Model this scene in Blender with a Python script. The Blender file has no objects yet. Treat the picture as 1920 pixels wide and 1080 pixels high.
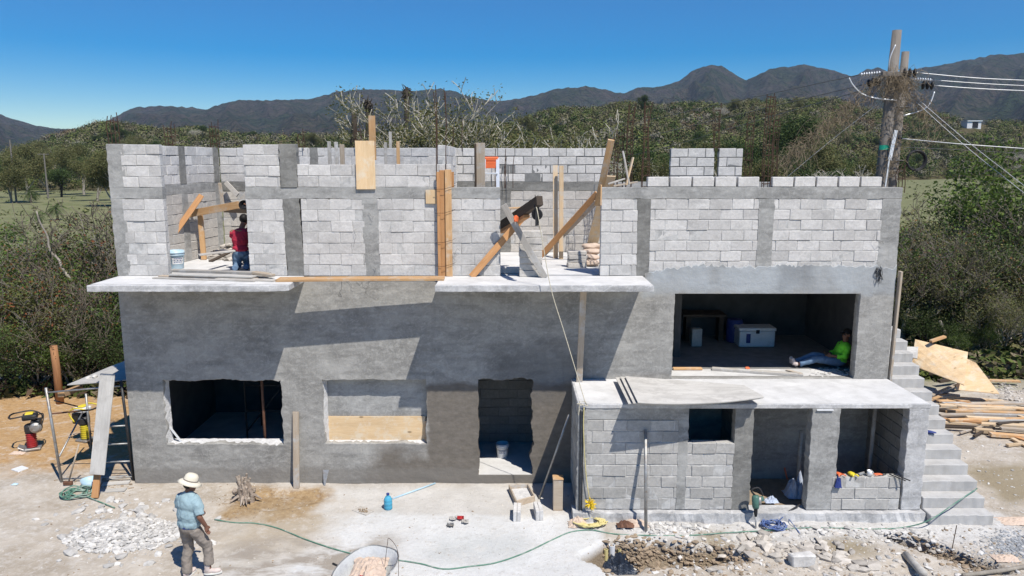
import bpy, bmesh, math, random
import numpy as np
from mathutils import Vector, Matrix, noise
R = math.radians
rnd = random.Random(7)
U = rnd.uniform
sc = bpy.context.scene
COL = sc.collection
F = 1400.0
H = 6.525
PIT = math.atan(237 / 1400)
cP, sP = math.cos(PIT), math.sin(PIT)
V = Vector

# ---- layout helpers: a measured picture point becomes a real point at a known depth or height
def ray(u, v):
    a = (v - 540) / F
    return V(((u - 960) / F, cP - a * sP, -(sP + a * cP)))
def at(u, v, y):
    d = ray(u, v)
    return V((0, 0, H)) + d * (y / d.y)
def gz(u, v, z=0.0):
    d = ray(u, v)
    return V((0, 0, H)) + d * ((z - H) / d.z)
def zv(v, y): return at(960, v, y).z
Y0, YA, ZF, ZR = 14.5, 12.94, 4.31, 2.215   # front wall, annex front, upper floor, annex roof
def XF(u, v): return at(u, v, Y0).x
def XA(u, v): return at(u, v, YA).x

# ---- mesh builder
class MB:
    def __init__(s): s.v = []; s.f = []; s.m = []; s.mi = 0
    def add(s, vs, fs):
        b = len(s.v); s.v += [tuple(p) for p in vs]
        s.f += [tuple(i + b for i in f) for f in fs]; s.m += [s.mi] * len(fs)
        return s
    def hexa(s, p):
        return s.add(p, [(0, 3, 2, 1), (4, 5, 6, 7), (0, 1, 5, 4), (1, 2, 6, 5), (2, 3, 7, 6), (3, 0, 4, 7)])
    def box(s, x0, x1, y0, y1, z0, z1, j=0.0, rot=None, piv=None):
        p = [V((x, y, z)) for z in (z0, z1) for x, y in ((x0, y0), (x1, y0), (x1, y1), (x0, y1))]
        if j: p = [q + V((U(-j, j), U(-j, j), U(-j, j))) for q in p]
        if rot is not None:
            c = V(piv) if piv is not None else V(((x0 + x1) / 2, (y0 + y1) / 2, (z0 + z1) / 2))
            p = [c + rot @ (q - c) for q in p]
        return s.hexa(p)
    def frame(s, O, A, B, C, a0, a1, b0, b1, c0, c1, j=0.0):
        p = [O + A * a + B * b + C * c + (V((U(-j, j), U(-j, j), U(-j, j))) if j else V()) for c in (c0, c1) for a, b in ((a0, b0), (a1, b0), (a1, b1), (a0, b1))]
        return s.hexa(p)
    def bar(s, p0, p1, w, t, up=(0, 0, 1)):
        p0, p1 = V(p0), V(p1); A = (p1 - p0); L = A.length; A.normalize()
        B = V(up).cross(A)
        if B.length < 1e-3: B = V((1, 0, 0)).cross(A)
        B.normalize(); C = A.cross(B)
        return s.frame(p0, A, B, C, 0, L, -w / 2, w / 2, -t / 2, t / 2)
    def tube(s, pts, r, n=8, caps=True):
        pts = [V(p) for p in pts]; N = len(pts)
        rs = r if isinstance(r, (list, tuple)) else [r] * N
        vs = []; ref = None
        for i, p in enumerate(pts):
            d = (pts[min(i + 1, N - 1)] - pts[max(i - 1, 0)])
            if d.length < 1e-9: d = V((0, 0, 1))
            d.normalize()
            if ref is None:
                ref = V((0, 0, 1)) if abs(d.z) < .9 else V((1, 0, 0))
            B = ref.cross(d)
            if B.length < 1e-4: B = V((0, 1, 0)).cross(d)
            B.normalize(); C = d.cross(B); ref = C
            # ref keeps the frame from flipping along the path
            for k in range(n):
                a = 2 * math.pi * k / n
                vs.append(p + (B * math.cos(a) + C * math.sin(a)) * rs[i])
        fs = [(i * n + k, i * n + (k + 1) % n, (i + 1) * n + (k + 1) % n, (i + 1) * n + k) for i in range(N - 1) for k in range(n)]
        if caps: fs += [tuple(range(n - 1, -1, -1)), tuple((N - 1) * n + k for k in range(n))]
        return s.add(vs, fs)
    def lathe(s, prof, c, n=24, rot=None, capb=True, capt=False, sx=1, sy=1):
        c = V(c); vs = []
        for r, z in prof:
            for k in range(n):
                a = 2 * math.pi * k / n; q = V((r * sx * math.cos(a), r * sy * math.sin(a), z))
                vs.append(c + (rot @ q if rot is not None else q))
        fs = [(i * n + k, i * n + (k + 1) % n, (i + 1) * n + (k + 1) % n, (i + 1) * n + k) for i in range(len(prof) - 1) for k in range(n)]
        if capb: fs.append(tuple(range(n - 1, -1, -1)))
        if capt: fs.append(tuple((len(prof) - 1) * n + k for k in range(n)))
        return s.add(vs, fs)
    def rock(s, c, r, sub=1, j=.25, rot=None):
        c = V(c); r = V(r) if not isinstance(r, (int, float)) else V((r, r, r))
        vs, fs = ICO[sub]; o = V((U(-99, 99), U(-99, 99), U(-99, 99)))
        q = Matrix.Rotation(U(0, 6.28), 3, 'Z') if rot is None else rot
        out = []
        for p in vs:
            k = 1 + j * noise.noise(p * 1.7 + o) * 2
            out.append(c + q @ V((p.x * r.x * k, p.y * r.y * k, p.z * r.z * k)))
        return s.add(out, fs)
    def sheet(s, g, t=0.0):
        """g: rows of points; optional thickness along -Z"""
        a, b = len(g), len(g[0]); vs = [V(p) for row in g for p in row]
        fs = [(i * b + j, i * b + j + 1, (i + 1) * b + j + 1, (i + 1) * b + j) for i in range(a - 1) for j in range(b - 1)]
        if t:
            n = a * b; vs += [p - V((0, 0, t)) for p in vs[:n]]
            fs += [tuple(k + n for k in reversed(f)) for f in fs[:]]
            ring = [j for j in range(b)] + [i * b + b - 1 for i in range(1, a)] + [(a - 1) * b + j for j in range(b - 2, -1, -1)] + [i * b for i in range(a - 2, 0, -1)]
            for i in range(len(ring)):
                p, q = ring[i], ring[(i + 1) % len(ring)]; fs.append((q, p, p + n, q + n))
        return s.add(vs, fs)
    def build(s, name, mat, parent=None, smooth=False, bevel=0, segs=1, sub=0, org=None):
        me = bpy.data.meshes.new(name)
        o0 = V(org) if org is not None else (world_loc(parent) if parent else V((0, 0, 0)))
        me.from_pydata([(x - o0.x, y - o0.y, z - o0.z) for x, y, z in s.v], [], s.f)
        for m in (mat if isinstance(mat, (list, tuple)) else [mat]): me.materials.append(m)
        if len(me.materials) > 1: me.polygons.foreach_set('material_index', s.m)
        if smooth: me.polygons.foreach_set('use_smooth', [True] * len(me.polygons))
        me.update()
        o = bpy.data.objects.new(name, me); COL.objects.link(o)
        if parent: o.parent = parent
        else: o.location = o0
        if sub:
            m = o.modifiers.new('Subdivision', 'SUBSURF'); m.levels = m.render_levels = sub
        if bevel:
            m = o.modifiers.new('Bevel', 'BEVEL'); m.width = bevel; m.segments = segs; m.limit_method = 'ANGLE'; m.angle_limit = R(40)
        return o
def world_loc(o):
    l = V((0, 0, 0))
    while o: l = l + o.location; o = o.parent
    return l
ICO = {}
for k in (1, 2, 3):
    b_ = bmesh.new(); bmesh.ops.create_icosphere(b_, subdivisions=k, radius=1)
    ICO[k] = ([v.co.copy() for v in b_.verts], [tuple(v.index for v in f.verts) for f in b_.faces]); b_.free()

def tag(o, label=None, cat=None, group=None, kind=None):
    if label: o['label'] = label
    if cat: o['category'] = cat
    if group: o['group'] = group
    if kind: o['kind'] = kind
    return o
def thing(name, label, cat, loc, group=None):
    o = bpy.data.objects.new(name, None); COL.objects.link(o); o.location = V(loc); o.empty_display_size = .2
    return tag(o, label, cat, group)
def dup(root, loc=None, rz=None, scale=None, label=None, group=None):
    r = root.copy(); COL.objects.link(r)
    if loc is not None: r.location = loc
    if rz is not None: r.rotation_euler = (0, 0, rz)
    if scale is not None: r.scale = (scale,) * 3 if isinstance(scale, (int, float)) else scale
    if label: r['label'] = label
    if group: r['group'] = group
    for ch in list(root.children):
        c = ch.copy(); COL.objects.link(c); c.parent = r
        for g in list(ch.children):
            d = g.copy(); COL.objects.link(d); d.parent = c
    return r

# ---- materials
def lin(r, g, b):
    f = lambda c: (c / 255 / 12.92) if c <= 10 else ((c / 255 + .055) / 1.055) ** 2.4
    return (f(r), f(g), f(b), 1)
class NT:
    def __init__(s, name):
        m = bpy.data.materials.new(name); m.use_nodes = True; s.m = m; s.t = m.node_tree
        s.b = s.t.nodes['Principled BSDF']; s.out = s.t.nodes['Material Output']; s._c = {}
    def n(s, typ, ins=None, **kw):
        n = s.t.nodes.new(typ)
        for k, v in kw.items(): setattr(n, k, v)
        for k, v in (ins or {}).items():
            if hasattr(v, 'is_linked') or hasattr(v, 'links'): s.t.links.new(v, n.inputs[k])
            else: n.inputs[k].default_value = v
        return n
    def L(s, a, b): s.t.links.new(a, b)
    def pos(s):
        if 'p' not in s._c: s._c['p'] = s.n('ShaderNodeNewGeometry').outputs['Position']
        return s._c['p']
    def obj(s):
        if 'o' not in s._c: s._c['o'] = s.n('ShaderNodeTexCoord').outputs['Object']
        return s._c['o']
    def noise(s, vec, scale, detail=4, rough=.55, stretch=None, dist=0):
        if stretch: vec = s.n('ShaderNodeMapping', {'Vector': vec, 'Scale': stretch}).outputs[0]
        return s.n('ShaderNodeTexNoise', {'Vector': vec, 'Scale': scale, 'Detail': detail, 'Roughness': rough, 'Distortion': dist}).outputs['Fac']
    def mr(s, x, a, b, c=0.0, d=1.0):
        return s.n('ShaderNodeMapRange', {'Value': x, 'From Min': a, 'From Max': b, 'To Min': c, 'To Max': d}).outputs[0]
    def math(s, op, a, b=0.0, c=0.0, clamp=False):
        return s.n('ShaderNodeMath', {0: a, 1: b, 2: c}, operation=op, use_clamp=clamp).outputs[0]
    def mix(s, f, a, b, mode='MIX'):
        n = s.t.nodes.new('ShaderNodeMix'); n.data_type = 'RGBA'; n.blend_type = mode
        for i, v in ((0, f), (6, a), (7, b)):
            if hasattr(v, 'links'): s.L(v, n.inputs[i])
            else: n.inputs[i].default_value = v
        return n.outputs[2]
    def bump(s, h, st, dist=.01):
        n = s.n('ShaderNodeBump', {'Height': h, 'Strength': st, 'Distance': dist})
        if s.b.inputs['Normal'].is_linked: s.L(s.b.inputs['Normal'].links[0].from_socket, n.inputs['Normal'])
        s.L(n.outputs[0], s.b.inputs['Normal'])
    def col(s, c):
        if hasattr(c, 'links'): s.L(c, s.b.inputs['Base Color'])
        else: s.b.inputs['Base Color'].default_value = c
    def box(s, x0, x1, z0, z1, vec, soft=.1, wob=.2, y=None, nsc=2.5):
        """mask of a rectangle in world X/Z (or X/Y) with a wandering edge"""
        sp = s.n('ShaderNodeSeparateXYZ', {0: vec}); w = s.noise(vec, nsc, 5, .6)
        w2 = s.math('MULTIPLY', s.math('SUBTRACT', w, .5), wob * 2)
        X = s.math('ADD', sp.outputs[0], w2); Z = s.math('ADD', sp.outputs[1 if y else 2], w2)
        ms = [s.mr(X, x0 - soft, x0 + soft), s.mr(X, x1 + soft, x1 - soft), s.mr(Z, z0 - soft, z0 + soft), s.mr(Z, z1 + soft, z1 - soft)]
        r = ms[0]
        for m in ms[1:]: r = s.math('MULTIPLY', r, m)
        return r
def sc4(c, k): return (min(c[0] * k, 1), min(c[1] * k, 1), min(c[2] * k, 1), 1)
def mat(name, c, rough=.8, var=.12, scale=6, bump=.25, bs=50, stretch=None, island=0.0, rnd_=0.0, metal=0, spec=.3, dirt=None, dk=.5, ds=3, bd=.004, c2=None):
    t = NT(name); v = t.obj()
    f = t.noise(v, scale, 5, .6, stretch)
    col = t.mix(t.mr(f, .3, .7), sc4(c, 1 - var), c2 or sc4(c, 1 + var))
    if dirt:
        g = t.noise(v, ds, 6, .65, stretch)
        col = t.mix(t.mr(g, .48, .68, 0, dk), col, dirt)
    if island or rnd_:
        k = 1.0
        if island: k = t.mr(t.n('ShaderNodeNewGeometry').outputs['Random Per Island'], 0, 1, 1 - island, 1 + island)
        if rnd_:
            q = t.mr(t.n('ShaderNodeObjectInfo').outputs['Random'], 0, 1, 1 - rnd_, 1 + rnd_)
            k = t.math('MULTIPLY', k, q) if island else q
        cc = t.n('ShaderNodeCombineColor', {0: k, 1: k, 2: k}).outputs[0]
        col = t.mix(1.0, col, cc, 'MULTIPLY')
    t.col(col); t.b.inputs['Roughness'].default_value = rough; t.b.inputs['Metallic'].default_value = metal
    t.b.inputs['Specular IOR Level'].default_value = spec
    if bump: t.bump(t.noise(v, bs, 5, .65, stretch), bump, bd)
    return t.m
M = {}
def block_mat(name, c, isl=.1, dirtc=(.2, .2, .19, 1)):
    t = NT(name); p = t.pos()
    k = t.mr(t.n('ShaderNodeNewGeometry').outputs['Random Per Island'], 0, 1, 1 - isl, 1 + isl)
    f = t.noise(p, 22, 6, .75); g = t.noise(p, 1.1, 4, .6)
    col = t.mix(t.mr(f, .35, .65), sc4(c, .86), sc4(c, 1.1))
    col = t.mix(t.mr(g, .5, .75, 0, .35), col, dirtc)
    sm = t.noise(p, 5.5, 6, .7, (1, 1, 1.4), 1.0); col = t.mix(t.mr(sm, .5, .62, 0, .5), col, sc4(c, 1.22)); col = t.mix(t.mr(t.noise(p, 3.1, 6, .75), .55, .7, 0, .45), col, sc4(c, .62))
    vo = t.n('ShaderNodeTexVoronoi', {'Vector': p, 'Scale': 95.0}).outputs['Distance']
    pit = t.math('MULTIPLY', t.mr(vo, .25, .1), t.mr(t.noise(p, 9, 4), .45, .62))
    col = t.mix(t.math('MULTIPLY', pit, .5), col, sc4(c, .35))
    cc = t.n('ShaderNodeCombineColor', {0: k, 1: k, 2: k}).outputs[0]
    t.col(t.mix(1.0, col, cc, 'MULTIPLY'))
    t.b.inputs['Roughness'].default_value = .93; t.b.inputs['Specular IOR Level'].default_value = .15
    t.bump(t.math('SUBTRACT', t.noise(p, 70, 4, .7), t.math('MULTIPLY', pit, .6)), .55, .008); t.bump(t.noise(p, 7, 4, .6), .5, .02)
    return t.m
M['block'] = block_mat('grey_block', (.56, .54, .515, 1), .13)
M['blockw'] = block_mat('pale_block', (.57, .55, .525, 1), .12)
M['blocka'] = block_mat('annex_block', (.44, .425, .4, 1), .15)
M['blockd'] = block_mat('shaded_block', (.22, .22, .21, 1), .1)  # darker copy of the grey block, indoor shade put into its colour
M['blockt'] = block_mat('tan_block', (.50, .47, .43, 1), .07)
M['mortar'] = mat('mortar', (.52, .51, .49, 1), .95, .2, 9, .8, 45, bd=.01, dirt=(.2, .2, .2, 1), dk=.6, ds=5)
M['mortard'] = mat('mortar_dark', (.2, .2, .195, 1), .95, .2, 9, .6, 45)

def plaster_mat(name, base, wet=False):
    t = NT(name); p = t.pos()
    a = t.noise(p, 1.3, 5, .6, dist=.6); b = t.noise(p, 6, 6, .7, (1, 1, 1.6)); c = t.noise(p, 3.2, 5, .6, (.5, 1, 2.2))
    col = t.mix(t.mr(a, .35, .65), sc4(base, .78), sc4(base, 1.22))
    col = t.mix(t.mr(b, .5, .66, 0, .6), col, sc4(base, 1.55))
    col = t.mix(t.mr(c, .5, .7, 0, .7), col, sc4(base, .6))
    e = t.noise(p, 14, 6, .75, (1, 1, .7), 1.5); col = t.mix(t.mr(e, .5, .68, 0, .5), col, sc4(base, 1.45)); col = t.mix(t.mr(e, .44, .3, 0, .5), col, sc4(base, .66))
    tw = t.noise(t.n('ShaderNodeMapping', {'Vector': p, 'Rotation': (0, .6, 0)}).outputs[0], 2.2, 5, .7, (1, 1, 9), .8); col = t.mix(t.mr(tw, .56, .72, 0, .45), col, sc4(base, 1.6))
    st = t.noise(p, 1.0, 3, .6, (9, 1, .5))      # thin drips running down
    col = t.mix(t.mr(st, .6, .78, 0, .25), col, sc4(base, .6))
    if wet:
        dark = (.135, .12, .10, 1); dark2 = (.2, .175, .15, 1)
        w = t.box(-1.72, 1.6, -.3, 2.12, p, .05, .16)
        w = t.math('MAXIMUM', w, t.box(-2.9, 1.6, -.3, .72, p, .22, .5))
        damp = t.mix(t.mr(b, .3, .7), dark, dark2)
        col = t.mix(w, col, damp)
        d2 = t.box(-.4, 1.5, 1.9, 2.9, p, .25, .5)      # damp blotch over the door
        col = t.mix(t.math('MULTIPLY', d2, .55), col, (.12, .115, .11, 1))
        d3 = t.box(-9, 1.6, -.3, .32, p, .05, .14)
        col = t.mix(t.math('MULTIPLY', d3, .6), col, (.2, .185, .165, 1))
        d4 = t.box(2.65, 7.7, 3.97, 4.55, p, .08, .22)
        col = t.mix(t.math('MULTIPLY', d4, .75), col, t.mix(t.mr(a, .4, .65), (.42, .45, .47, 1), (.3, .31, .315, 1)))
        d5 = t.box(5.2, 5.9, 4.05, 4.6, p, .1, .25)
        col = t.mix(t.math('MULTIPLY', d5, .5), col, (.2, .21, .22, 1))
    t.col(col); t.b.inputs['Roughness'].default_value = .85; t.b.inputs['Specular IOR Level'].default_value = .2
    t.bump(e, .4, .006); t.bump(tw, .35, .006); t.bump(t.noise(p, 5, 5, .6), .6, .025); t.bump(t.noise(p, 1.5, 3, .5, (1, 1, 3)), .35, .04)
    return t.m
M['plaster'] = plaster_mat('grey_plaster', (.3, .29, .27, 1), True)
M['conc'] = plaster_mat('column_concrete', (.32, .315, .30, 1))
M['concd'] = plaster_mat('fresh_concrete', (.21, .205, .19, 1))
M['slab'] = plaster_mat('slab_concrete', (.44, .435, .43, 1))
M['slabtop'] = mat('pale_screed', (.6, .59, .575, 1), .9, .12, 2.5, .4, 30, dirt=(.4, .39, .37, 1), dk=.5, ds=2.2)
M['step'] = mat('step_concrete', (.46, .45, .435, 1), .9, .14, 3, .35, 40, dirt=(.34, .32, .29, 1), dk=.5, ds=2.5)
M['jag'] = mat('rough_cement_edge', (.6, .59, .58, 1), .95, .15, 12, .9, 40, bd=.02)
M['inner'] = mat('shaded_render', (.09, .09, .09, 1), .9, .2, 3, .3, 30)  # darker than raw concrete, the rooms' shade is put into the colour

def wood_mat(name, c, c2, knots=True, dirt=None):
    t = NT(name); v = t.obj()
    rv = t.n('ShaderNodeObjectInfo').outputs['Random']
    off = t.n('ShaderNodeCombineXYZ', {0: t.math('MULTIPLY', rv, 37.0), 1: t.math('MULTIPLY', rv, 11.0), 2: rv}).outputs[0]
    vv = t.n('ShaderNodeVectorMath', {0: v, 1: off}, operation='ADD').outputs[0]
    g = t.noise(vv, 5, 6, .65, (.5, 9, 9), 1.2); g2 = t.noise(vv, 1.6, 4, .6, (.8, 3, 3))
    col = t.mix(t.mr(g, .32, .68), c, c2)
    col = t.mix(t.mr(g2, .45, .75, 0, .45), col, sc4(c, .6))
    if dirt: col = t.mix(t.mr(t.noise(vv, 3.5, 6, .7), .5, .64, 0, .8), col, dirt)
    if knots:
        vo = t.n('ShaderNodeTexVoronoi', {'Vector': t.n('ShaderNodeMapping', {'Vector': vv, 'Scale': (2.2, 5, 5)}).outputs[0], 'Scale': 1.0}).outputs['Distance']
        col = t.mix(t.mr(vo, .13, .06, 0, .8), col, sc4(c, .3))
    k = t.mr(rv, 0, 1, .8, 1.15); cc = t.n('ShaderNodeCombineColor', {0: k, 1: k, 2: k}).outputs[0]
    t.col(t.mix(1.0, col, cc, 'MULTIPLY')); t.b.inputs['Roughness'].default_value = .75; t.b.inputs['Specular IOR Level'].default_value = .2
    t.bump(g, .3, .004)
    return t.m
M['wood'] = wood_mat('new_pine', (.5, .28, .13, 1), (.64, .42, .22, 1), True, (.56, .47, .37, 1))
M['woodo'] = wood_mat('orange_pine', (.45, .22, .09, 1), (.58, .32, .15, 1))
M['woodp'] = wood_mat('pale_pine', (.58, .41, .24, 1), (.7, .54, .36, 1), True, (.55, .49, .41, 1))
M['woodg'] = wood_mat('weathered_board', (.36, .33, .29, 1), (.5, .47, .43, 1), False, (.55, .54, .52, 1))
M['woodc'] = wood_mat('cement_stained_board', (.42, .33, .24, 1), (.52, .44, .35, 1), True, (.5, .49, .47, 1))
M['woodd'] = wood_mat('dark_old_beam', (.045, .035, .028, 1), (.1, .075, .055, 1), False)
M['ply'] = wood_mat('plywood', (.66, .45, .25, 1), (.76, .58, .36, 1), True, (.7, .6, .46, 1))
M['plyg'] = wood_mat('cement_stained_plywood', (.47, .445, .41, 1), (.6, .58, .54, 1), False, (.4, .38, .35, 1))
M['rebar'] = mat('rusty_rebar', (.085, .05, .035, 1), .85, .35, 20, .4, 200, metal=.3)
M['steel'] = mat('galvanised_tube', (.36, .36, .35, 1), .5, .2, 8, .2, 60, metal=.6, dirt=(.25, .17, .11, 1), dk=.7, ds=9)
M['steeld'] = mat('dark_steel', (.05, .05, .052, 1), .5, .25, 10, .2, 60, metal=.5)
M['rust'] = mat('rusty_steel', (.16, .08, .05, 1), .8, .3, 12, .4, 80, metal=.2)
M['alu'] = mat('white_aluminium', (.75, .76, .78, 1), .35, .05, 8, .05, 60, metal=.3)
M['black'] = mat('black_rubber', (.02, .02, .022, 1), .6, .2, 10, .2, 60)
M['white'] = mat('white_plastic', (.72, .73, .74, 1), .4, .06, 5, .05, 30, dirt=(.5, .49, .46, 1), dk=.5, ds=6)
M['ltblue'] = mat('pale_blue_plastic', (.42, .58, .68, 1), .4, .08, 5, .05, 30, dirt=(.6, .62, .62, 1), dk=.5, ds=7)
M['navy'] = mat('navy_print', (.03, .05, .2, 1), .5, .1)
M['orange'] = mat('orange_plastic', (.8, .17, .06, 1), .4, .08, dirt=(.65, .4, .3, 1), dk=.4)
M['red'] = mat('red_paint', (.42, .03, .035, 1), .5, .15, dirt=(.3, .2, .18, 1), dk=.4)
M['yellow'] = mat('yellow_paint', (.72, .58, .04, 1), .45, .1, dirt=(.35, .3, .15, 1), dk=.4)
M['yrope'] = mat('yellow_rope', (.62, .53, .24, 1), .9, .2, 60, .5, 200)
M['yellow2'] = mat('bright_yellow_cloth', (.75, .52, .03, 1), .9, .2, 20, .6, 60)
M['rope'] = mat('tan_rope', (.55, .5, .38, 1), .9, .2, 60, .5, 200)
M['ghose'] = mat('green_hose', (.1, .22, .16, 1), .5, .2, 8, .1, 60, dirt=(.4, .42, .38, 1), dk=.7, ds=6)
M['bcable'] = mat('blue_cable', (.07, .12, .3, 1), .5, .2, 8, .1, 60, dirt=(.4, .45, .5, 1), dk=.5, ds=9)
M['sack'] = mat('paper_sack', (.6, .47, .37, 1), .9, .12, 5, .8, 12, bd=.02, dirt=(.42, .33, .28, 1), dk=.5, ds=6)
M['skin'] = mat('skin', (.2, .095, .06, 1), .55, .12, 8, .1, 60)
M['tee'] = mat('pale_blue_cloth', (.28, .385, .42, 1), .95, .1, 9, .5, 14, bd=.012)
M['khaki'] = mat('grey_khaki_cloth', (.25, .215, .185, 1), .95, .15, 9, .6, 16, bd=.015)
M['hat'] = mat('cream_cloth', (.68, .62, .5, 1), .95, .06, 9, .3, 60)
M['boot'] = mat('pale_suede', (.55, .46, .42, 1), .9, .12, 9, .3, 60)
M['sole'] = mat('white_sole', (.7, .68, .64, 1), .7, .05)
M['floord'] = mat('shaded_floor', (.2, .195, .185, 1), .95, .2, 4, .3, 30)  # mezzanine floor tone lowered, the room's shade put into the colour
M['hair'] = mat('dark_hair', (.01, .008, .007, 1), .6, .2, 30, .6, 120)
M['redcloth'] = mat('crimson_cloth', (.4, .028, .055, 1), .95, .15, 8, .9, 9, (1, 1, 3), bd=.02)
M['jean'] = mat('blue_denim', (.13, .2, .3, 1), .95, .2, 9, .5, 40)
M['jeand'] = mat('dark_denim', (.035, .06, .15, 1), .95, .2, 9, .5, 40)
M['hivis'] = mat('lime_cloth', (.2, .78, .05, 1), .9, .08, 9, .5, 20, bd=.01)
M['glove'] = mat('black_cloth', (.018, .018, .03, 1), .9, .2, 9, .5, 40)
M['stone'] = mat('rubble_stone', (.5, .48, .45, 1), .95, .2, 7, .6, 30, island=.28, bd=.01)
M['rubtan'] = mat('tan_rubble', (.46, .42, .37, 1), .95, .2, 7, .6, 30, island=.3, bd=.01)
M['gravel'] = mat('grey_gravel', (.3, .31, .32, 1), .95, .15, 7, .6, 30, island=.3, bd=.01)
M['clay'] = mat('dirt_clod', (.3, .23, .16, 1), .95, .2, 7, .8, 30, island=.2, bd=.02)
M['plasticbag'] = mat('dark_bin_bag', (.025, .035, .055, 1), .28, .3, 6, .9, 9, bd=.04, spec=.6)
M['tarp'] = mat('pale_blue_sheet', (.45, .5, .6, 1), .5, .1, 6, .8, 9, bd=.03)
M['bark'] = mat('grey_bark', (.28, .25, .21, 1), .95, .25, 6, .8, 20, bd=.02)
M['barkp'] = mat('pale_bark', (.5, .46, .38, 1), .95, .2, 6, .6, 20, bd=.02)
M['barkd'] = mat('dark_bark', (.055, .045, .035, 1), .95, .3, 6, .8, 20, bd=.02)
M['pole'] = mat('weathered_pole', (.2, .18, .16, 1), .9, .25, 6, .8, 18, (3, 3, .4), bd=.01, dirt=(.14, .12, .1, 1), dk=.6)
M['vine'] = mat('dry_vine', (.23, .18, .12, 1), .95, .3, 10, .3, 40)
M['wire'] = mat('aluminium_wire', (.42, .43, .44, 1), .45, .1, metal=.5)
M['wired'] = mat('dark_wire', (.12, .12, .12, 1), .6, .1)
M['stump'] = mat('stump_wood', (.3, .24, .19, 1), .95, .35, 9, .9, 25, bd=.02, dirt=(.5, .45, .38, 1), dk=.6, ds=12)
M['postw'] = mat('red_brown_post', (.34, .17, .08, 1), .9, .2, 6, .6, 20, (3, 3, .4))
# ---- camera, sun, sky
cam = bpy.data.objects.new('camera', bpy.data.cameras.new('camera')); COL.objects.link(cam)
cam.location = (0, 0, H); cam.rotation_euler = (R(90) - PIT, 0, 0)
cam.data.sensor_width = 36; cam.data.lens = 36 * F / 1920; cam.data.clip_end = 9000; cam.data.clip_start = .1
sc.camera = cam
SUN = V((.80, -1.15, 2.28)).normalized()
EL = math.asin(SUN.z); AZ = math.atan2(SUN.x, SUN.y)
sl = bpy.data.lights.new('sun', 'SUN'); sl.energy = 5.0; sl.angle = R(.53); sl.color = (1, .955, .88)
so = bpy.data.objects.new('sun', sl); COL.objects.link(so); so.rotation_euler = (-SUN).to_track_quat('-Z', 'Y').to_euler(); so.location = (8, -10, 30)
w = bpy.data.worlds.new('World'); sc.world = w; w.use_nodes = True; nt = w.node_tree; bg = nt.nodes['Background']
sky = nt.nodes.new('ShaderNodeTexSky'); sky.sky_type = 'NISHITA'; sky.sun_disc = False; sky.sun_elevation = EL; sky.sun_rotation = AZ
sky.altitude = 900; sky.air_density = 1.0; sky.dust_density = .25; sky.ozone_density = 3.2
hs = nt.nodes.new('ShaderNodeHueSaturation'); hs.inputs['Saturation'].default_value = 1.8; hs.inputs['Hue'].default_value = .506
nt.links.new(sky.outputs[0], hs.inputs['Color']); nt.links.new(hs.outputs[0], bg.inputs['Color']); bg.inputs['Strength'].default_value = .1
sc.view_settings.view_transform = 'Standard'; sc.view_settings.look = 'None'; sc.view_settings.gamma = 1; sc.view_settings.exposure = .15
sc.cycles.max_bounces = 6; sc.cycles.diffuse_bounces = 2; sc.cycles.glossy_bounces = 2; sc.cycles.transmission_bounces = 3; sc.cycles.transparent_max_bounces = 6
sc.cycles.caustics_reflective = False; sc.cycles.caustics_refractive = False

# ---- ground
G = lambda u, v: gz(u, v)
def pit(x, y, cx, cy, rx, ry, d, rot=0):
    c, s = math.cos(rot), math.sin(rot); dx, dy = x - cx, y - cy
    q = ((dx * c + dy * s) / rx) ** 2 + ((-dx * s + dy * c) / ry) ** 2
    q *= 1 + .5 * noise.noise(V((x * 2.2, y * 2.2, 0)))
    return -d * max(0, min(1, (1.35 - q) / .7))
def gh(x, y):
    if y > 32 or abs(x) > 22: return noise.noise(V((x * .03, y * .03, 3))) * .12 * min(1, max(0, (max(y - 32, abs(x) - 22)) / 20))
    z = noise.noise(V((x * .5, y * .5, 1))) * .025 + noise.noise(V((x * 2.3, y * 2.3, 5))) * .016 + noise.noise(V((x * 9, y * 9, 7))) * .007
    if -4.6 < x < 1.7 and y < 14.4: z *= .35
    elif x > 1.7 and y < 13: z = z * 1.6 + noise.noise(V((x * 4, y * 4, 11))) * .02
    if y < 13:
        z += pit(x, y, 2.55, 11.68, 1.2, .42, .42, .0) + pit(x, y, 1.82, 11.55, .42, .5, .22)
        z += pit(x, y, 7.35, 11.75, .95, .2, .35, -.75) + pit(x, y, 4.0, 12.15, .7, .16, .06, .1)
    z += pit(x, y, -4.55, 13.75, .75, .4, .07, .15)
    if -7.6 < x < 7.4 and 14.6 < y < 18.3: z = -.06
    if x > 9: z += .12 * min(1, (x - 9) / 2) * max(0, min(1, (y - 12.5) / 3))
    return z
def GZ(u, v, dz=0):
    z = .3
    while z > -.7:
        p = gz(u, v, z)
        if z <= gh(p.x, p.y) + dz: return p
        z -= .006
    return gz(u, v)
def spread(a0, a1, st, lo, hi, g=1.09):
    r = list(np.arange(a0, a1, st)); d = st; x = a0
    left = []
    while x > lo: d *= g; x -= d; left.append(x)
    d = st; x = r[-1]; right = []
    while x < hi: d *= g; x += d; right.append(x)
    return left[::-1] + r + right
xs = spread(-11.5, 12.5, .055, -4500, 4500, 1.12); ys = spread(10.2, 15, .05, -60, 6000, 1.07)
gb = MB(); nx = len(xs)
gb.v = [(x, y, gh(x, y)) for y in ys for x in xs]
gb.f = [(i * nx + j, i * nx + j + 1, (i + 1) * nx + j + 1, (i + 1) * nx + j) for i in range(len(ys) - 1) for j in range(nx - 1)]
gb.m = [0] * len(gb.f)
t = NT('yard_dirt'); p = t.pos(); sp = t.n('ShaderNodeSeparateXYZ', {0: p})
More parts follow.
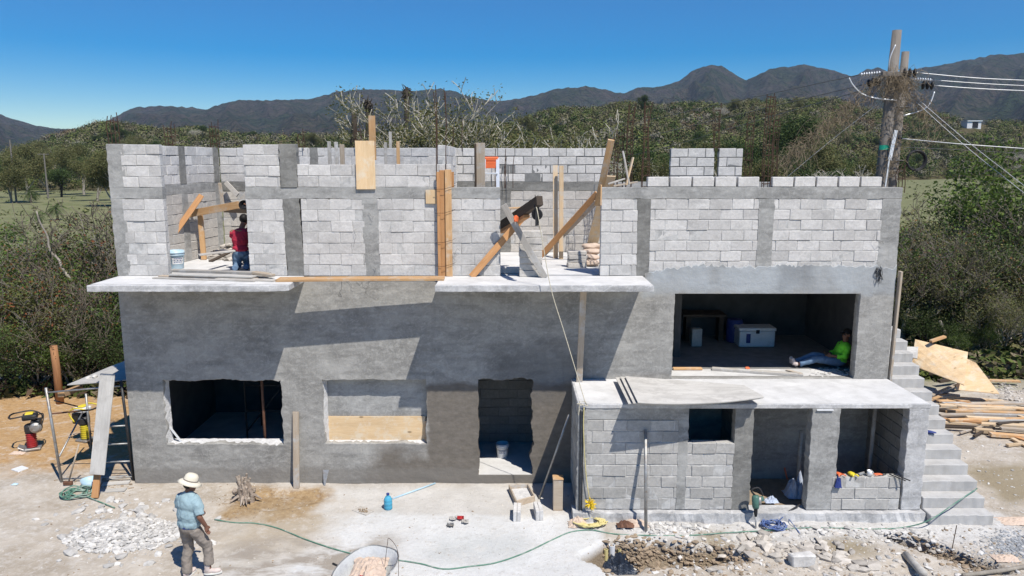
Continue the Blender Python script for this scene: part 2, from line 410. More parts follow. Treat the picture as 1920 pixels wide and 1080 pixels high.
n1 = t.noise(p, 1.1, 6, .65); n2 = t.noise(p, 9, 6, .7); n3 = t.noise(p, 45, 4, .7); n0 = t.noise(p, .25, 4, .6)
col = t.mix(t.mr(n1, .35, .65), (.36, .305, .24, 1), (.52, .465, .395, 1))
col = t.mix(t.mr(n2, .5, .72, 0, .7), col, (.6, .565, .52, 1))
ored = t.mix(t.mr(n2, .35, .65), (.36, .215, .095, 1), (.5, .33, .17, 1))
def msk(x0, x1, y0, y1, soft, wob, nsc=1.2): return t.box(x0, x1, y0, y1, p, soft, wob, True, nsc)
col = t.mix(msk(-60, -7.9, 15.2, 24, .6, 1.6), col, ored)
pale = t.mix(t.mr(n1, .35, .65), (.56, .555, .54, 1), (.66, .655, .64, 1))
pale = t.mix(t.mr(n2, .5, .7, 0, .5), pale, (.49, .465, .43, 1))
col = t.mix(msk(-5.0, 1.55, 8, 14.45, .35, .5), col, t.mix(.62, col, pale))
col = t.mix(msk(-3.6, 1.6, 8, 13.1, .08, .22), col, pale)
col = t.mix(msk(-5.5, -3.7, 12.9, 14.35, .2, .6), col, t.mix(t.mr(n2, .35, .65), (.25, .16, .08, 1), (.42, .3, .17, 1)))
col = t.mix(t.math('MULTIPLY', msk(-5.0, -3.3, 11.6, 13.3, .4, .8), .7), col, (.38, .3, .2, 1))
smear = t.mr(t.noise(p, 1.0, 5, .6, (1.2, 3, 1)), .42, .56)
col = t.mix(t.math('MULTIPLY', msk(-4.9, -2.1, 9, 12.1, .35, .7), smear), col, (.33, .29, .245, 1))
col = t.mix(t.math('MULTIPLY', msk(-1.5, .3, 11.4, 12.3, .3, .4), .35), col, (.37, .39, .38, 1))
col = t.mix(msk(2.0, 9.2, 12.0, 13.3, .25, .5), col, t.mix(t.mr(n2, .4, .6), (.5, .48, .45, 1), (.6, .585, .56, 1)))
sk = t.noise(p, 4.2, 8, .78); col = t.mix(t.mr(sk, .55, .7, 0, .45), col, (.27, .235, .19, 1)); col = t.mix(t.mr(t.noise(p, 2.3, 8, .8), .52, .64, 0, .5), col, (.62, .59, .55, 1))
zc = t.mr(sp.outputs[2], -.05, -.2)
col = t.mix(zc, col, t.mix(t.mr(n3, .35, .65), (.16, .125, .085, 1), (.3, .24, .17, 1)))
for b in ((3.3, 3.9, 11.9, 12.5), (5.3, 6.2, 11.6, 12.2), (9.6, 11.6, 13.6, 15.2)):
    col = t.mix(t.math('MULTIPLY', msk(*b, .2, .4), .8), col, (.26, .21, .13, 1))
# the fields beyond the yard
fld = t.mix(t.mr(n0, .35, .65), (.15, .165, .075, 1), (.215, .21, .115, 1))
fn = t.noise(p, .12, 6, .7, (1, 3, 1)); fld = t.mix(t.mr(fn, .5, .66, 0, .75), fld, (.12, .14, .05, 1))
fld = t.mix(t.mr(t.noise(p, .8, 6, .75), .5, .66, 0, .6), fld, (.1, .095, .05, 1)); fld = t.mix(t.mr(t.noise(p, 2.6, 6, .8), .5, .62, 0, .5), fld, (.25, .235, .14, 1))
fr = t.math('ADD', sp.outputs[1], t.math('MULTIPLY', t.math('SUBTRACT', n1, .5), 3.0))
col = t.mix(t.mr(fr, 20.3, 21.6), col, fld)
t.col(col); t.b.inputs['Roughness'].default_value = .95; t.b.inputs['Specular IOR Level'].default_value = .1
t.bump(n3, .6, .02); t.bump(n2, .5, .05)
g = gb.build('ground', t.m, smooth=True); g['kind'] = 'structure'

# ---- near hill and mountains (polar sheets, real distance and height)
def interp(tab, u):
    if u <= tab[0][0]: return tab[0][1]
    for (a, b), (c, d) in zip(tab, tab[1:]):
        if u <= c: k = (u - a) / (c - a); return b + (d - b) * k
    return tab[-1][1]
HILL = [(-700, 272), (-200, 292), (0, 300), (70, 278), (130, 260), (190, 240), (250, 242), (330, 254), (430, 260), (600, 264), (700, 266), (800, 260), (950, 242), (1060, 222), (1150, 208), (1250, 212), (1350, 212), (1420, 203), (1480, 198), (1560, 202), (1620, 214), (1700, 226), (1780, 232), (1820, 230), (1860, 238), (1990, 252), (2300, 250), (2800, 260)]
MTN = [(-900, 215), (-500, 190), (-200, 200), (-60, 205), (0, 212), (40, 224), (70, 233), (100, 240), (180, 240), (232, 214), (262, 200), (300, 197), (345, 200), (390, 205), (420, 196), (455, 188), (520, 188), (590, 184), (615, 178), (640, 172), (680, 167), (740, 170), (830, 168), (850, 171), (880, 181), (930, 190), (1000, 180), (1035, 168), (1075, 165), (1095, 160), (1130, 168), (1165, 175), (1195, 165), (1240, 163), (1268, 152), (1292, 135), (1320, 124), (1345, 125), (1365, 138), (1392, 152), (1410, 142), (1432, 130), (1470, 126), (1495, 121), (1520, 128), (1555, 134), (1590, 146), (1612, 131), (1635, 127), (1660, 139), (1700, 132), (1740, 124), (1800, 115), (1850, 104), (1880, 104), (1920, 98), (2000, 92), (2200, 120), (2500, 150), (2900, 170)]
def hill_start(u): return interp([(-700, 150), (100, 170), (450, 160), (700, 95), (1000, 80), (1250, 110), (1600, 250), (1900, 310), (2800, 330)], u)
YH = 450.0
def hz(u, y):
    y0 = hill_start(u)
    if y < y0: return 0
    k = min(1, (y - y0) / (YH - y0)); k = k * k * (3 - 2 * k) * .55 + k * .45
    hh = (H + (303 - interp(HILL, u)) / F * YH * 1.02) * k
    return max(0, hh) + noise.noise(V((u * .012, y * .01, 2))) * 3.2 * k
def px(u, y): return (u - 960) / F * cP * y
us = list(np.arange(-700, 2620, 8)); yy = list(np.linspace(70, 450, 46)) + [500, 560, 640]
hb = MB(); n = len(us)
for y in yy:
    for u in us:
        z = hz(u, min(y, YH)) - (.5 if y < hill_start(u) + 3 else 0)
        if y > YH: z = max(-1, z - (y - YH) * .12)
        hb.v.append((px(u, y), y, z))
hb.f = [(i * n + j, i * n + j + 1, (i + 1) * n + j + 1, (i + 1) * n + j) for i in range(len(yy) - 1) for j in range(n - 1)]; hb.m = [0] * len(hb.f)
t = NT('scrub_hillside'); p = t.pos()
c = t.mix(t.mr(t.noise(p, .05, 5, .7), .35, .65), (.07, .07, .03, 1), (.13, .105, .06, 1))
c = t.mix(t.mr(t.noise(p, .4, 5, .7), .5, .7), c, (.17, .14, .095, 1))
t.col(c); t.b.inputs['Roughness'].default_value = 1; t.b.inputs['Specular IOR Level'].default_value = 0; t.bump(t.noise(p, .5, 5, .7), 1, 1.5)
hb.build('hills', t.m, smooth=True)['kind'] = 'structure'

mb = MB(); us = list(np.arange(-900, 2900, 4)); n = len(us); K = 90
for i in range(K + 6):
    k = i / K; y = 800 + 2100 * k
    for u in us:
        y1 = y
        top = (H + (303 - interp(MTN, u)) / F * 2900 * 1.02) * .985
        kk = min(1, k)
        prof = kk ** 1.25
        X_ = px(u, y1)
        rid = 1 - abs(noise.noise(V((u * .009, k * 2.2, 4))) * 2)
        rid2 = 1 - abs(noise.noise(V((u * .03, k * 6, 9))) * 2)
        z = top * .965 * prof * (1 + (rid * .34 + rid2 * .15 - .33) * math.sin(math.pi * kk) ** .8)
        z += (noise.noise(V((X_ * .012, y1 * .012, 1))) * 6 + noise.noise(V((X_ * .05, y1 * .05, 1))) * 5) * min(1, kk * 2)
        if k > 1: z -= (k - 1) * 4000
        mb.v.append((X_, y1, z - 3))
mb.f = [(i * n + j, i * n + j + 1, (i + 1) * n + j + 1, (i + 1) * n + j) for i in range(K + 5) for j in range(n - 1)]; mb.m = [0] * len(mb.f)
t = NT('wooded_mountain'); p = t.pos()
a = t.noise(p, .004, 6, .65); b = t.noise(p, .03, 6, .75); d = t.n('ShaderNodeTexVoronoi', {'Vector': p, 'Scale': .075}).outputs['Distance']
c = t.mix(t.mr(a, .42, .58), (.055, .075, .036, 1), (.11, .084, .07, 1))
c = t.mix(t.mr(b, .48, .62, 0, .85), c, (.05, .08, .03, 1)); c = t.mix(t.mr(b, .42, .3, 0, .45), c, (.17, .145, .12, 1))
c = t.mix(t.mr(d, .42, .8, 0, .85), c, (.018, .026, .012, 1)); c = t.mix(t.mr(t.noise(p, .012, 5, .7), .5, .62, 0, .55), c, (.15, .125, .09, 1))
t.col(c); t.b.inputs['Roughness'].default_value = 1; t.b.inputs['Specular IOR Level'].default_value = 0
t.bump(t.math('SUBTRACT', 1.0, d), 1, 18); t.bump(b, 1, 45)
mb.build('mountains', t.m, smooth=True)['kind'] = 'structure'

# ---- haze
hz_ = MB().box(-3300, 3300, -80, 3200, -2, 720).build('haze', [], None)
hm = bpy.data.materials.new('haze_air'); hm.use_nodes = True; ht = hm.node_tree; ht.nodes.clear()
pv = ht.nodes.new('ShaderNodeVolumePrincipled'); pv.inputs['Color'].default_value = (.62, .76, 1, 1); pv.inputs['Density'].default_value = 8e-5
ho = ht.nodes.new('ShaderNodeOutputMaterial'); ht.links.new(pv.outputs[0], ho.inputs['Volume']); hz_.data.materials.append(hm); hz_['kind'] = 'stuff'
# ---- the house under construction
house = thing('unfinished_house', 'two storey grey concrete block house under construction with plastered lower wall and roofless upper rooms', 'house', (0, Y0, 0))
def course(mb, O, D, L, z0, z1, ph=.2155, pl=.425, th=.15, holes=(), off=0.0, jt=.0055, gap=.012, proud=.009, mort=1, stair=None, seedrow=0):
    """running bond block panel; O bottom-left corner of the front face, D direction along it, front normal is -(Z x D)"""
    O, D = V(O), V(D).normalized(); N = V((0, 0, 1)).cross(D); C = V((0, 0, 1))
    rows = max(1, round((z1 - z0) / ph)); ph = (z1 - z0) / rows
    for r in range(rows):
        a, b = z0 + r * ph, z0 + (r + 1) * ph; zc = (a + b) / 2
        iv = [(0.0, L)]
        for h0, h1, q0, q1 in holes:
            if q0 < zc < q1:
                nv = []
                for s, e in iv:
                    if h1 <= s or h0 >= e: nv.append((s, e)); continue
                    if h0 > s: nv.append((s, h0))
                    if h1 < e: nv.append((h1, e))
                iv = nv
        for s, e in iv:
            mb.mi = mort; 
            x_ = s
            while x_ < e:
                e_ = min(e, x_ + U(.15, .5)); e_ = e if e - e_ < .08 else e_; mb.frame(O, D, N, C, x_, e_, .008 - .008 * U(0, 1) ** 1.6, th - .009, a, b - (.012 if r == rows - 1 else 0)); x_ = e_
            mb.mi = 0; x = s - off - (pl / 2 if (r + seedrow) % 2 else 0) - U(0, .04)
            while x < e:
                w = pl + U(-.012, .012); p, q = max(s, x) + gap / 2 * (x > s), min(e, x + w) - gap / 2 * (x + w < e)
                if q - p > .035:
                    d = U(-.003, proud); g2 = gap / 2 + U(-.003, .004)
                    mb.frame(O, D, N, C, p, q, -d, th + d, a + g2, b - g2 + U(-.002, .003), jt)
                x += w
def rect_jag(x0, x1, z0, z1, amp, st=.05, sharp=1.0, sides='lrtb'):
    """closed outline of a rough-cut rectangle, counter-clockwise"""
    P = []
    def seg(a, b, nrm, on):
        L = math.dist(a, b); k = max(2, int(L / st))
        for i in range(k):
            q = i / k; x, z = a[0] + (b[0] - a[0]) * q, a[1] + (b[1] - a[1]) * q
            m = amp * (noise.noise(V((x * 3, z * 3, 3))) * 1.2 + noise.noise(V((x * 13, z * 13, 8))) * .8) if on and i else 0
            P.append((x + nrm[0] * m, z + nrm[1] * m))
    seg((x0, z0), (x1, z0), (0, 1), 'b' in sides); seg((x1, z0), (x1, z1), (1, 0), 'r' in sides)
    seg((x1, z1), (x0, z1), (0, 1), 't' in sides); seg((x0, z1), (x0, z0), (1, 0), 'l' in sides)
    return P
def holed(name, outer, holes, yf, th, mt, parent, bev=0.0):
    cu = bpy.data.curves.new(name, 'CURVE'); cu.dimensions = '2D'; cu.fill_mode = 'BOTH'; cu.extrude = th / 2; cu.bevel_depth = bev; cu.bevel_resolution = 0
    for P in [outer] + list(holes):
        s = cu.splines.new('POLY'); s.points.add(len(P) - 1); s.use_cyclic_u = True
        for k, (x, z) in enumerate(P): s.points[k].co = (x, z, 0, 1)
    tmp = bpy.data.objects.new('tmp', cu); COL.objects.link(tmp)
    me = bpy.data.meshes.new_from_object(tmp.evaluated_get(bpy.context.evaluated_depsgraph_get()))
    bpy.data.objects.remove(tmp); bpy.data.curves.remove(cu); me.name = name
    o0 = world_loc(parent)
    me.transform(Matrix.Translation(V((0, yf + th / 2, 0)) - o0) @ Matrix.Rotation(R(90), 4, 'X'))
    me.materials.clear(); me.materials.append(mt); me.update()
    o = bpy.data.objects.new(name, me); COL.objects.link(o); o.parent = parent
    return o
XL, XR = -7.75, 7.53
BB, BT, ZT, ZM = 5.815, 6.035, 6.857, 6.475     # tie beam bottom and top, wall tops
win1 = (XF(304, 712), XF(527, 712), zv(833, Y0), zv(712, Y0))
win2 = (XF(604, 712), XF(799, 712), zv(832, Y0), zv(711, Y0))
door = (XF(896, 712), XF(998, 800), .172, zv(711, Y0))
big = (XF(1264, 560), XF(1612, 560), ZR + .003, zv(550, Y0))
def bigjag():   # top of plaster, torn edge against the blockwork
    P = [(XL, 0), (XR, 0)]
    x = XR; P.append((XR, 4.52))
    while x > 2.62:
        x -= U(.03, .07); base = 4.5 + .10 * noise.noise(V((x * 1.4, 0, 0)))
        if x < 3.15: base -= (3.15 - x) * .35
        P.append((x, base + U(-.035, .035)))
    P += [(2.6, 4.19), (XL, 4.19)]
    return P
holed('plastered_wall', bigjag(), [rect_jag(*win1, .028), rect_jag(*win2, .022), rect_jag(*door, .05, sides='lrt'), rect_jag(*big, .012, sides='lr')], Y0 - .012, .2, M['plaster'], house, .006)
mb = MB()   # rough-cut window sills
for wn in (win1, win2):
    n_ = 60; g_ = []
    for r in range(5):
        row = []
        for k in range(n_ + 1):
            x = wn[0] - .01 + (wn[1] - wn[0] + .02) * k / n_
            row.append(V((x, Y0 - .014 + r * .06, wn[2] - .02 + .014 * r + (noise.noise(V((x * 9, r * 2, 3))) * .013 if r else 0))))
        g_.append(row)
    mb.sheet(g_, .06)
mb.build('window_sill', M['jag'], house, smooth=False)
for wn in (win1, win2):
    mb = MB()
    g_ = []
    for r in range(4):
        g_.append([V((wn[0] - .012 + r * .022 + noise.noise(V((k * .5, r * 2, 9))) * .011, Y0 - .013 + r * .06, wn[2] - .02 + (wn[3] - wn[2]) * k / 26)) for k in range(27)])
    mb.sheet(g_); mb.build('rough_reveal', M['jag'], house)
# upper front wall, block panels and cast columns
def panel(name, x0, x1, z0, z1, mk='block', y=Y0, th=.15, mo='mortar', **k):
    m = MB(); course(m, (x0, y, 0), (1, 0, 0), x1 - x0, z0, z1, th=th, **k); return m.build(name, [M[mk], M[mo]], house, bevel=.007)
def column(x0, x1, z0, z1, mk='conc', y=Y0, th=.17, dy=-.004, nm='concrete_column', x2=None, x3=None):
    m = MB(); x2 = x0 if x2 is None else x2; x3 = x1 if x3 is None else x3; n_ = max(3, int((z1 - z0) / .07)); g_ = []
    vs = []
    for i in range(n_ + 1):
        q = i / n_; z = z0 + (z1 - z0) * q; a = x0 + (x2 - x0) * q + U(-.012, .012); b = x1 + (x3 - x1) * q + U(-.012, .012)
        vs += [V((a, y + dy, z)), V((b, y + dy, z)), V((b, y + th, z)), V((a, y + th, z))]
    fs = [(3, 2, 1, 0), tuple(n_ * 4 + k for k in range(4))]
    for i in range(n_):
        for k in range(4): fs.append((i * 4 + k, i * 4 + (k + 1) % 4, i * 4 + 4 + (k + 1) % 4, i * 4 + 4 + k))
    m.add(vs, fs); return m.build(nm, M[mk], house, bevel=.006)
xA = XF(316, 515); xB = XF(469, 515)
panel('block_wall', XL + .22, xA, ZF, BB, proud=.012, gap=.008)
panel('block_wall', XL + .27, xA, BT, ZT, off=.12, jt=.007, gap=.016)
column(XL, XL + .27, ZF, BB); column(XL, XL + .33, BT, ZT)
def beam(x0, x1, z0, z1, y=Y0, mk='conc', th=.17, dy=-.004, dark=None):
    m = MB(); k = max(2, int((x1 - x0) / .12)); vs = []
    for i in range(k + 1):
        x = x0 + (x1 - x0) * i / k; a, b = z0 + U(-.01, .01), z1 + U(-.003, .003)
        vs += [V((x, y + dy, a)), V((x, y + th, a)), V((x, y + th, b)), V((x, y + dy, b))]
    fs = [(0, 1, 2, 3), tuple(k * 4 + q for q in (3, 2, 1, 0))]
    for i in range(k):
        for q in range(4): fs.append((i * 4 + q, i * 4 + 4 + q, i * 4 + 4 + (q + 1) % 4, i * 4 + (q + 1) % 4))
    m.add(vs, fs); return m.build('tie_beam', M[mk], house, bevel=.006)
beam(XL, xA, BB, BT)
panel('block_wall', xB, -4.42, ZF, BB, gap=.008, off=.1); panel('block_wall', xB, -4.46, BT, ZT, off=.2, jt=.007, gap=.016)
column(-4.40, -4.06, ZF, BB, 'concd', x2=-4.44, x3=-4.12); column(-4.45, -4.13, BT, ZT, 'concd', dy=-.02)
panel('block_wall', -4.08, -2.86, ZF, BB, gap=.008, off=.3); column(-2.9, -2.58, ZF, BB, 'conc')
panel('block_wall', -2.6, -1.2, ZF, BB, gap=.008, off=.15); panel('block_wall', -4.12, -1.17, BT, ZM, jt=.006, gap=.014)
beam(xB, -1.19, BB, BT)
xF = XF(938, 500); xG = XF(1125, 515)
panel('block_wall', -1.19, xF, ZF, BB, off=.2); beam(-1.19, xF, BB, BT)
panel('block_wall', xG, 2.44, ZF, BB, 'block', off=.22); column(2.43, 2.68, ZF, BB, 'concd')
panel('block_wall', 2.68, 4.78, 4.4, BB, 'block', off=.1, gap=.009); column(4.77, 5.08, 4.42, BB, 'conc', dy=-.006)
panel('block_wall', 5.06, 7.17, 4.4, BB, 'block', off=.3, gap=.009); column(7.15, XR, 4.42, BB)
beam(xG, XR, BB, BT)
m = MB().box(2.68, XR - .01, Y0 + .004, Y0 + .15, 4.19, 4.42); m.build('lintel_core', M['mortar'], house)
for s0, s1 in ((1213, 1425), (1447, 1655)):   # one course of blocks standing on the beam
    a, b = at(s0, 350, Y0).x, at(s1, 350, Y0).x; k = 5; w_ = (b - a) / k
    for i in range(k):
        m = MB(); m.box(a + i * w_ + .014, a + (i + 1) * w_ - .014 - U(0, .01), Y0 + U(0, .01), Y0 + .15, BT + .012, BT + .2 + U(-.004, .004), .004)
        m.build('laid_block', M['block'], house, bevel=.008)
m = MB()
for s0 in (1216, 1450):
    a = at(s0, 350, Y0).x; m.box(a, a + 2.1, Y0 + .012, Y0 + .14, BT - .002, BT + .016)
m.build('bed_mortar', M['mortard'], house)
# side and back walls of the upper storey
YB = 18.4
p0, p1 = V((-7.52, Y0 + .15, 0)), V((-7.12, YB, 0)); Dl = (p1 - p0); Ll = Dl.length; Dl.normalize()
for z0, z1, o_ in ((ZF, BB, .1), (BT, ZT, .0)):
    m = MB(); course(m, p0 + V((-.15, 0, 0)) if False else p0, Dl, Ll, z0, z1, pl=.425, off=o_, gap=.01, th=.15); m.build('side_wall', [M['blockt' if z0 < 5 else 'blockw'], M['mortar']], house, bevel=.007)
m = MB(); N_ = V((0, 0, 1)).cross(Dl)
m.frame(p0, Dl, N_, V((0, 0, 1)), 0, Ll, -.005, .155, BB, BT); m.build('tie_beam', M['conc'], house, bevel=.005)
for s, w_ in ((2.1, .26), (Ll - .16, .26)):
    for z0, z1 in ((ZF, BB), (BT, ZT)):
        m = MB(); m.frame(p0, Dl, N_, V((0, 0, 1)), s - w_ / 2, s + w_ / 2, -.012, .16, z0, z1); m.build('concrete_column', M['concd' if z1 == ZT else 'conc'], house, bevel=.005)
def back(x0, x1, z0, z1, **k): return panel('back_wall', x0, x1, z0, z1, k.pop('mk', 'blockw'), YB, .15, k.pop('mo', 'mortard'), **k)
xb = lambda u: at(u, 320, YB).x
back(-7.1, xb(858), ZF, BB, mk='blockt', mo='mortar', gap=.01); back(-7.1, xb(858), BT, ZT, off=.2, mo='mortar', gap=.012)
back(xb(858), xb(1142), ZF, BB, mk='blockt', off=.1, mo='mortar'); back(xb(858), xb(1142), BT, ZT - .005, gap=.018, off=.05)
beam(-7.1, xb(1142), BB, BT, YB, 'concd')
for u, w_ in ((590, .2), (948, .26)): column(xb(u) - w_ / 2, xb(u) + w_ / 2, ZF if u > 700 else BT, BB if u > 700 else ZT, 'concd', YB, .16, -.012)
back(xb(1257), xb(1391), BT - .3, ZT - .01, gap=.018, holes=[(xb(1338) - xb(1257), xb(1347) - xb(1257), 0, 9)])
back(xb(1142), 7.4, ZF, BB, mk='blockt'); beam(xb(1142), 7.4, BB, BT, YB, 'conc')
m = MB(); course(m, (-1.35, Y0 + .85, 0), (0, 1, 0), YB - Y0 - .86, ZF, ZT, gap=.01); m.build('partition_wall', [M['blockw'], M['mortar']], house, bevel=.007)
m = MB(); course(m, (7.5, Y0 + .15, 0), (0, 1, 0), YB - Y0 - .15, ZF, BB); m.build('side_wall', [M['block'], M['mortar']], house, bevel=.007)
m = MB(); course(m, (-4.75, Y0 + .2, 0), (0, 1, 0), YB - Y0 - .3, ZF, BB); m.build('partition_wall', [M['blockt'], M['mortar']], house, bevel=.007)
# floors, lower interior
m = MB().box(XL + .03, XR - .01, Y0 + .19, YB + .14, 4.19, ZF); m.build('upper_floor', M['slabtop'], house)
m = MB().box(1.3, XR - .01, Y0 - .012 + .2, YB, ZR - .15, ZR); m.build('mezzanine_floor', M['floord'], house)
m = MB().box(big[0] + .01, big[1] - .01, Y0 + .19, Y0 + .72, ZR, ZR + .004); m.build('painted_sun_strip', M['slabtop'], house)  # pale strip paints the sunlit front edge onto the darker mezzanine floor
m = MB().box(1.3, XR - .02, Y0 - .008, Y0 + .2, ZR - .15, ZR + .0015); m.build('threshold', M['slabtop'], house)
m = MB(); m.box(XL + .15, 1.2, Y0 + .192, YB, .05, .176); m.build('ground_floor', M['slabtop'], house)
m = MB(); m.box(door[0] - .02, door[1] + .02, Y0 - .004, Y0 + .2, .03, .179, .002); m.build('door_threshold', M['slabtop'], house, bevel=.01)
m = MB()
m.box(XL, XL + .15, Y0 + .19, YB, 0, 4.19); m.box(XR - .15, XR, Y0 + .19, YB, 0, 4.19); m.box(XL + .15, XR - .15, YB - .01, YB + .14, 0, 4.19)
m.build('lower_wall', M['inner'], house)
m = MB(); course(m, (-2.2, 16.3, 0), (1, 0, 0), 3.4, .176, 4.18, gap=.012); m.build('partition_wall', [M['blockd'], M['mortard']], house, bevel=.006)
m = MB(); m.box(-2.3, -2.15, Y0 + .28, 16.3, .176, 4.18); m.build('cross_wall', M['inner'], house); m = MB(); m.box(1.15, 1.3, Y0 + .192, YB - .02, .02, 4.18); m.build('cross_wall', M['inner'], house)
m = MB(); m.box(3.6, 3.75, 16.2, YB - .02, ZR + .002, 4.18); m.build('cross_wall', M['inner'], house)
# boarded second window
m = MB(); m.box(win2[0] - .05, win2[1] + .05, Y0 + .19, Y0 + .26, zv(781, Y0 + .19), win2[3] + .1); m.build('recess_panel', M['conc'], house)
# balcony slabs
def balcony(x0, x1, yf, nm='balcony_slab', cut=0):
    n_ = int((x1 - x0) / .08); g_ = []
    vs = []
    for i in range(n_ + 1):
        x = x0 + (x1 - x0) * i / n_; f_ = yf + U(-.006, .006) + (cut * max(0, 1 - (x1 - x) / .3) if cut else 0)
        vs += [V((x, f_, ZF - .118 + U(-.004, .004))), V((x, Y0 - .005, ZF - .118)), V((x, Y0 - .005, ZF)), V((x, f_ + U(0, .006), ZF - .002 + U(-.003, .003)))]
    fs = [(0, 1, 2, 3), tuple(n_ * 4 + q for q in (3, 2, 1, 0))]
    for i in range(n_):
        for q in range(4): fs.append((i * 4 + q, i * 4 + 4 + q, i * 4 + 4 + (q + 1) % 4, i * 4 + (q + 1) % 4))
    m = MB(); m.add(vs, fs); s_ = m.build(nm, M['slab'], house, bevel=.008)
    m = MB(); m.box(x0 + .015, x1 - .015, yf + .03 + cut, Y0 - .006, ZF - .002, ZF + .0025); m.build('screed', M['slabtop'], s_)
    return s_
balcony(-7.72, -4.08, 13.35, cut=.12); balcony(-1.40, 2.575, 13.35)
# rebar cages rising from the columns
def cage(x, y, z0, z1, w_=.11, n_=4, lean=.02, ties=True, tz=None, nm='rebar_cage'):
    m = MB(); s = [(-w_, -w_), (w_, -w_), (w_, w_), (-w_, w_)][:n_] if n_ > 2 else [(-w_, 0), (w_, 0)]
    for dx, dy in s:
        zz = z1 - U(0, .25); pts = [V((x + dx + U(-lean, lean) * k * .6, y + dy, z0 + (zz - z0) * k / 3)) for k in range(4)]
        m.tube(pts, .0085, 5)
    z = z0 + .1
    while ties and z < (tz or z1 - .1):
        q = [V((x + dx, y + dy, z + U(-.015, .015))) for dx, dy in s]; m.tube(q + [q[0]], .0055, 4, False); z += U(.14, .22)
    return m.build(nm, M['rebar'], house)
def cu(u, v0, v1, y, **k): p = at(u, v0, y); return cage(p.x, y, zv(v0, y) - .1, zv(v1, y), **k)
cu(214, 270, 205, Y0 + .08, w_=.07); cu(320, 270, 222, 16.6, w_=.07); cu(403, 270, 222, YB, w_=.08)
cu(828, 330, 150, Y0 + .08, w_=.09, tz=BT + .4); cu(858, 275, 222, YB, n_=2, ties=False); cu(938, 345, 276, YB - .25, w_=.12, ties=False)
cu(954, 345, 276, YB - .25, w_=.1, ties=False, n_=2)
for u, a, b, y in ((1146, 340, 248, 17.2), (1162, 350, 235, 17.5), (1178, 350, 188, 17.4), (1209, 350, 188, Y0 + .1), (1343, 276, 190, YB + .05), (1436, 345, 172, Y0 + .08), (1402, 330, 210, YB), (1450, 345, 215, YB), (1688, 352, 300, Y0 + .6), (565, 275, 240, YB), (672, 275, 225, YB)):
    cu(u, a, b, y, w_=.06, lean=.03)
m = MB(); pp = [at(u, v, Y0 - .02) for u, v in ((1645, 505), (1655, 512), (1650, 500))]
for k in range(16):
    a = at(1648 + U(-6, 6), 503 + U(-4, 4), Y0 - .02); b = a + V((U(-.08, .08), -U(0, .06), -U(.1, .3))); m.tube([a, (a + b) / 2 + V((U(-.04, .04), -.03, 0)), b], .005, 4)
m.build('rebar_stub', M['steeld'], house)
for u, v in ((640, 525), (655, 520), (668, 528), (690, 400), (668, 430), (862, 470), (845, 480), (700, 500), (1640, 440)):
    m = MB(); a = at(u, v, Y0 - .03); pts = [a]
    for k in range(6): pts.append(pts[-1] + V((U(-.07, .07), U(-.02, .01), U(-.13, .06))))
    for q in pts: q.y = min(q.y, Y0 - .02)
    m.tube(pts, .0028, 4); m.build('tie_wire', M['wired'], house)

# ---- annex: lower front rooms under the terrace
xa0, xa1 = 1.22, 7.54
m = MB(); n_ = 90; g_ = []
ft = [V((xa0 - .03 + (xa1 - xa0 + .05) * i / n_, YA - .02 + U(-.004, .004), 0)) for i in range(n_ + 1)]
vs = []
for q in ft: vs += [V((q.x, q.y, ZR - .085)), V((q.x, Y0 - .015, ZR - .085)), V((q.x, Y0 - .015, ZR)), V((q.x, q.y + U(0, .008), ZR - U(0, .006)))]
fs = [(0, 1, 2, 3), tuple(n_ * 4 + q for q in (3, 2, 1, 0))]
for i in range(n_):
    for q in range(4): fs.append((i * 4 + q, i * 4 + 4 + q, i * 4 + 4 + (q + 1) % 4, i * 4 + (q + 1) % 4))
m.add(vs, fs); s_ = m.build('terrace_slab', M['slab'], house, bevel=.008)
m = MB(); m.box(xa0 + .01, xa1, YA + .005, Y0 - .016, ZR - .003, ZR + .003); m.build('screed', M['slabtop'], s_)
w3 = (XA(1291, 800), XA(1378, 800), zv(830, YA), ZR - .085); d3 = (XA(1410, 850), XA(1517, 850), .16, ZR - .085); w4 = (XA(1571, 830), XA(1699, 830), zv(893, YA), ZR - .085)
zl = zv(787, YA)
m = MB(); m.box(xa0 + .03, w3[0], YA - .004, YA + .16, zl, ZR - .086, .003); m.build('annex_beam', M['conc'], house, bevel=.006)
panel('annex_block_wall', xa0 + .12, XA(1271, 850), .18, zl, 'blocka', YA, gap=.012, off=.3, proud=.012)
panel('annex_block_wall', w3[0] - .02, w3[1] + .01, .18, w3[2], 'blocka', YA, gap=.012, off=.1, proud=.012)
panel('annex_block_wall', w4[0] - .06, w4[1] - .04, .18, w4[2], 'blocka', YA - .02, gap=.012, off=.2, proud=.012)
column(XA(1270, 850), w3[0], .18, zl, 'conc', YA, nm='annex_column'); column(w3[1], d3[0], .18, ZR - .086, 'concd', YA, .2, nm='annex_column')
column(d3[1], w4[0], .18, ZR - .086, 'conc', YA, .2, -.02, nm='annex_column'); column(w4[1], xa1, .18, ZR - .086, 'slab', YA, .2, -.02, nm='annex_column')
column(xa0 - .03, xa0 + .15, .03, ZR - .09, 'conc', YA, .2, -.01, nm='annex_column')
m = MB(); course(m, (xa0 + .14, YA + .2, 0), (0, 1, 0), Y0 - YA - .22, .1, ZR - .09); m.build('annex_side_wall', [M['blocka'], M['mortar']], house, bevel=.006)
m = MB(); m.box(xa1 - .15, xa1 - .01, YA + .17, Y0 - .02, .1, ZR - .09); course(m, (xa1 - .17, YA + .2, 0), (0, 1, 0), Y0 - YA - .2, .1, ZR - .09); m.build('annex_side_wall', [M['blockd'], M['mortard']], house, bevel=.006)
m = MB(); n_ = 80; vs = []
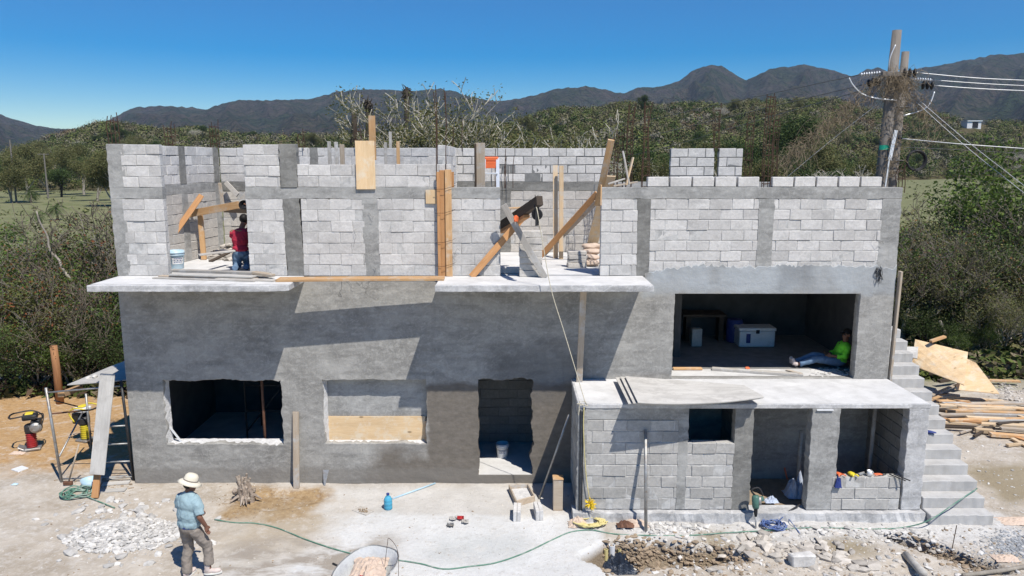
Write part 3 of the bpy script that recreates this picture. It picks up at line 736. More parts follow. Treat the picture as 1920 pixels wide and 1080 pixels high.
for i in range(n_ + 1):
    x = xa0 - .1 + (xa1 - xa0 + .14) * i / n_; vs += [V((x, YA - .16 + U(-.02, .02), -.05)), V((x, YA + .2, -.05)), V((x, YA + .2, .17)), V((x, YA - .14 + U(-.012, .012), .17 + U(-.012, .008)))]
fs = [(0, 1, 2, 3), tuple(n_ * 4 + q for q in (3, 2, 1, 0))]
for i in range(n_):
    for q in range(4): fs.append((i * 4 + q, i * 4 + 4 + q, i * 4 + 4 + (q + 1) % 4, i * 4 + (q + 1) % 4))
m.add(vs, fs); m.build('annex_plinth', M['slab'], house)
m = MB(); m.box(xa0 + .15, xa1 - .16, YA + .19, 17, .03, .1); m.build('annex_floor', M['clay'], house)
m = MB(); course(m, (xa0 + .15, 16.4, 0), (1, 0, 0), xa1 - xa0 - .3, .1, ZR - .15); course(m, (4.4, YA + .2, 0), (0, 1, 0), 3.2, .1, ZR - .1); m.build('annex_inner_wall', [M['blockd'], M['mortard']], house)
m = MB(); m.box(*(XA(1530, 770) + k for k in (0, .3)), YA - .05, YA + .02, ZR - .115, ZR - .1); m.build('ledge_strip', M['white'], house)

# ---- outside stairs
st = thing('concrete_stairs', 'flight of grey concrete steps climbing beside the right wall of the house', 'stairs', (8.1, 12.7, 0))
for i in range(14):
    z1 = .2 * (i + 1); y = 12.68 + .287 * i; m = MB()
    n_ = 14; x0_, x1_ = 7.6, 8.76 + U(-.02, .02)
    vs = []
    for k in range(n_ + 1):
        x = x0_ + (x1_ - x0_) * k / n_; vs += [V((x, y + U(-.006, .006), -.1)), V((x, y + (.287 if i < 13 else 1.6), -.1)), V((x, y + (.287 if i < 13 else 1.6), z1 - .003 * (i % 2))), V((x, y + U(-.008, .004), z1 + U(-.006, .004)))]
    fs = [(0, 1, 2, 3), tuple(n_ * 4 + q for q in (3, 2, 1, 0))]
    for k in range(n_):
        for q in range(4): fs.append((k * 4 + q, k * 4 + 4 + q, k * 4 + 4 + (q + 1) % 4, k * 4 + (q + 1) % 4))
    m.add(vs, fs); m.build('step', M['step'], st, bevel=.012)
# ================= loose things =================
def plank(p0, p1, w_=.1, t_=.035, mk='wood', label=None, cat='plank', name='plank', parent=None, up=(0, 0, 1), group=None, bow=0.0, bevel=.004):
    """a sawn board; its local X runs along the grain. p0/p1 are the ends of its centre line"""
    p0, p1 = V(p0), V(p1); A = p1 - p0; L = A.length; A.normalize(); B = V(up).cross(A)
    if B.length < 1e-3: B = V((0, 1, 0)).cross(A)
    B.normalize(); C = A.cross(B); n_ = max(2, int(L / .35)); vs = []
    for i in range(n_ + 1):
        x = L * i / n_; z = bow * math.sin(math.pi * i / n_)
        vs += [V((x, -w_ / 2, -t_ / 2 + z)), V((x, w_ / 2, -t_ / 2 + z)), V((x, w_ / 2, t_ / 2 + z)), V((x, -w_ / 2, t_ / 2 + z))]
    vs = [v + V((U(-.003, .003), U(-.002, .002), 0)) for v in vs]
    fs = [(0, 3, 2, 1), tuple(n_ * 4 + q for q in (0, 1, 2, 3))]
    for i in range(n_):
        for q in range(4): fs.append((i * 4 + q, i * 4 + (q + 1) % 4, i * 4 + 4 + (q + 1) % 4, i * 4 + 4 + q))
    m = MB(); m.add(vs, fs); o = m.build(name, M[mk], None, bevel=bevel)
    rot = Matrix((A, B, C)).transposed().to_4x4(); pl = world_loc(parent) if parent else V((0, 0, 0))
    o.matrix_basis = Matrix.Translation(p0 - pl) @ rot
    if parent: o.parent = parent
    else: tag(o, label, cat, group)
    return o
def one(mb, name, mk, label, cat, group=None, **k):
    c = V([sum(v[i] for v in mb.v) / len(mb.v) for i in range(2)] + [min(v[2] for v in mb.v)])
    o = mb.build(name, [M[q] for q in mk] if isinstance(mk, (list, tuple)) else M[mk], org=c, **k); return tag(o, label, cat, group)
def curve(pts, n=8):
    """smooth path through points"""
    P = [V(p) for p in pts]; P = [P[0] * 2 - P[1]] + P + [P[-1] * 2 - P[-2]]; out = []
    for i in range(1, len(P) - 2):
        for k in range(n):
            t_ = k / n; a, b, c, d = P[i - 1], P[i], P[i + 1], P[i + 2]
            out.append(.5 * ((2 * b) + (c - a) * t_ + (2 * a - 5 * b + 4 * c - d) * t_ ** 2 + (3 * b - a - 3 * c + d) * t_ ** 3))
    out.append(P[-2]); return out
zf = ZF + .003; zr = ZR + .004
FF = lambda u, v, h=0: gz(u, v, zf + h)
TT = lambda u, v, h=0: gz(u, v, zr + h)

# -- buckets
def bucket(name, label, base, r, h, mk, lab=None, labang=0, tilt=0, lm='navy'):
    t_ = thing(name, label, 'bucket', base); m = MB(); c = V(base)
    prof = [(r * .82, 0), (r * .83, .004), (r * .95, h * .74), (r * 1.03, h * .75), (r * 1.03, h * .78), (r * .97, h * .79), (r * .98, h * .86), (r * 1.06, h * .87), (r * 1.06, h * .90), (r, h * .91), (r * 1.02, h), (r * .97, h), (r * .93, h * .7), (r * .8, .02)]
    m.lathe(prof, c, 32, capb=True); f = [tuple(len(m.v) - 32 + k for k in range(32))]; m.f += f; m.m += [0]
    m.build('shell', M[mk], t_, smooth=True)
    if lab:
        m = MB(); g_ = []
        for i in range(5):
            z = h * (.28 + .34 * i / 4); rr = r * (.84 + .11 * z / (h * .74)) + .004; g_.append([c + V((rr * math.cos(a), rr * math.sin(a), z)) for a in [R(labang - 42 + 84 * k / 12) for k in range(13)]])
        m.sheet(g_); m.build('printed_label', M[lab], t_, smooth=True)
        m = MB()
        for rr_, n_ in ((.56, 5), (.46, 3), (.36, 4)):
            for k in range(n_):
                a = R(labang - 30 + 60 * k / n_); z = h * rr_; q = r * (.84 + .11 * z / (h * .74)) + .006
                m.sheet([[c + V((q * math.cos(a + d), q * math.sin(a + d), z + e)) for d in (0, .09, .18)] for e in (0, h * .035)])
        m.build('print', M[lm], t_)
    m = MB(); hp = [c + V((r * 1.05 * math.cos(R(a + labang)), r * 1.05 * math.sin(R(a + labang)), h * .8 - .55 * h * math.sin(R((a + 90)) ) * .5 * (1 if True else 0))) for a in range(-90, 91, 12)]
    m.tube(hp, .003, 5); m.build('wire_handle', M['steel'], t_, smooth=True); return t_
bucket('bucket', 'pale blue plastic bucket on the upper floor beside the left block wall', FF(331, 503), .175, .38, 'ltblue', 'white', -50)
bucket('bucket', 'white printed bucket standing on the shaded floor inside the doorway', gz(942, 856, .178), .135, .31, 'white', 'white', -90)

# -- trestle of raw timber in the upper left room
tr = thing('timber_trestle', 'rough trestle of new orange timber in the upper left room', 'trestle', at(360, 490, 17))
plank(at(338, 404, 17), at(448, 384, 16.6), .05, .16, 'wood', parent=tr, name='beam'); 
p_ = at(375, 400, 17); plank(p_, V((p_.x + .04, 16.95, zf)), .11, .07, 'wood', parent=tr, name='leg', up=(0, 1, 0))
p_ = at(334, 402, 17.05); plank(p_, V((p_.x, 17.05, zf)), .09, .05, 'wood', parent=tr, name='leg', up=(0, 1, 0))
plank(at(313, 458, 16.2), at(378, 366, 16.9), .12, .04, 'woodo', parent=tr, name='brace', up=(0, 1, .3))
plank(at(420, 394, 17.3), at(462, 396, 17.3), .05, .1, 'woodd', parent=tr, name='rail')
plank(at(411, 343, YB - .1), at(417, 384, YB - .05), .1, .05, 'woodc', 'short stained board fixed upright on the back corner column', up=(0, 1, 0))
plank(at(423, 342, YB - .15), at(446, 366, YB - .3), .11, .05, 'woodg', 'short grey board end sticking out below the tie beam', up=(0, 1, 0))
m = MB()
for k in range(150):
    a = U(0, 6.28); q = math.sqrt(U(0, 1)); x = -6.05 + 1.0 * q * math.cos(a); y = 17.35 + .6 * q * math.sin(a); s = U(.03, .13); hgt = .42 * (1 - q * q)
    m.rock((x, y, zf + U(0, 1) * hgt + .02), (s * 1.5, s, s * .6), 1, .3)
tag(one(m, 'rubble_heap', 'rubtan', None, None, bevel=0), kind='stuff')
m = MB()
def heap(m, c, rx, ry, h, n_, s0, s1, mass=True):
    c = V(c)
    if mass:
        g_ = []
        for i in range(13):
            g_.append([c + V((rx * i / 12 * math.cos(R(k * 10)) * (1 + .15 * noise.noise(V((k * .3 % 3.6, i * .2, 1)))), ry * i / 12 * math.sin(R(k * 10)), h * (1 - i / 12) ** 1.1 * (1 + .3 * noise.noise(V((math.cos(R(k * 10)) * i * .2, math.sin(R(k * 10)) * i * .2, 5)))) - (.02 if i == 12 else 0))) for k in range(37)])
        m.sheet(g_)
    for k in range(n_):
        a = U(0, 6.28); q = math.sqrt(U(0, 1)); s = U(s0, s1) ** 1.0
        m.rock(c + V((rx * q * math.cos(a), ry * q * math.sin(a), h * (1 - q) + s * .2)), (s * U(.8, 1.5), s * U(.7, 1.2), s * U(.4, .8)), 1, .32)
m = MB(); heap(m, (-5.55, 16.45, zf), .62, .5, .3, 500, .012, .03)
tag(one(m, 'gravel_heap', 'rubtan', None, None), kind='stuff')
plank(FF(372, 478, .38), FF(440, 470, .42), .16, .03, 'woodg', 'weathered board lying across the rubble in the upper left room')
plank(FF(395, 490, .18), FF(428, 474, .28), .1, .03, 'woodd', 'short dark board leaning on the rubble behind the red shirted worker')
# -- boards on the left balcony
P_ = [((322, 507), (505, 513), .16, .05, 'woodg', 'thick grey board lying nearest the wall on the left balcony', .05),
      ((322, 514), (476, 519), .2, .03, 'plyg', 'wide pale board lying in the middle of the left balcony pile', .035),
      ((288, 521), (478, 527), .09, .025, 'woodg', 'thin grey board at the outer edge of the left balcony', .0),
      ((300, 517), (482, 523), .12, .025, 'woodc', 'thin stained board on the left balcony below the pale wide one', .0),
      ((408, 522), (517, 526), .2, .025, 'woodg', 'short wide grey board at the right end of the left balcony', .0)]
for a, b, w_, t_, mk, lb, dz in P_: plank(FF(a[0], a[1], t_ / 2 + dz), FF(b[0], b[1], t_ / 2 + dz), w_, t_, mk, lb)
plank(FF(476, 511, .1), FF(512, 517, .06), .14, .05, 'woodc', 'short brown board end resting on the grey balcony boards')
a, b = FF(521, 524, .022), FF(833, 522, .022)
plank(a, b, .34, .045, 'wood', 'long orange plank bridging the gap between the two balconies', bow=.005)
plank(a + V((0, -.16, -.06)), a + V((.32, -.16, -.06)), .03, .07, 'woodd', 'short dark batten under the left end of the long orange plank')

# -- formwork on the face of the wall
def board_on_wall(u0, u1, v0, v1, y, mk, label, t_=.02, name='plywood_form', cat='plywood', **k):
    a = at((u0 + u1) / 2, v0, y); w_ = (u1 - u0) / F * (a - V((0, 0, H))).length
    return plank(V((a.x, y, a.z)), V((a.x, y, zv(v1, y))), w_, t_, mk, label, cat, name, up=(0, -1, 0), **k)
board_on_wall(666, 701, 264, 355, Y0 - .035, 'ply', 'orange plywood form strapped over the top of the block wall')
board_on_wall(691, 703, 217, 300, Y0 + .19, 'wood', 'upright pine board rising behind the orange plywood form', .04, 'plank', 'plank')
board_on_wall(798, 820, 356, 382, Y0 - .03, 'ply', 'small square of plywood nailed beside the column form')
fc = thing('column_form', 'tall formwork of two orange boards wired round a corner column', 'formwork', at(832, 515, Y0 - .04))
def fpart(u0, u1, v0, v1, y, t_, mk):
    a = at((u0 + u1) / 2, v0, y); w_ = (u1 - u0) / F * (a - V((0, 0, H))).length
    plank(V((a.x, y, a.z)), V((a.x, y, zf)), w_, t_, mk, parent=fc, name='form_board', up=(0, -1, 0))
fpart(818.5, 824, 322, 515, Y0 - .09, .03, 'woodo'); fpart(824, 841, 319, 515, Y0 - .045, .04, 'woodo'); fpart(834, 846, 318, 515, Y0 - .085, .03, 'wood'); 
m = MB()
for v_ in (355, 400, 455, 500):
    a, b = at(816, v_, Y0 - .12), at(849, v_ - 5, Y0 - .12); m.tube([a, (a + b) / 2 + V((0, -.01, -.02)), b, b + V((.05, .02, .03))], .004, 5)
m.build('binding_wire', M['rebar'], fc)
board_on_wall(845, 851, 322, 352, Y0 + .02, 'woodo', 'short stub of orange board behind the top of the column form', .03, 'plank', 'plank')
pst = board_on_wall(892, 909, 268, 420, 15.3, 'woodc', 'stained upright board standing left of the stepladder', .04, 'plank', 'plank')
board_on_wall(889, 893, 270, 420, 15.27, 'woodd', 'thin strip standing for the shaded dark side of the stained board beside the stepladder', .06, 'plank', 'plank')  # strip added as the board's dark side, shade put into its colour
for u0, u1, v0, mk, y, lb in ((614, 620, 265, 'woodg', 17.4, 'thin pale post left of the plywood form, nearest the fresh column'), (627, 633, 266, 'woodg', 16.6, 'pale post standing behind the low block wall'), (637, 645, 271, 'woodc', 16.2, 'brown post beside the pale one behind the low wall'), (729, 734, 247, 'woodg', 18.9, 'taller slim grey post beyond the back wall'), (720, 725, 267, 'woodg', 17.8, 'short grey post right of the plywood form'), (743, 749, 265, 'wood', 17.0, 'short orange post behind the low wall')):
    board_on_wall(u0, u1, v0, 420, y, mk, lb, .05, 'timber_post', 'post')
# stepladder
sl_ = thing('stepladder', 'white stepladder with an orange top standing behind the wall', 'ladder', V((at(921, 350, 16).x, 16, zf)))
zt_ = zv(294, 16); c = world_loc(sl_); m = MB(); m.box(c.x - .16, c.x + .16, 15.9, 16.1, zt_ - .1, zt_, .004); m.build('top_cap', M['orange'], sl_, bevel=.02)
m = MB(); m.box(c.x - .13, c.x + .13, 15.89, 15.91, zt_ - .24, zt_ - .1); m.build('tool_tray', M['orange'], sl_, bevel=.01)
for s in (-1, 1):
    m = MB(); m.bar((c.x + s * .14, 15.92, zt_ - .03), (c.x + s * .2 - .04, 15.45, zf), .07, .025); m.build('rail', M['alu'], sl_, bevel=.004)
    m = MB(); m.bar((c.x + s * .14, 16.08, zt_ - .03), (c.x + s * .18 - .06, 16.6, zf), .05, .025); m.build('rail', M['alu'], sl_, bevel=.004)
for k in range(6):
    q = (k + 1) / 7; w_ = .14 + .04 * q; y = 15.92 - .47 * q; m = MB(); m.box(c.x - w_ - .04 * q, c.x + w_ - .04 * q, y - .05, y + .05, zt_ - .03 - (zt_ - zf) * q, zt_ - (zt_ - zf) * q); m.build('step', M['alu'], sl_, bevel=.005)

# -- hoist over the middle opening
ho = thing('timber_hoist', 'crossed plank hoist frame with a dark beam over the middle balcony', 'hoist', FF(950, 515))
A_, B_ = at(940, 424, 15.3), at(1012, 376, 13.35)
plank(A_, B_, .12, .17, 'woodd', parent=ho, name='beam'); plank(A_ + V((.0, 0, -.12)), A_.lerp(B_, .7) + V((0, 0, -.13)), .12, .06, 'woodo', parent=ho, name='lower_beam')
plank(FF(884, 519), at(985, 402, 14.55), .13, .045, 'woodo', parent=ho, name='leg', up=(0, 1, 0))
plank(FF(1022, 521), at(944, 384, 14.2), .12, .045, 'woodg', parent=ho, name='leg', up=(0, 1, 0))
plank(at(948, 391, 14.35), at(978, 390, 14.35), .1, .04, 'wood', parent=ho, name='cleat')
m = MB(); a = at(968, 411, 14.1); m.rock(a, (.06, .03, .06), 2, .5); m.build('orange_strap', M['orange'], ho)
pl_ = thing('pulley', 'black pulley wheel hanging from the end of the hoist beam', 'pulley', at(1007, 402, 13.35)); c = world_loc(pl_)
rt = Matrix.Rotation(R(90), 3, 'Y') @ Matrix.Rotation(0, 3, 'Z'); rt = Matrix.Rotation(R(65), 3, 'Z') @ rt
m = MB(); m.lathe([(.03, -.025), (.1, -.025), (.1, -.018), (.075, 0), (.1, .018), (.1, .025), (.03, .025)], c, 28, rt, False); m.build('wheel', M['black'], pl_, smooth=False)
for s in (-1, 1):
    m = MB(); m.bar(c + rt @ V((-.13, 0, s * .032)), c + rt @ V((.2, 0, s * .032)), .04, .006, up=(0, 1, 0)); m.build('cheek_plate', M['steeld'], pl_)
m = MB(); m.tube([c + rt @ V((-.2, 0, 0)), c + V((0, 0, .2)), B_ + V((-.03, .05, .09))], .009, 6); m.tube([c + V((-.06, 0, .05)), B_ + V((-.08, .08, -.05)), B_ + V((-.08, .08, .1))], .007, 6); m.build('hanger', M['steeld'], pl_)
rp = [c + V((.0, -.1, .07)), at(1020, 470, 13.2), at(1034, 545, 13.15), at(1057, 620, 13.05), at(1081, 700, 12.95), at(1098, 757, 12.86)]
m = MB(); m.tube(curve([c + V((0, .2, -.12)), c + V((-.02, .08, .07))] + rp), .008, 6); one(m, 'hoist_rope', 'rope', 'taut tan rope running from the pulley down to the terrace corner', 'rope', smooth=True)
# block stacks
def stack(cx, cy, z, n_, w_, d_, h, label, group, turn=0, mk='blockw', name='concrete_block', two=False):
    for k in range(n_):
        for s in ((-1, 1) if two else (0,)):
            m = MB(); rr = Matrix.Rotation(R(turn + U(-5, 5)), 3, 'Z'); o_ = V((cx + s * (w_ / 4 + .003) + U(-.012, .012), cy + U(-.015, .015), 0))
            ww = w_ / 2 - .004 if two else w_
            m.box(o_.x - ww / 2, o_.x + ww / 2, o_.y - d_ / 2, o_.y + d_ / 2, z + k * h + .003, z + (k + 1) * h, .004, rot=rr)
            one(m, name, mk, label, 'block', group, bevel=.01)
q = FF(995, 519)
stack(q.x, 14.45, zf, 7, .44, .2, .128, 'flat concrete block in the tall stack behind the hoist', 'blocks stacked behind the hoist', 0, 'blockt', two=False)
q = FF(1083, 502); stack(q.x, q.y + .15, zf, 4, .4, .2, .085, 'flat concrete block in the low stack by the right jamb', 'blocks in the low stack by the right jamb', 4, 'blockt')
q = FF(958, 505); stack(q.x - .05, 15.0, zf, 1, .42, .42, .12, 'single pale block on the floor left of the tall stack', None, 3, 'blockw')
for k in range(4):
    m = MB(); q = FF(1108, 500 - k * 2); m.rock(V((q.x + U(-.02, .05), q.y + .12, zf + .07 + k * .1)), (.22, .16, .07), 3, .12, rot=Matrix.Rotation(U(-.3, .3), 3, 'Z')); one(m, 'cement_sack', 'sack', 'tan cement sack in the small pile beside the right jamb', 'sack', 'sacks piled by the right jamb', smooth=True)
# timbers in the middle opening
a = FF(1042, 484); plank(a, V((a.x - .02, a.y + .25, zv(310, a.y + .25))), .11, .05, 'woodp', 'left one of two pale pine posts standing in the middle opening', 'post', 'timber_post', up=(0, 1, 0))
a = FF(1052, 486); plank(a, V((a.x - .0, a.y + .25, zv(311, a.y + .25))), .1, .05, 'woodp', 'right one of two pale pine posts standing in the middle opening', 'post', 'timber_post', up=(0, 1, 0))
a = FF(1108, 470); plank(a + V((0, 0, .02)), at(1143, 330, 16.0), .26, .03, 'woodp', 'wide pale board leaning against the right jamb of the middle opening', up=(0, 1, 0))
plank(at(1120, 385, 15.3), at(1146, 262, 14.75), .13, .05, 'wood', 'long pine plank poking above the wall at the right jamb', up=(0, 1, 0))
plank(FF(1012, 482, .05), at(1120, 362, 16.3), .12, .06, 'woodo', 'upper of two brown braces leaning behind the pale posts', up=(0, 1, 0))
plank(FF(1020, 476, .04), at(1118, 378, 16.7), .12, .06, 'woodc', 'lower of two brown braces leaning behind the pale posts', up=(0, 1, 0))
a = at(1147, 352, Y0 + .08); plank(V((xG - .01, Y0 + .05, zv(385, Y0))), V((xG - .01, Y0 + .05, BT + .05)), .12, .025, 'wood', 'short form board fixed at the top of the right jamb', up=(1, 0, 0))
for (u, v), (u2, v2), mk, lb in (((1168, 283), (1180, 346), 'woodg', 'grey stick leaning up left among the scraps on the tie beam'), ((1187, 295), (1174, 347), 'woodp', 'pale stick leaning right among the scraps on the tie beam'), ((1140, 345), (1172, 335), 'woodg', 'short grey scrap lying across the tie beam'), ((1150, 349), (1195, 341), 'woodc', 'long brown scrap lying across the tie beam')):
    plank(at(u2, v2, Y0 + .1) if v2 > v else at(u, v, Y0 + .1), at(u, v, Y0 + .15) if v2 > v else at(u2, v2, Y0 + .15), .05, .03, mk, lb, 'stick', 'stick')

# -- terrace
def sheet(cs, n_, t_, mk, label, dip=0.0, lift=0.0, name='plywood_sheet', cat='plywood', group=None, jag=0):
    """cs: back-left, back-right, front-right, front-left"""
    a, b, c, d = [V(q) for q in cs]; g_ = []
    for i in range(n_ + 1):
        r_ = []
        for j in range(n_ + 1):
            s_, q = j / n_, i / n_; p = a.lerp(b, s_).lerp(d.lerp(c, s_), q); p.z += lift * max(0, abs(s_ - .45) * 2 - .3) ** 2 * q - dip * math.sin(math.pi * s_) * q
            r_.append(p + V((U(-jag, jag), U(-jag, jag), 0)))
        g_.append(r_)
    m = MB(); m.sheet(g_, t_); return one(m, name, mk, label, cat, group)
sh = [(1172, 705), (1392, 722), (1430, 748), (1196, 757)]
for k, (dx, lb) in enumerate(((-18, 'lowest pale plywood sheet peeping out at the left of the terrace pile'), (-9, 'middle pale plywood sheet of the terrace pile'), (0, 'large pale cement stained plywood sheet lying on top of the terrace pile'))):
    h = .06 + k * .045; cs = []
    for i, (u, v) in enumerate(sh):
        p = gz(u + (dx if i in (0, 3) else dx * .15 + 3), v + (0 if i < 2 else -1) + (2 - k), ZR + h + (.06 if i in (1, 2) else .05)); cs.append(p)
    sheet(cs, 14, .014, 'plyg', lb, .04, .05)
plank(TT(1262, 691, .03), TT(1316, 691, .03), .1, .04, 'wood', 'short orange plank at the left of the big opening')
plank(TT(1335, 691, .03), TT(1506, 703, .03), .13, .05, 'woodg', 'long grey board lying across the sill of the big opening')
plank(TT(1475, 694, .05), TT(1502, 701, .05), .09, .03, 'woodc', 'short brown offcut lying on the long grey board', 'offcut', 'wood_offcut')
m = MB(); m.rock(TT(1401, 690, .03), (.05, .03, .03), 2, .3); one(m, 'crushed_can', 'orange', 'small red crushed can lying by the long grey board', 'can')
m = MB()
for k in range(90): p = TT(1575 + random.Random(k).gauss(0, 28), 697 + random.Random(k + 99).gauss(0, 5)); s = U(.008, .03); m.rock(p + V((0, 0, s * .3)), (s * 1.5, s, s * .5), 1, .3)
tag(one(m, 'terrace_rubble', 'stone', None, None), kind='stuff')
a = TT(1086, 716); plank(a, V((a.x + .02, 13.9, ZF - .12)), .12, .05, 'woodc', 'upright prop board standing on the terrace under the balcony slab', 'prop', 'timber_prop', up=(0, 1, 0))
plank(V((7.60, 14.55, .9)), V((7.60, Y0 - .05, zv(508, Y0))), .11, .045, 'woodc', 'long board standing upright against the right corner of the house', up=(1, 0, 0))
m = MB(); q = gz(1085, 735, ZR + .05); m.tube([V((xa0 - .02, YA - .04, ZR - .2)), V((xa0, YA - .04, ZR + .06)), V((xa0 + .1, YA + .02, ZR + .04)), V((xa0 + .14, YA - .05, ZR - .02)), V((xa0 - .05, YA - .05, ZR + .02))], .009, 6); one(m, 'rope_knot', 'rope', 'knotted tan rope end looped at the terrace corner', 'rope')
m = MB(); ps = [V((at(1095, 765, YA - .06).x, YA - .06, ZR - .05))] + [at(u, v, YA - .07) for u, v in ((1094, 800), (1096, 850), (1100, 900), (1106, 940))]
m.tube(curve(ps), .009, 6); one(m, 'hanging_rope', 'yrope', 'yellow rope hanging down the left edge of the annex front', 'rope', smooth=True)
for k, dx in enumerate((0, .045)):
    m = MB(); a = V((xa0 + .02 + dx, YA - .035, .03)); m.tube([a, a + V((0.0, 0, ZR - .14))], .012, 6); one(m, 'conduit', 'steeld', 'dark conduit clipped to the annex corner, the ' + ('left' if k == 0 else 'right') + ' of two', 'pipe')

# -- inside the big opening
co = thing('cool_box', 'white cool box standing at the back of the shaded terrace room', 'cooler', TT(1419, 651)); c = world_loc(co)
m = MB(); m.box(c.x - .42, c.x + .42, c.y, c.y + .45, zr, zr + .38); m.build('body', M['white'], co, bevel=.03, segs=2)
m = MB(); m.box(c.x - .44, c.x + .44, c.y - .015, c.y + .465, zr + .383, zr + .46); m.build('lid', M['white'], co, bevel=.02, segs=2)
m = MB(); m.box(c.x - .26, c.x - .16, c.y - .006, c.y + .004, zr + .1, zr + .32); m.build('label', M['navy'], co)
m = MB(); m.box(c.x - .04, c.x + .04, c.y - .03, c.y - .002, zr + .33, zr + .42); m.build('latch', M['black'], co, bevel=.006)
m = MB(); c = TT(1376, 640); m.lathe([(.17, 0), (.19, .02), (.2, .3), (.19, .5), (.17, .55)], c, 24, capt=True); one(m, 'plastic_drum', 'navy', 'dark blue drum left of the white cool box', 'drum', smooth=False)
tb = thing('work_table', 'rough plank table in the dim left of the terrace room', 'table', TT(1335, 640)); c = world_loc(tb)
m = MB(); m.box(c.x - .75, c.x + .3, c.y - .1, c.y + .5, zr + .62, zr + .68); m.build('tabletop', M['woodd'], tb, bevel=.005)
for dx in (-.65, .15):
    m = MB(); m.box(c.x + dx, c.x + dx + .12, c.y, c.y + .3, zr, zr + .62); m.build('leg', M['woodd'], tb, bevel=.005)
m = MB(); c = TT(1306, 650); m.box(c.x - .12, c.x + .12, c.y, c.y + .2, zr, zr + .42, .01); one(m, 'concrete_block', 'blocka', 'grey block standing on end in front of the rough table', 'block', bevel=.01)

# -- ground floor windows
a = (win2[0] + win2[1]) / 2; q = (win2[2] - .02 + zv(781, Y0 + .19)) / 2
m = MB(); L_ = win2[1] - win2[0] - .06; m.box(-L_ / 2, L_ / 2, -.01, .01, -(zv(779, Y0 + .17) - win2[2] + .02) / 2, (zv(779, Y0 + .17) - win2[2] + .02) / 2)
o = m.build('plywood_board', M['ply'], None); o.location = (a - .02, Y0 + .17, q); tag(o, 'pale plywood board closing the lower half of the second window', 'plywood')
m = MB(); m.box(win2[1] - .06, win2[1] + .01, Y0 + .1, Y0 + .18, win2[2] - .02, win2[2] + .45); one(m, 'window_batten', 'wood', 'small batten wedged at the right end of the window board', 'batten')
m = MB(); m.tube([at(491, 712, Y0 + .35) + V((0, 0, .3)), at(494, 770, Y0 + .35), V((at(498, 833, Y0 + .35).x, Y0 + .35, .18))], .028, 10)
pr = one(m, 'prop_pole', 'rust', 'thin red steel prop standing inside the first window', 'prop', smooth=True)
m = MB(); m.bar(at(310, 790, Y0 + .1), V((at(341, 836, Y0 + .12).x, Y0 + .12, win1[2])), .03, .03); one(m, 'white_batten', 'white', 'thin white batten leaning in the lower left corner of the first window', 'batten')
isc = thing('indoor_scaffold', 'dim tube scaffold inside the first window', 'scaffold', (-5.3, 16.8, .18))
for x in (-6.1, -4.9):
    for y in (16.4, 17.4):
        m = MB(); m.tube([(x, y, .18), (x, y, 3.6)], .022, 8); m.build('upright', M['steeld'], isc, smooth=True)
for z in (.9, 1.5, 2.1):
    m = MB(); m.tube([(-6.1, 16.4, z), (-4.9, 16.4, z)], .02, 8); m.build('rail', M['steeld'], isc, smooth=True)
m = MB(); m.tube([(-6.1, 16.4, .4), (-4.9, 16.4, 1.9)], .018, 8); m.build('brace', M['steeld'], isc, smooth=True)
m = MB(); m.lathe([(.26, 0), (.28, .03), (.29, .4), (.28, .8), (.26, .86)], (-4.4, 16.7, .18), 24, capt=True); one(m, 'plastic_drum', 'navy', 'blue drum in the dark room behind the first window', 'drum')

# -- along the front wall
a = G(556, 915); plank(a, V((a.x + .0, Y0 - .045, zv(771, Y0))), .12, .05, 'woodc', 'narrow weathered board leaning on the wall between the two windows', up=(0, 1, 0))
sw = thing('hand_saw', 'hand saw leaning upright against the plaster wall', 'saw', G(608, 911)); c = world_loc(sw)
T_ = lambda x, z, y=0: V((c.x + x, c.y + y + z * .45, z))
m = MB(); m.add([T_(-.01, .01), T_(.02, .0), T_(.085, .34), T_(-.06, .36)] + [T_(-.01, .01, .004), T_(.02, .0, .004), T_(.085, .34, .004), T_(-.06, .36, .004)], [(0, 1, 2, 3), (7, 6, 5, 4), (0, 4, 5, 1), (1, 5, 6, 2), (2, 6, 7, 3), (3, 7, 4, 0)]); m.build('blade', M['steel'], sw)
m = MB(); m.tube(curve([T_(-.05, .35), T_(-.06, .42), T_(-.02, .46), T_(.04, .45), T_(.07, .4), T_(.06, .35), T_(0, .34), T_(-.05, .35)], 4), .018, 8); m.tube([T_(.04, .45), T_(.06, .5)], .015, 8); m.build('handle', M['woodo'], sw, smooth=True)
stp = MB(); c = GZ(460, 935)
for k in range(26):
    a = U(0, 6.28); r_ = U(.02, .16); b = c + V((r_ * math.cos(a), r_ * math.sin(a) * .8, 0)); h = U(.25, .62) * (1 - r_ * 2.2); stp.tube([b - V((0, 0, .05)), b + V((U(-.03, .03), U(-.03, .03), h * .5)), b + V((U(-.09, .09), U(-.06, .06), h))], [.055, .045, U(.012, .03)], 7)
for k in range(16):
    a = U(0, 6.28); d_ = V((math.cos(a), math.sin(a), 0)); L = U(.15, .42); stp.tube([c + d_ * .08 + V((0, 0, .1)), c + d_ * L * .6 + V((0, 0, U(.04, .1))), c + d_ * L + V((0, 0, U(0, .05)))], [.05, .03, .01], 6)
for k in range(14): stp.rock(c + V((U(-.2, .2), U(-.2, .2), U(0, .2))), U(.03, .07), 1, .4)
one(stp, 'tree_stump', 'stump', 'torn grey tree stump in brown earth before the first window', 'stump')
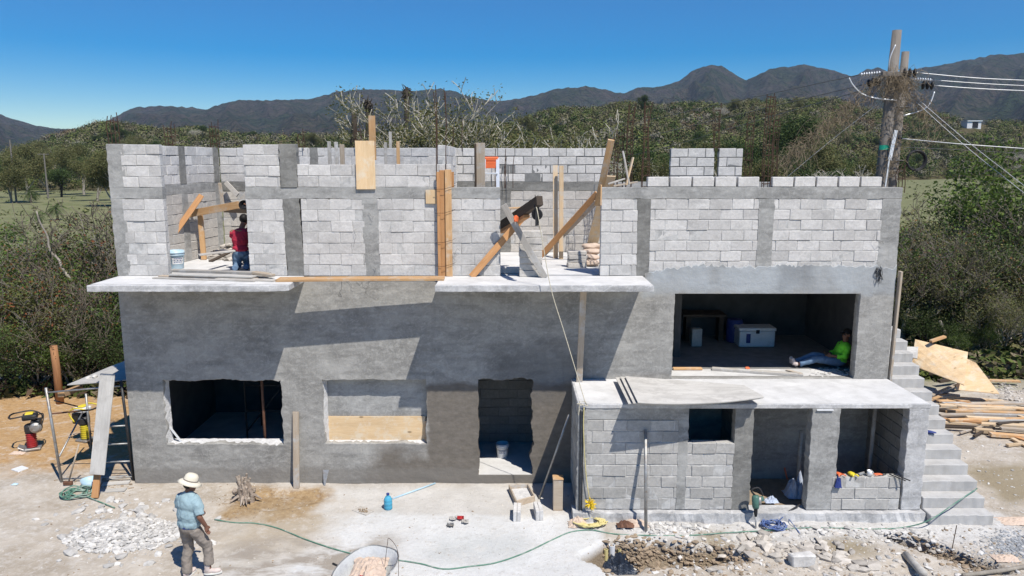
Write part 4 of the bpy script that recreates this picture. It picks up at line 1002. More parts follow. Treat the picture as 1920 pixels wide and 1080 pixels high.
# water jug
jg = thing('water_jug', 'translucent blue water jug standing on the pale ground', 'jug', GZ(728, 954)); c = world_loc(jg)
t = NT('blue_plastic'); t.b.inputs['Base Color'].default_value = (.12, .5, .72, 1); t.b.inputs['Roughness'].default_value = .2; t.b.inputs['Transmission Weight'].default_value = .35; t.b.inputs['IOR'].default_value = 1.2; M['jug'] = t.m
m = MB(); m.lathe([(.075, 0), (.08, .01), (.08, .07), (.075, .08), (.08, .09), (.08, .15), (.075, .16), (.08, .17), (.078, .2), (.05, .25), (.025, .27), (.025, .29)], c, 24, capt=True); m.build('bottle', M['jug'], jg, smooth=True)
m = MB(); m.lathe([(.03, .285), (.03, .315)], c, 16, capt=True); m.build('cap', M['navy'], jg)
m = MB(); m.tube([GZ(736, 935, .02), GZ(816, 906, .02)], .018, 8); one(m, 'plastic_pipe', 'ltblue', 'pale blue white pipe lying on the ground beyond the water jug', 'pipe', smooth=True)
plank(GZ(668, 953, .01), GZ(694, 962, .01), .22, .02, 'woodg', 'small square board with dirt on it before the second window', 'board', 'board'); 
m = MB(); 
for k in range(30): m.rock(GZ(681 + U(-8, 8), 957 + U(-4, 3), .03), U(.008, .02), 1)
one(m, 'dirt_clump', 'clay', 'clump of brown dirt on the small square board', 'dirt')
for k, (u, v, mk, lb) in enumerate(((843, 968, 'plyg', 'pale crumpled paper scrap left of the pink wrapper'), (857, 967, 'red', 'pink red crumpled wrapper on the pale ground'), (866, 974, 'plyg', 'crumpled paper scrap right of the pink wrapper'), (838, 980, 'steel', 'grey shard of rubbish nearest the camera below the pink wrapper'))):
    m = MB(); g_ = [[GZ(u + i * 3.2, v + j * 2.2, .01 + U(0, .05)) for i in range(5)] for j in range(4)]; m.sheet(g_, .002); one(m, 'litter', mk, lb, 'litter')
# mixing tray
ty = thing('mixing_tray', 'battered cement mixing tray holding pale dried mortar by the doorway', 'tray', GZ(985, 945)); cs = [GZ(955, 921), GZ(990, 918), GZ(1002, 940), GZ(968, 950)]
zt = max(q.z for q in cs)
for i in range(4):
    a, b = cs[i], cs[(i + 1) % 4]; m = MB(); m.bar(V((a.x, a.y, zt + .06)), V((b.x, b.y, zt + .06)), .03, .12); m.build('side_board', M['woodc'], ty, bevel=.005)
m = MB(); m.add([V((q.x, q.y, zt + .04)) for q in cs], [(0, 3, 2, 1)]); m.build('dried_mortar', M['jag'], ty)
for u, v, lb in ((969, 979, 'left of two pale blocks standing on edge below the mixing tray'), (1012, 977, 'right of two pale blocks standing on edge below the mixing tray')):
    bs = thing('block_pair', lb, 'block', GZ(u, v)); c = world_loc(bs); rr = Matrix.Rotation(R(6 if u > 1000 else -2), 3, 'Z')
    for s in (-1, 1): m = MB(); m.box(c.x + s * .036 - .033, c.x + s * .036 + .033, c.y, c.y + .38, c.z, c.z + .2, .004, rr, c); m.build('half_block', M['blockw'], bs, bevel=.006)
wd = thing('wooden_stand', 'upright hollow post of boards standing beside the annex corner', 'post', GZ(1046, 958)); c = world_loc(wd)
for x0, x1, y0, y1 in ((-.09, .09, 0, .025), (-.09, -.065, .026, .16), (.065, .09, .026, .16), (-.09, .09, .161, .186)):
    m = MB(); m.box(c.x + x0, c.x + x1, c.y + y0, c.y + y1, c.z, c.z + .62, .003); m.build('board', M['woodc'], wd, bevel=.003)
m = MB(); m.box(c.x - .10, c.x + .10, c.y - .01, c.y + .2, c.z + .62, c.z + .64); m.build('top_board', M['wood'], wd, bevel=.003)
m = MB(); m.tube([GZ(1011, 936), at(1067, 778, 13.4)], .022, 8); one(m, 'steel_tube', 'steel', 'grey steel tube leaning diagonally on the left side of the annex', 'tube', smooth=True)
a = GZ(1211, 998); m = MB(); m.tube([a, V((a.x + .02, YA - .05, zv(804, YA)))], .03, 10); one(m, 'steel_tube', 'steel', 'grey steel tube leaning on the annex block wall', 'tube', smooth=True)
m = MB()   # yellow rope heap
pts = []
for k in range(150):
    a = k * .62 + U(-.2, .2); r_ = U(.4, 1); pts.append(GZ(1106 + 34 * r_ * math.cos(a), 977 + 12 * r_ * math.sin(a), .02 + U(0, .07)))
m.tube(curve(pts, 4), .012, 6); one(m, 'rope_heap', 'yrope', 'tangled heap of yellow rope at the foot of the annex corner', 'rope', smooth=True)
m = MB(); c = at(1107, 945, YA - .16)
for k in range(60):
    d_ = V((U(-1, 1), U(-.6, .4), U(-1, 1))).normalized(); m.tube([c, c + d_ * U(.05, .14)], .008, 4)
one(m, 'yellow_rope_tassel', 'yellow2', 'bright yellow frayed rope end at the foot of the annex wall', 'rope')
def crumple(name, mk, label, cat, c, rx, ry, h, seed=0, n_=14, **k):
    m = MB(); g_ = []
    for i in range(n_ + 1):
        g_.append([V(c) + V((rx * (2 * j / n_ - 1) * (1 + .2 * noise.noise(V((i * .4, j * .1, seed)))), ry * (2 * i / n_ - 1) * (1 + .2 * noise.noise(V((j * .4, 3, seed)))), h * max(0, 1 - (2 * j / n_ - 1) ** 2) * max(0, 1 - (2 * i / n_ - 1) ** 2) * (1 + .9 * noise.noise(V((i * .5, j * .5, seed)))) + .012 + .012 * noise.noise(V((i * 1.1, j * 1.1, seed))))) for j in range(n_ + 1)])
    m.sheet(g_, .004); return one(m, name, mk, label, cat, smooth=False, **k)
crumple('paper_sack', 'sack', 'pinkish empty sack crumpled left of the yellow rope heap', 'sack', GZ(1083, 984), .17, .13, .12, 3)
crumple('paper_sack', 'sack', 'torn tan sack lying left of the leaning steel tube', 'sack', GZ(1190, 984), .24, .12, .08, 5)
crumple('dark_cloth', 'rust', 'dark red cloth bunched on the torn tan sack', 'cloth', GZ(1172, 986, .02), .15, .09, .08, 8)
# hoses
gp = [(402, 974), (440, 980), (478, 981), (520, 990), (570, 1010), (610, 1024), (655, 1037), (700, 1046), (745, 1050), (790, 1057), (832, 1067), (880, 1062), (930, 1055), (985, 1036), (1040, 1010), (1072, 997), (1110, 994), (1150, 1001), (1220, 1004), (1290, 1004), (1360, 999), (1430, 995), (1500, 990), (1570, 990), (1640, 992), (1700, 988), (1745, 974), (1790, 944), (1832, 916)]
m = MB(); m.tube(curve([GZ(u, v, .015) if u < 1730 else gz(u, v, {1745: .2, 1790: .4, 1832: .46}[u]) for u, v in gp], 5), .011, 6); one(m, 'garden_hose', 'ghose', 'long faded green hose trailing across the whole yard up to the stairs', 'hose', smooth=True)
def coil(name, mk, label, c, rx, ry, turns, r_, tail, cat='hose', h=.08):
    m = MB(); pts = []
    for k in range(int(turns * 12)):
        a = k / 12 * 6.283; q = .72 + .28 * math.sin(k * .37) ; pts.append(V(c) + V((rx * q * math.cos(a) + U(-.015, .015), ry * q * math.sin(a) + U(-.015, .015), r_ + U(0, h))))
    m.tube(curve(pts + [V(p) for p in tail], 4), r_, 6); return one(m, name, mk, label, cat, smooth=True)
coil('hose_coil', 'ghose', 'loose coil of green hose by the scaffold on the left', GZ(145, 928), .32, .26, 7, .013, [GZ(180, 938, .02), GZ(215, 952, .02)])
coil('cable_coil', 'bcable', 'blue cable coil in front of the annex door', GZ(1450, 988), .23, .2, 11, .009, [GZ(1462, 975, .1), GZ(1475, 970, .05), GZ(1500, 1000, .02)], 'cable', .07)
# demolition hammer
dh = thing('demolition_hammer', 'green and silver demolition hammer standing on its chisel before the annex door', 'power tool', GZ(1417, 992)); c = world_loc(dh)
tp = V((c.x + .02, YA - .2, .62)); ax = (tp - c).normalized()
m = MB(); m.tube([c, c + ax * .03, c + ax * .26], [.004, .015, .016], 8); m.build('chisel', M['steel'], dh, smooth=True)
m = MB(); m.tube([c + ax * .22, c + ax * .27, c + ax * .36, c + ax * .38], [.02, .032, .036, .05], 12); m.build('chuck', M['black'], dh, smooth=True)
m = MB(); m.tube([c + ax * .36, c + ax * .4, c + ax * .56, c + ax * .6], [.05, .065, .07, .05], 12); m.tube([c + ax * .5, c + ax * .5 + V((.14, .02, .04))], [.06, .045], 10); m.build('housing', mat('dark_green_shell', (.07, .15, .12, 1), .45, .15), dh, smooth=True)
m = MB(); m.tube([c + ax * .44 + V((.06, -.03, 0)), c + ax * .58 + V((.06, -.03, 0))], .035, 10); m.build('motor_cover', M['steel'], dh, smooth=True)
m = MB(); m.tube(curve([c + ax * .58, c + ax * .66 + V((-.08, 0, .03)), c + ax * .68 + V((.05, 0, .05)), c + ax * .56 + V((.13, 0, .04))], 5), .018, 8); m.build('grip', M['black'], dh, smooth=True)
m = MB(); a = GZ(1458, 972, .05); m.tube([a, gz(1500, 946, .25)], .016, 8); one(m, 'steel_bar', 'steeld', 'dark bar leaning over the blue cable coil', 'bar', smooth=True)
crumple('grey_cloth', 'tarp', 'pale grey cloth lying on the annex door sill', 'cloth', gz(1446, 941, .18), .13, .08, .08, 2)
crumple('paper_sack', 'tarp', 'pale blue white sack bunched inside the annex doorway', 'sack', gz(1492, 928, .12), .22, .2, .3, 7)
m = MB(); a = gz(1480, 905, .1); m.tube([V((a.x, 14.4, .12)), V((a.x - .15, 14.8, 1.0))], .018, 8); m.box(a.x - .2, a.x - .1, 14.75, 14.85, .98, 1.06); one(m, 'shovel', 'orange', 'orange handled shovel standing in the dark annex room', 'shovel', smooth=False)
m = MB(); a = at(1500, 845, 13.9); m.tube([V((a.x, 13.9, .1)), V((a.x, 13.9, 1.35))], .035, 10); one(m, 'white_pipe', 'woodg', 'pale pipe standing in shade behind the annex doorway', 'pipe', smooth=True)
m = MB(); a = at(1636, 800, 13.9); m.tube([V((a.x, 13.9, .1)), V((a.x + .03, 13.9, 2.1))], .04, 10); one(m, 'grey_prop', 'woodg', 'grey prop standing inside the open annex window', 'prop', smooth=True)
# things on the low wall
zs = w4[2] + .004; S_ = lambda u, v=893: V((XA(u, 893), YA + .02, zs))
cp = thing('tin_cup', 'small pale tin cup on the low annex wall', 'cup', S_(1631)); c = world_loc(cp)
m = MB(); m.lathe([(.045, 0), (.047, .1), (.043, .1), (.04, .01)], c, 18); m.build('body', M['alu'], cp, smooth=True); m = MB(); m.tube(curve([c + V((.045, 0, .08)), c + V((.075, 0, .06)), c + V((.045, 0, .03))], 4), .005, 5); m.build('handle', M['alu'], cp)
def fingers(name, mk, label, c, cat='glove', s=1.0, h=.03):
    m = MB(); m.rock(c + V((0, .02, h)), (.07 * s, .05 * s, .025 * s), 2, .15)
    for k in range(4): a = U(-.5, .5) + (k - 1.5) * .35; d_ = V((math.sin(a), -math.cos(a) * .5, 0)) ; m.tube([c + d_ * .03 + V((0, 0, h)), c + d_ * .1 * s + V((0, 0, h + .01)), c + d_ * .15 * s + V((0, 0, h * .6))], .012 * s, 6)
    return one(m, name, mk, label, cat, smooth=True)
fingers('work_glove', 'orange', 'orange work glove at the left end of the low annex wall', S_(1574)); fingers('work_glove', 'yellow', 'yellow green work glove left of the tin cup', S_(1598), s=1.2)
m = MB(); c = S_(1616); m.tube([c + V((-.05, 0, .02)), c + V((.06, .03, .05))], [.03, .02], 8); one(m, 'paint_brush', 'steel', 'grey brush lying between the yellow glove and the tin cup', 'brush')
pz = thing('pliers', 'red handled pliers on the low annex wall right of the cup', 'pliers', S_(1653)); c = world_loc(pz)
for s in (-1, 1): m = MB(); m.tube(curve([c + V((.03, 0, .02)), c + V((-.04, s * .02, .03)), c + V((-.13, s * .03, .02))], 4), .011, 6); m.build('handle', M['orange'], pz, smooth=True)
m = MB(); m.tube([c + V((.02, 0, .02)), c + V((.09, 0, .02))], [.016, .006], 6); m.build('jaws', M['steeld'], pz)
for k, (u, u2, v2) in enumerate(((1668, 1690, 905), (1676, 1699, 903))):
    m = MB(); a = S_(u) + V((0, 0, .03)); m.tube([a, V((XA(u2, v2) + .0, YA - .14, zs - .03))], .012, 8); one(m, 'steel_rod', 'steeld', ('left' if not k else 'right') + ' of two dark rods jutting over the low annex wall', 'rod')
crumple('navy_bag', 'navy', 'navy bag hanging over the left end of the low annex wall', 'bag', V((XA(1569, 905), YA - .06, zs - .2)), .06, .03, .2, 4)

# -- trench contents and rubble
crumple('bin_bag', 'plasticbag', 'dark blue plastic sheet bunched in the trench', 'plastic bag', GZ(1157, 1070, .02), .36, .2, .25, 11, 20)
for k, (u, v, mk, r_, lb) in enumerate(((1147, 1036, 'white', .055, 'middle and largest of three stub pipes rising from the pit'), (1136, 1044, 'yrope', .035, 'left cream stub pipe rising from the pit'), (1161, 1043, 'yrope', .03, 'right cream stub pipe rising from the pit'))):
    m = MB(); a = GZ(u, v + 6); m.lathe([(r_, 0), (r_, .2), (r_ * .8, .2), (r_ * .8, .05)], a, 14); one(m, 'stub_pipe', mk, lb, 'pipe', smooth=False)
def scatter(name, mk, n_, f, s0, s1, kind='stuff', fl=.6, sub=1):
    m = MB()
    for k in range(n_):
        u, v = f(); p = GZ(u, v)
        if p.y > YA - .2 and xa0 < p.x < 8.9 or (XL < p.x < xa0 and p.y > Y0 - .03): continue
        s = s0 * (s1 / s0) ** (U(0, 1) ** 2.2); m.rock(p + V((0, 0, s * fl * .3)), (s * U(.8, 1.6), s * U(.7, 1.1), s * fl * U(.6, 1.2)), sub, .35)
    return tag(one(m, name, mk, None, None), kind=kind)
gs = lambda a, b, c, d: (lambda: (random.gauss(a, b), random.gauss(c, d)))
random.seed(5)
m = MB(); heap(m, GZ(232, 1004), 1.0, .6, .24, 1500, .012, .055); tag(one(m, 'rubble', 'stone', None, None), kind='stuff')
scatter('rubble', 'stone', 700, gs(240, 60, 998, 26), .012, .11)
scatter('rubble', 'stone', 420, gs(1245, 34, 985, 11), .012, .06)
scatter('rubble', 'stone', 110, gs(1310, 25, 985, 8), .02, .10)
scatter('rubble', 'rubtan', 260, lambda: ((lambda q: (1380 + q * 240 + random.gauss(0, 25), 1020 + q * 38 + random.gauss(0, 13)))(U(0, 1))), .02, .13)
scatter('rubble', 'stone', 800, lambda: (U(1180, 1920), U(985, 1085)), .008, .06)
scatter('rubble', 'rubtan', 200, lambda: (U(1280, 1760), U(1000, 1085)), .015, .08)
scatter('rubble', 'stone', 230, lambda: (U(1500, 1760), random.gauss(1002, 10)), .012, .07)
scatter('pebbles', 'clay', 700, lambda: (U(-20, 1940), U(780, 1085)), .006, .022)
scatter('pebbles', 'rubtan', 1500, lambda: (U(-20, 1940), U(760, 1085)), .005, .018)
scatter('pebbles', 'stone', 900, lambda: (U(130, 1100), U(905, 1085)), .004, .014)
scatter('pebbles', 'stone', 260, lambda: (U(1760, 1930), U(830, 1085)), .01, .04)
scatter('gravel', 'gravel', 1100, gs(1905, 32, 1025, 14), .012, .035)
scatter('rubble', 'rubtan', 150, gs(1895, 22, 740, 14), .03, .09)
scatter('dirt_clods', 'clay', 900, lambda: (U(1130, 1410), random.gauss(1045, 16)), .01, .06)
scatter('dirt_clods', 'clay', 500, lambda: (U(1280, 1920), U(990, 1085)), .008, .035)
scatter('dirt_clods', 'clay', 300, lambda: ((lambda q: (1700 + q * 150 + random.gauss(0, 10), 1005 + q * 75 + random.gauss(0, 8)))(U(0, 1))), .01, .05)
scatter('dirt_clods', 'clay', 240, gs(1190, 22, 1035, 13), .02, .06)
scatter('dirt_clods', 'clay', 300, gs(450, 45, 938, 16), .006, .025)
scatter('dirt_clods', 'clay', 160, gs(205, 30, 905, 10), .01, .04)
m = MB(); a = GZ(1505, 1062); m.box(a.x - .2, a.x + .18, a.y - .05, a.y + .13, a.z, a.z + .2, .02, Matrix.Rotation(.12, 3, 'Z')); one(m, 'broken_block', 'blockw', 'broken pale block in the rubble at the bottom right', 'block', bevel=.02)
crumple('red_wrapper', 'red', 'red wrapper left of the broken pale block', 'litter', GZ(1487, 1045, .05), .07, .06, .05, 6)
m = MB(); m.tube([GZ(1698, 1040, .02), GZ(1732, 1076, .12)], .06, 10); one(m, 'waste_pipe', 'plyg', 'dusty white pipe lying across the small trench', 'pipe', smooth=True)
m = MB(); m.tube([GZ(1782, 1045), V((GZ(1782, 1045).x + .05, GZ(1782, 1045).y, zv(985, GZ(1782, 1045).y)))], .007, 6); one(m, 'rebar_stake', 'rebar', 'thin rusty stake standing in the ground below the stairs', 'stake')
m = MB(); m.tube([GZ(1664, 1009, .02), GZ(1692, 1014, .02)], .016, 8); one(m, 'black_pipe', 'black', 'short black pipe offcut on the ground below the annex corner', 'pipe')
m = MB(); m.tube(curve([GZ(1805, 1079, .05), GZ(1860, 1072, .06), GZ(1895, 1067, .07), GZ(1935, 1060, .06)]), [.035] * 25, 8); one(m, 'dead_branch', 'bark', 'brown dead branch lying at the bottom right corner', 'branch', smooth=True)
crumple('tan_rag', 'sack', 'tan sheet of torn cardboard on the ground right of the stairs', 'cardboard', GZ(1903, 978), .3, .16, .04, 15)
crumple('tan_rag', 'sack', 'dirty tan rag near the gravel at the right edge', 'rag', GZ(1885, 1048), .2, .12, .04, 17)
m = MB(); a = V((8.28, 14.15, 1.204)); m.rock(a + V((0, 0, .03)), (.13, .06, .03), 2, .2); one(m, 'blue_float', 'navy', 'small blue tool left on a stair tread', 'tool', smooth=True)

# -- wheelbarrow at the bottom edge
wb = thing('wheelbarrow', 'cement crusted wheelbarrow at the bottom edge of the yard', 'wheelbarrow', GZ(690, 1110)); c = GZ(686, 1132)
ax_ = V((.35, .94, 0)).normalized(); sd = V((.94, -.35, 0))
def tray(f, ex): return [c + ax_ * (a * ex * (1.0 if True else 0)) + sd * (b * ex) + V((0, 0, z)) for a, b, z in f]
g_ = []
for i, (k, z) in enumerate(((.35, .26), (.62, .28), (.85, .46), (1.0, .58), (1.03, .575), (.96, .55), (.8, .42))):
    g_.append([c + ax_ * (.5 * k * math.sin(R(a)) * (1.15 if math.sin(R(a)) > 0 else 1)) + sd * (.42 * k * math.copysign(abs(math.cos(R(a))) ** .6, math.cos(R(a)))) + V((0, 0, z + .05 * math.sin(R(a)) * k)) for a in range(0, 361, 12)])
m = MB(); m.sheet(g_); m.add([q for q in g_[0][:-1]], [tuple(range(30))]); wbt = m.build('tray', mat('crusted_tray', (.5, .51, .51, 1), .9, .18, 5, .8, 20, dirt=(.25, .25, .27, 1), dk=.6, ds=5, bd=.02), wb, smooth=True)
m = MB(); m.tube([g_[3][k] + V((0, 0, .0)) for k in range(31)], .008, 6); m.build('rim', M['steel'], wb, smooth=True)
wc = c + ax_ * .22 + sd * .5 + V((0, 0, .2)); rw = Matrix.Rotation(math.atan2(sd.y, sd.x), 3, 'Z') @ Matrix.Rotation(R(90), 3, 'X')
m = MB(); m.tube([wc + (rw @ V((.155 * math.cos(R(a)), .155 * math.sin(R(a)), 0))) for a in range(0, 361, 15)], .045, 10, False); m.build('tyre', M['black'], wb, smooth=True)
m = MB(); m.lathe([(.03, -.05), (.12, -.02), (.12, .02), (.03, .05)], wc, 16, rw, capt=True); m.build('wheel_rim', M['rust'], wb)
for s in (-1, 1):
    m = MB(); m.tube([wc + ax_ * s * .07, c + ax_ * s * .2 + sd * .1 + V((0, 0, .22)), c + ax_ * s * .28 - sd * .75 + V((0, 0, .35))], .017, 8); m.build('handle', M['steeld'], wb, smooth=True)
    m = MB(); m.tube([c + ax_ * s * .2 - sd * .1 + V((0, 0, .3)), c + ax_ * s * .24 - sd * .2 + V((0, 0, .0))], .014, 8); m.build('leg', M['steeld'], wb, smooth=True)
crumple('cement_sack', 'sack', 'empty tan cement sack lying in the wheelbarrow', 'sack', c + V((.05, .0, .5)), .26, .42, .1, 21, 18)
crumple('red_wrapper', 'red', 'red scrap of sack at the near end of the wheelbarrow', 'litter', c + V((.0, -.3, .56)), .08, .06, .05, 23)
m = MB(); a = c + V((.33, .2, .58)); m.tube(curve([c + V((.28, .1, .55)), c + V((.33, .1, .9)), c + V((.36, .1, 1.0)), c + V((.48, .1, .8)), c + V((.5, 0, .4)), c + V((.52, -.1, .25))]), .004, 5); one(m, 'bent_wire', 'rebar', 'thin bent wire sticking up from the wheelbarrow', 'wire')
# ================= left side: scaffold, rammers =================
sf = thing('scaffold_frame', 'rusty tube scaffold frame standing against the left corner of the house', 'scaffold', (-8.4, 14.5, 0))
def tb_(nm, pts, r=.022, mk='steel', par=None): m = MB(); m.tube(pts, r, 8); return m.build(nm, M[mk], par or sf, smooth=True)
A0 = G(116, 905); A1 = at(86, 727, 14.45); B0 = G(251, 901); B1 = at(230, 714, 14.45); B0.x = min(B0.x, -7.82); B1.x = min(B1.x, -7.84)
tb_('upright', [A0, A1], .028); tb_('upright', [B0, B1], .028, 'steeld')
ln = lambda a, b, k: a.lerp(b, k)
for k, mk in ((.04, 'steel'), (.2, 'steel'), (.38, 'steel'), (.56, 'steel'), (.95, 'steel')):
    p, q = ln(A0, A1, k), ln(B0, B1, k)
    if k in (.2, .38, .56): p = ln(p, q, .62)
    tb_('rung', [p, q], .018, mk)
tb_('rail', [at(95, 776, 14.5), at(165, 769, 15.2)], .018, 'rust'); tb_('brace', [at(102, 751, 14.45), at(145, 762, 15.4)], .014, 'steeld')
C0 = G(172, 845); C1 = at(161, 738, C0.y); tb_('upright', [C0, C1], .025, 'steel'); tb_('brace', [at(111, 856, 14.5), at(155, 773, C0.y - .3)], .018, 'steel')
E0 = GZ(240, 868); tb_('upright', [V((-8.0, 15.9, 0)), V((-8.05, 15.9, 2.1))], .025, 'steeld')
plank(at(114, 740, 14.5), at(150, 727, 15.2), .13, .1, 'wood', 'stub of new timber lying across the top of the scaffold')
sheet([at(204, 688, 16.4), at(246, 672, 16.4), at(240, 712, 14.9), at(126, 721, 14.6)], 6, .018, 'plyg', 'pale plywood sheet laid over the scaffold and touching the house', 0, 0)
for u, v, lb in ((166, 711, 'left of two small stones resting on the scaffold plywood'), (178, 708, 'right of two small stones resting on the scaffold plywood')):
    m = MB(); m.rock(at(u, v, 15.15) + V((0, 0, .03)), (.07, .05, .035), 2, .2); one(m, 'stone', 'stone', lb, 'stone')
m = MB(); m.box(-8.15, -7.8, 16.9, 17.3, 1.5, 2.25, .01); m.box(-8.1, -7.85, 16.95, 17.25, 0, 1.5, .01); one(m, 'dark_cabinet', 'steeld', 'dark box standing behind the scaffold against the house wall', 'box', bevel=.01)
pa, pb = G(182, 893), at(202, 701, 14.35); pa.y = 13.95
plank(at(182, 890, 13.8), at(202, 701, 14.3), .29, .025, 'plyg', 'broad pale cement stained board leaning on the scaffold', up=(0, 1, .0))
a = GZ(178, 934, .02); plank(a, at(192, 800, 14.32), .13, .05, 'woodo', 'brown plank propped behind the broad pale board', up=(0, 1, 0))
m = MB(); c = G(160, 914); c = c + V((.1, .05, 0)); m.lathe([(.14, 0), (.17, .16), (.155, .16), (.13, .02)], c, 20, sx=1.2); one(m, 'plastic_tub', 'ltblue', 'pale plastic tub behind the green hose coil', 'tub', smooth=True)
for u, v, u2, v2, lb in ((200, 897, 238, 893, 'first pale board on the ground under the scaffold, farthest back'), (192, 908, 243, 904, 'second pale board on the ground under the scaffold'), (186, 921, 236, 918, 'nearest pale board on the ground under the scaffold')):
    plank(GZ(u, v, .02), GZ(u2, v2, .02), .14, .03, 'plyg', lb)
sh_ = thing('sledgehammer', 'sledgehammer with a long wooden handle leaning on the scaffold', 'hammer', GZ(128, 910)); c = world_loc(sh_)
m = MB(); m.bar(c + V((-.09, 0, .05)), c + V((.09, 0, .05)), .07, .07); m.build('head', M['rust'], sh_, bevel=.01)
m = MB(); m.tube([c + V((0, 0, .03)), at(148, 833, 14.4)], .017, 8); m.build('handle', M['woodc'], sh_, smooth=True)
m = MB(); a = GZ(37, 881, .0); m.box(a.x - .13, a.x + .13, a.y - .1, a.y + .12, a.z + .005, a.z + .03, .003, Matrix.Rotation(-.5, 3, 'Z')); one(m, 'floor_tile', 'white', 'white tile lying on the brown dirt at the left', 'tile', bevel=.003)
crumple('tan_rag', 'sack', 'flattened tan scrap of paper near the left rammer', 'paper', GZ(34, 850), .16, .1, .03, 31)
crumple('cyan_scrap', 'ltblue', 'tiny cyan scrap on the ground at the far left', 'litter', GZ(28, 909), .06, .04, .02, 33)
m = MB(); c = GZ(113, 757); m.tube([c, V((c.x, c.y, 1.0)), V((c.x - .02, c.y, zv(648, c.y)))], [.1, .095, .09], 12); one(m, 'fence_post', 'postw', 'thick reddish wooden post standing at the edge of the left bushes', 'post', smooth=True)
def rammer(name, label, c, rz, bell, topc, mk2='steeld'):
    t_ = thing(name, label, 'rammer', c); c = V(c); q = Matrix.Rotation(R(rz), 3, 'Z'); W = lambda x, y, z: c + q @ V((x, y, z))
    m = MB(); m.hexa([W(x, y, z) for z in (0.01, .06) for x, y in ((-.17, -.15), (.15, -.15), (.15, .15), (-.17, .15))]); m.hexa([W(-.17, -.15, .01), W(-.3, -.12, .09), W(-.3, .12, .09), W(-.17, .15, .01), W(-.17, -.15, .06), W(-.3, -.12, .13), W(-.3, .12, .13), W(-.17, .15, .06)]); m.build('foot_plate', M['steel'], t_, bevel=.01)
    pr_ = []
    for k in range(14): pr_.append((.115 if k % 2 else .085, .06 + k * .026))
    m = MB(); m.lathe(pr_, W(-.03, 0, 0), 24, capt=True); m.build('bellows', M[bell], t_, smooth=True)
    m = MB(); m.lathe([(.1, 0), (.13, .02), (.13, .16), (.1, .2)], W(-.02, 0, .41), 18, capt=True); m.hexa([W(x, y, z) for z in (.44, .7) for x, y in ((.0, -.13), (.2, -.13), (.2, .13), (.0, .13))]); m.build('crankcase', M['steeld'], t_, bevel=.015)
    m = MB(); m.lathe([(.11, 0), (.12, .03), (.12, .06), (.07, .09)], W(.1, -.12, .55), 18, q @ Matrix.Rotation(R(90), 3, 'X'), capt=True); m.build('recoil_starter', M['steel'], t_, smooth=False)
    m = MB(); m.hexa([W(x, y, z) for z in (.72, .84) for x, y in ((-.16, -.13), (.14, -.13), (.14, .13), (-.16, .13))]); m.build('fuel_tank', M[mk2], t_, bevel=.035, segs=3)
    m = MB(); m.hexa([W(x, y, z) for z in (.845, .87) for x, y in ((-.1, -.09), (.06, -.09), (.06, .09), (-.1, .09))]); m.build('tank_cover', M['yellow'], t_, bevel=.01)
    for s in (-1, 1):
        m = MB(); m.tube(curve([W(.1, s * .16, .5), W(.2, s * .19, .72), W(.0, s * .2, .86), W(-.35, s * .2, .84)], 5), .016, 8); m.build('handle_bar', M[topc], t_, smooth=True)
    m = MB(); m.tube([W(-.35, -.2, .84), W(-.4, -.1, .84), W(-.4, .1, .84), W(-.35, .2, .84)], .02, 8); m.build('grip', M['black'], t_, smooth=True)
    m = MB(); m.tube(curve([W(.08, .1, .75), W(.24, .05, .8), W(.22, -.12, .6), W(.06, -.14, .45)], 5), .012, 6); m.build('fuel_hose', M['black'], t_, smooth=True)
    return t_
rammer('tamping_rammer', 'tamping rammer with dark red bellows standing on the brown dirt', GZ(64, 842), 25, 'red', 'steeld')
rammer('tamping_rammer', 'yellow tamping rammer standing behind the scaffold uprights', GZ(160, 826), 165, 'yellow', 'yellow', 'white')

# ================= right side: lumber, fence =================
LB = [((1745, 742), (1806, 716), .5, .1, .05, 'woodc'), ((1758, 752), (1850, 750), .45, .14, .04, 'wood'), ((1764, 744), (1882, 752), .5, .12, .05, 'woodp'), ((1762, 760), (1935, 767), .36, .14, .06, 'woodp'), ((1783, 771), (1960, 777), .3, .15, .07, 'wood'), ((1757, 768), (1792, 773), .3, .11, .08, 'woodd'), ((1762, 778), (1826, 777), .25, .13, .05, 'woodc'), ((1812, 783), (1885, 787), .22, .12, .08, 'woodp'), ((1852, 788), (1960, 789), .2, .13, .05, 'plyg'), ((1764, 791), (1950, 800), .14, .16, .06, 'woodp'), ((1768, 786), (1840, 792), .17, .1, .05, 'woodo'), ((1828, 806), (1862, 809), .1, .14, .09, 'woodp'), ((1856, 814), (1960, 822), .09, .15, .08, 'wood'), ((1876, 803), (1960, 809), .12, .13, .06, 'woodc'), ((1826, 818), (1872, 792), .1, .06, .05, 'woodd'), ((1850, 713), (1912, 715), .12, .14, .05, 'wood'), ((1898, 822), (1935, 842), .05, .1, .04, 'woodp'), ((1890, 815), (1930, 828), .07, .1, .04, 'woodo'), ((1800, 758), (1935, 757), .4, .1, .04, 'woodc'), ((1740, 752), (1775, 738), .45, .1, .04, 'wood'), ((1745, 735), (1800, 742), .48, .12, .04, 'woodc'), ((1850, 760), (1945, 772), .38, .09, .04, 'wood'), ((1870, 795), (1950, 786), .24, .08, .04, 'woodd'), ((1770, 800), (1830, 802), .1, .1, .05, 'woodd'), ((1800, 812), (1840, 800), .08, .05, .04, 'woodc'), ((1905, 778), (1950, 794), .3, .1, .05, 'woodp'), ((1775, 749), (1830, 758), .42, .1, .04, 'woodo'), ((1888, 835), (1935, 830), .05, .09, .05, 'woodp')]
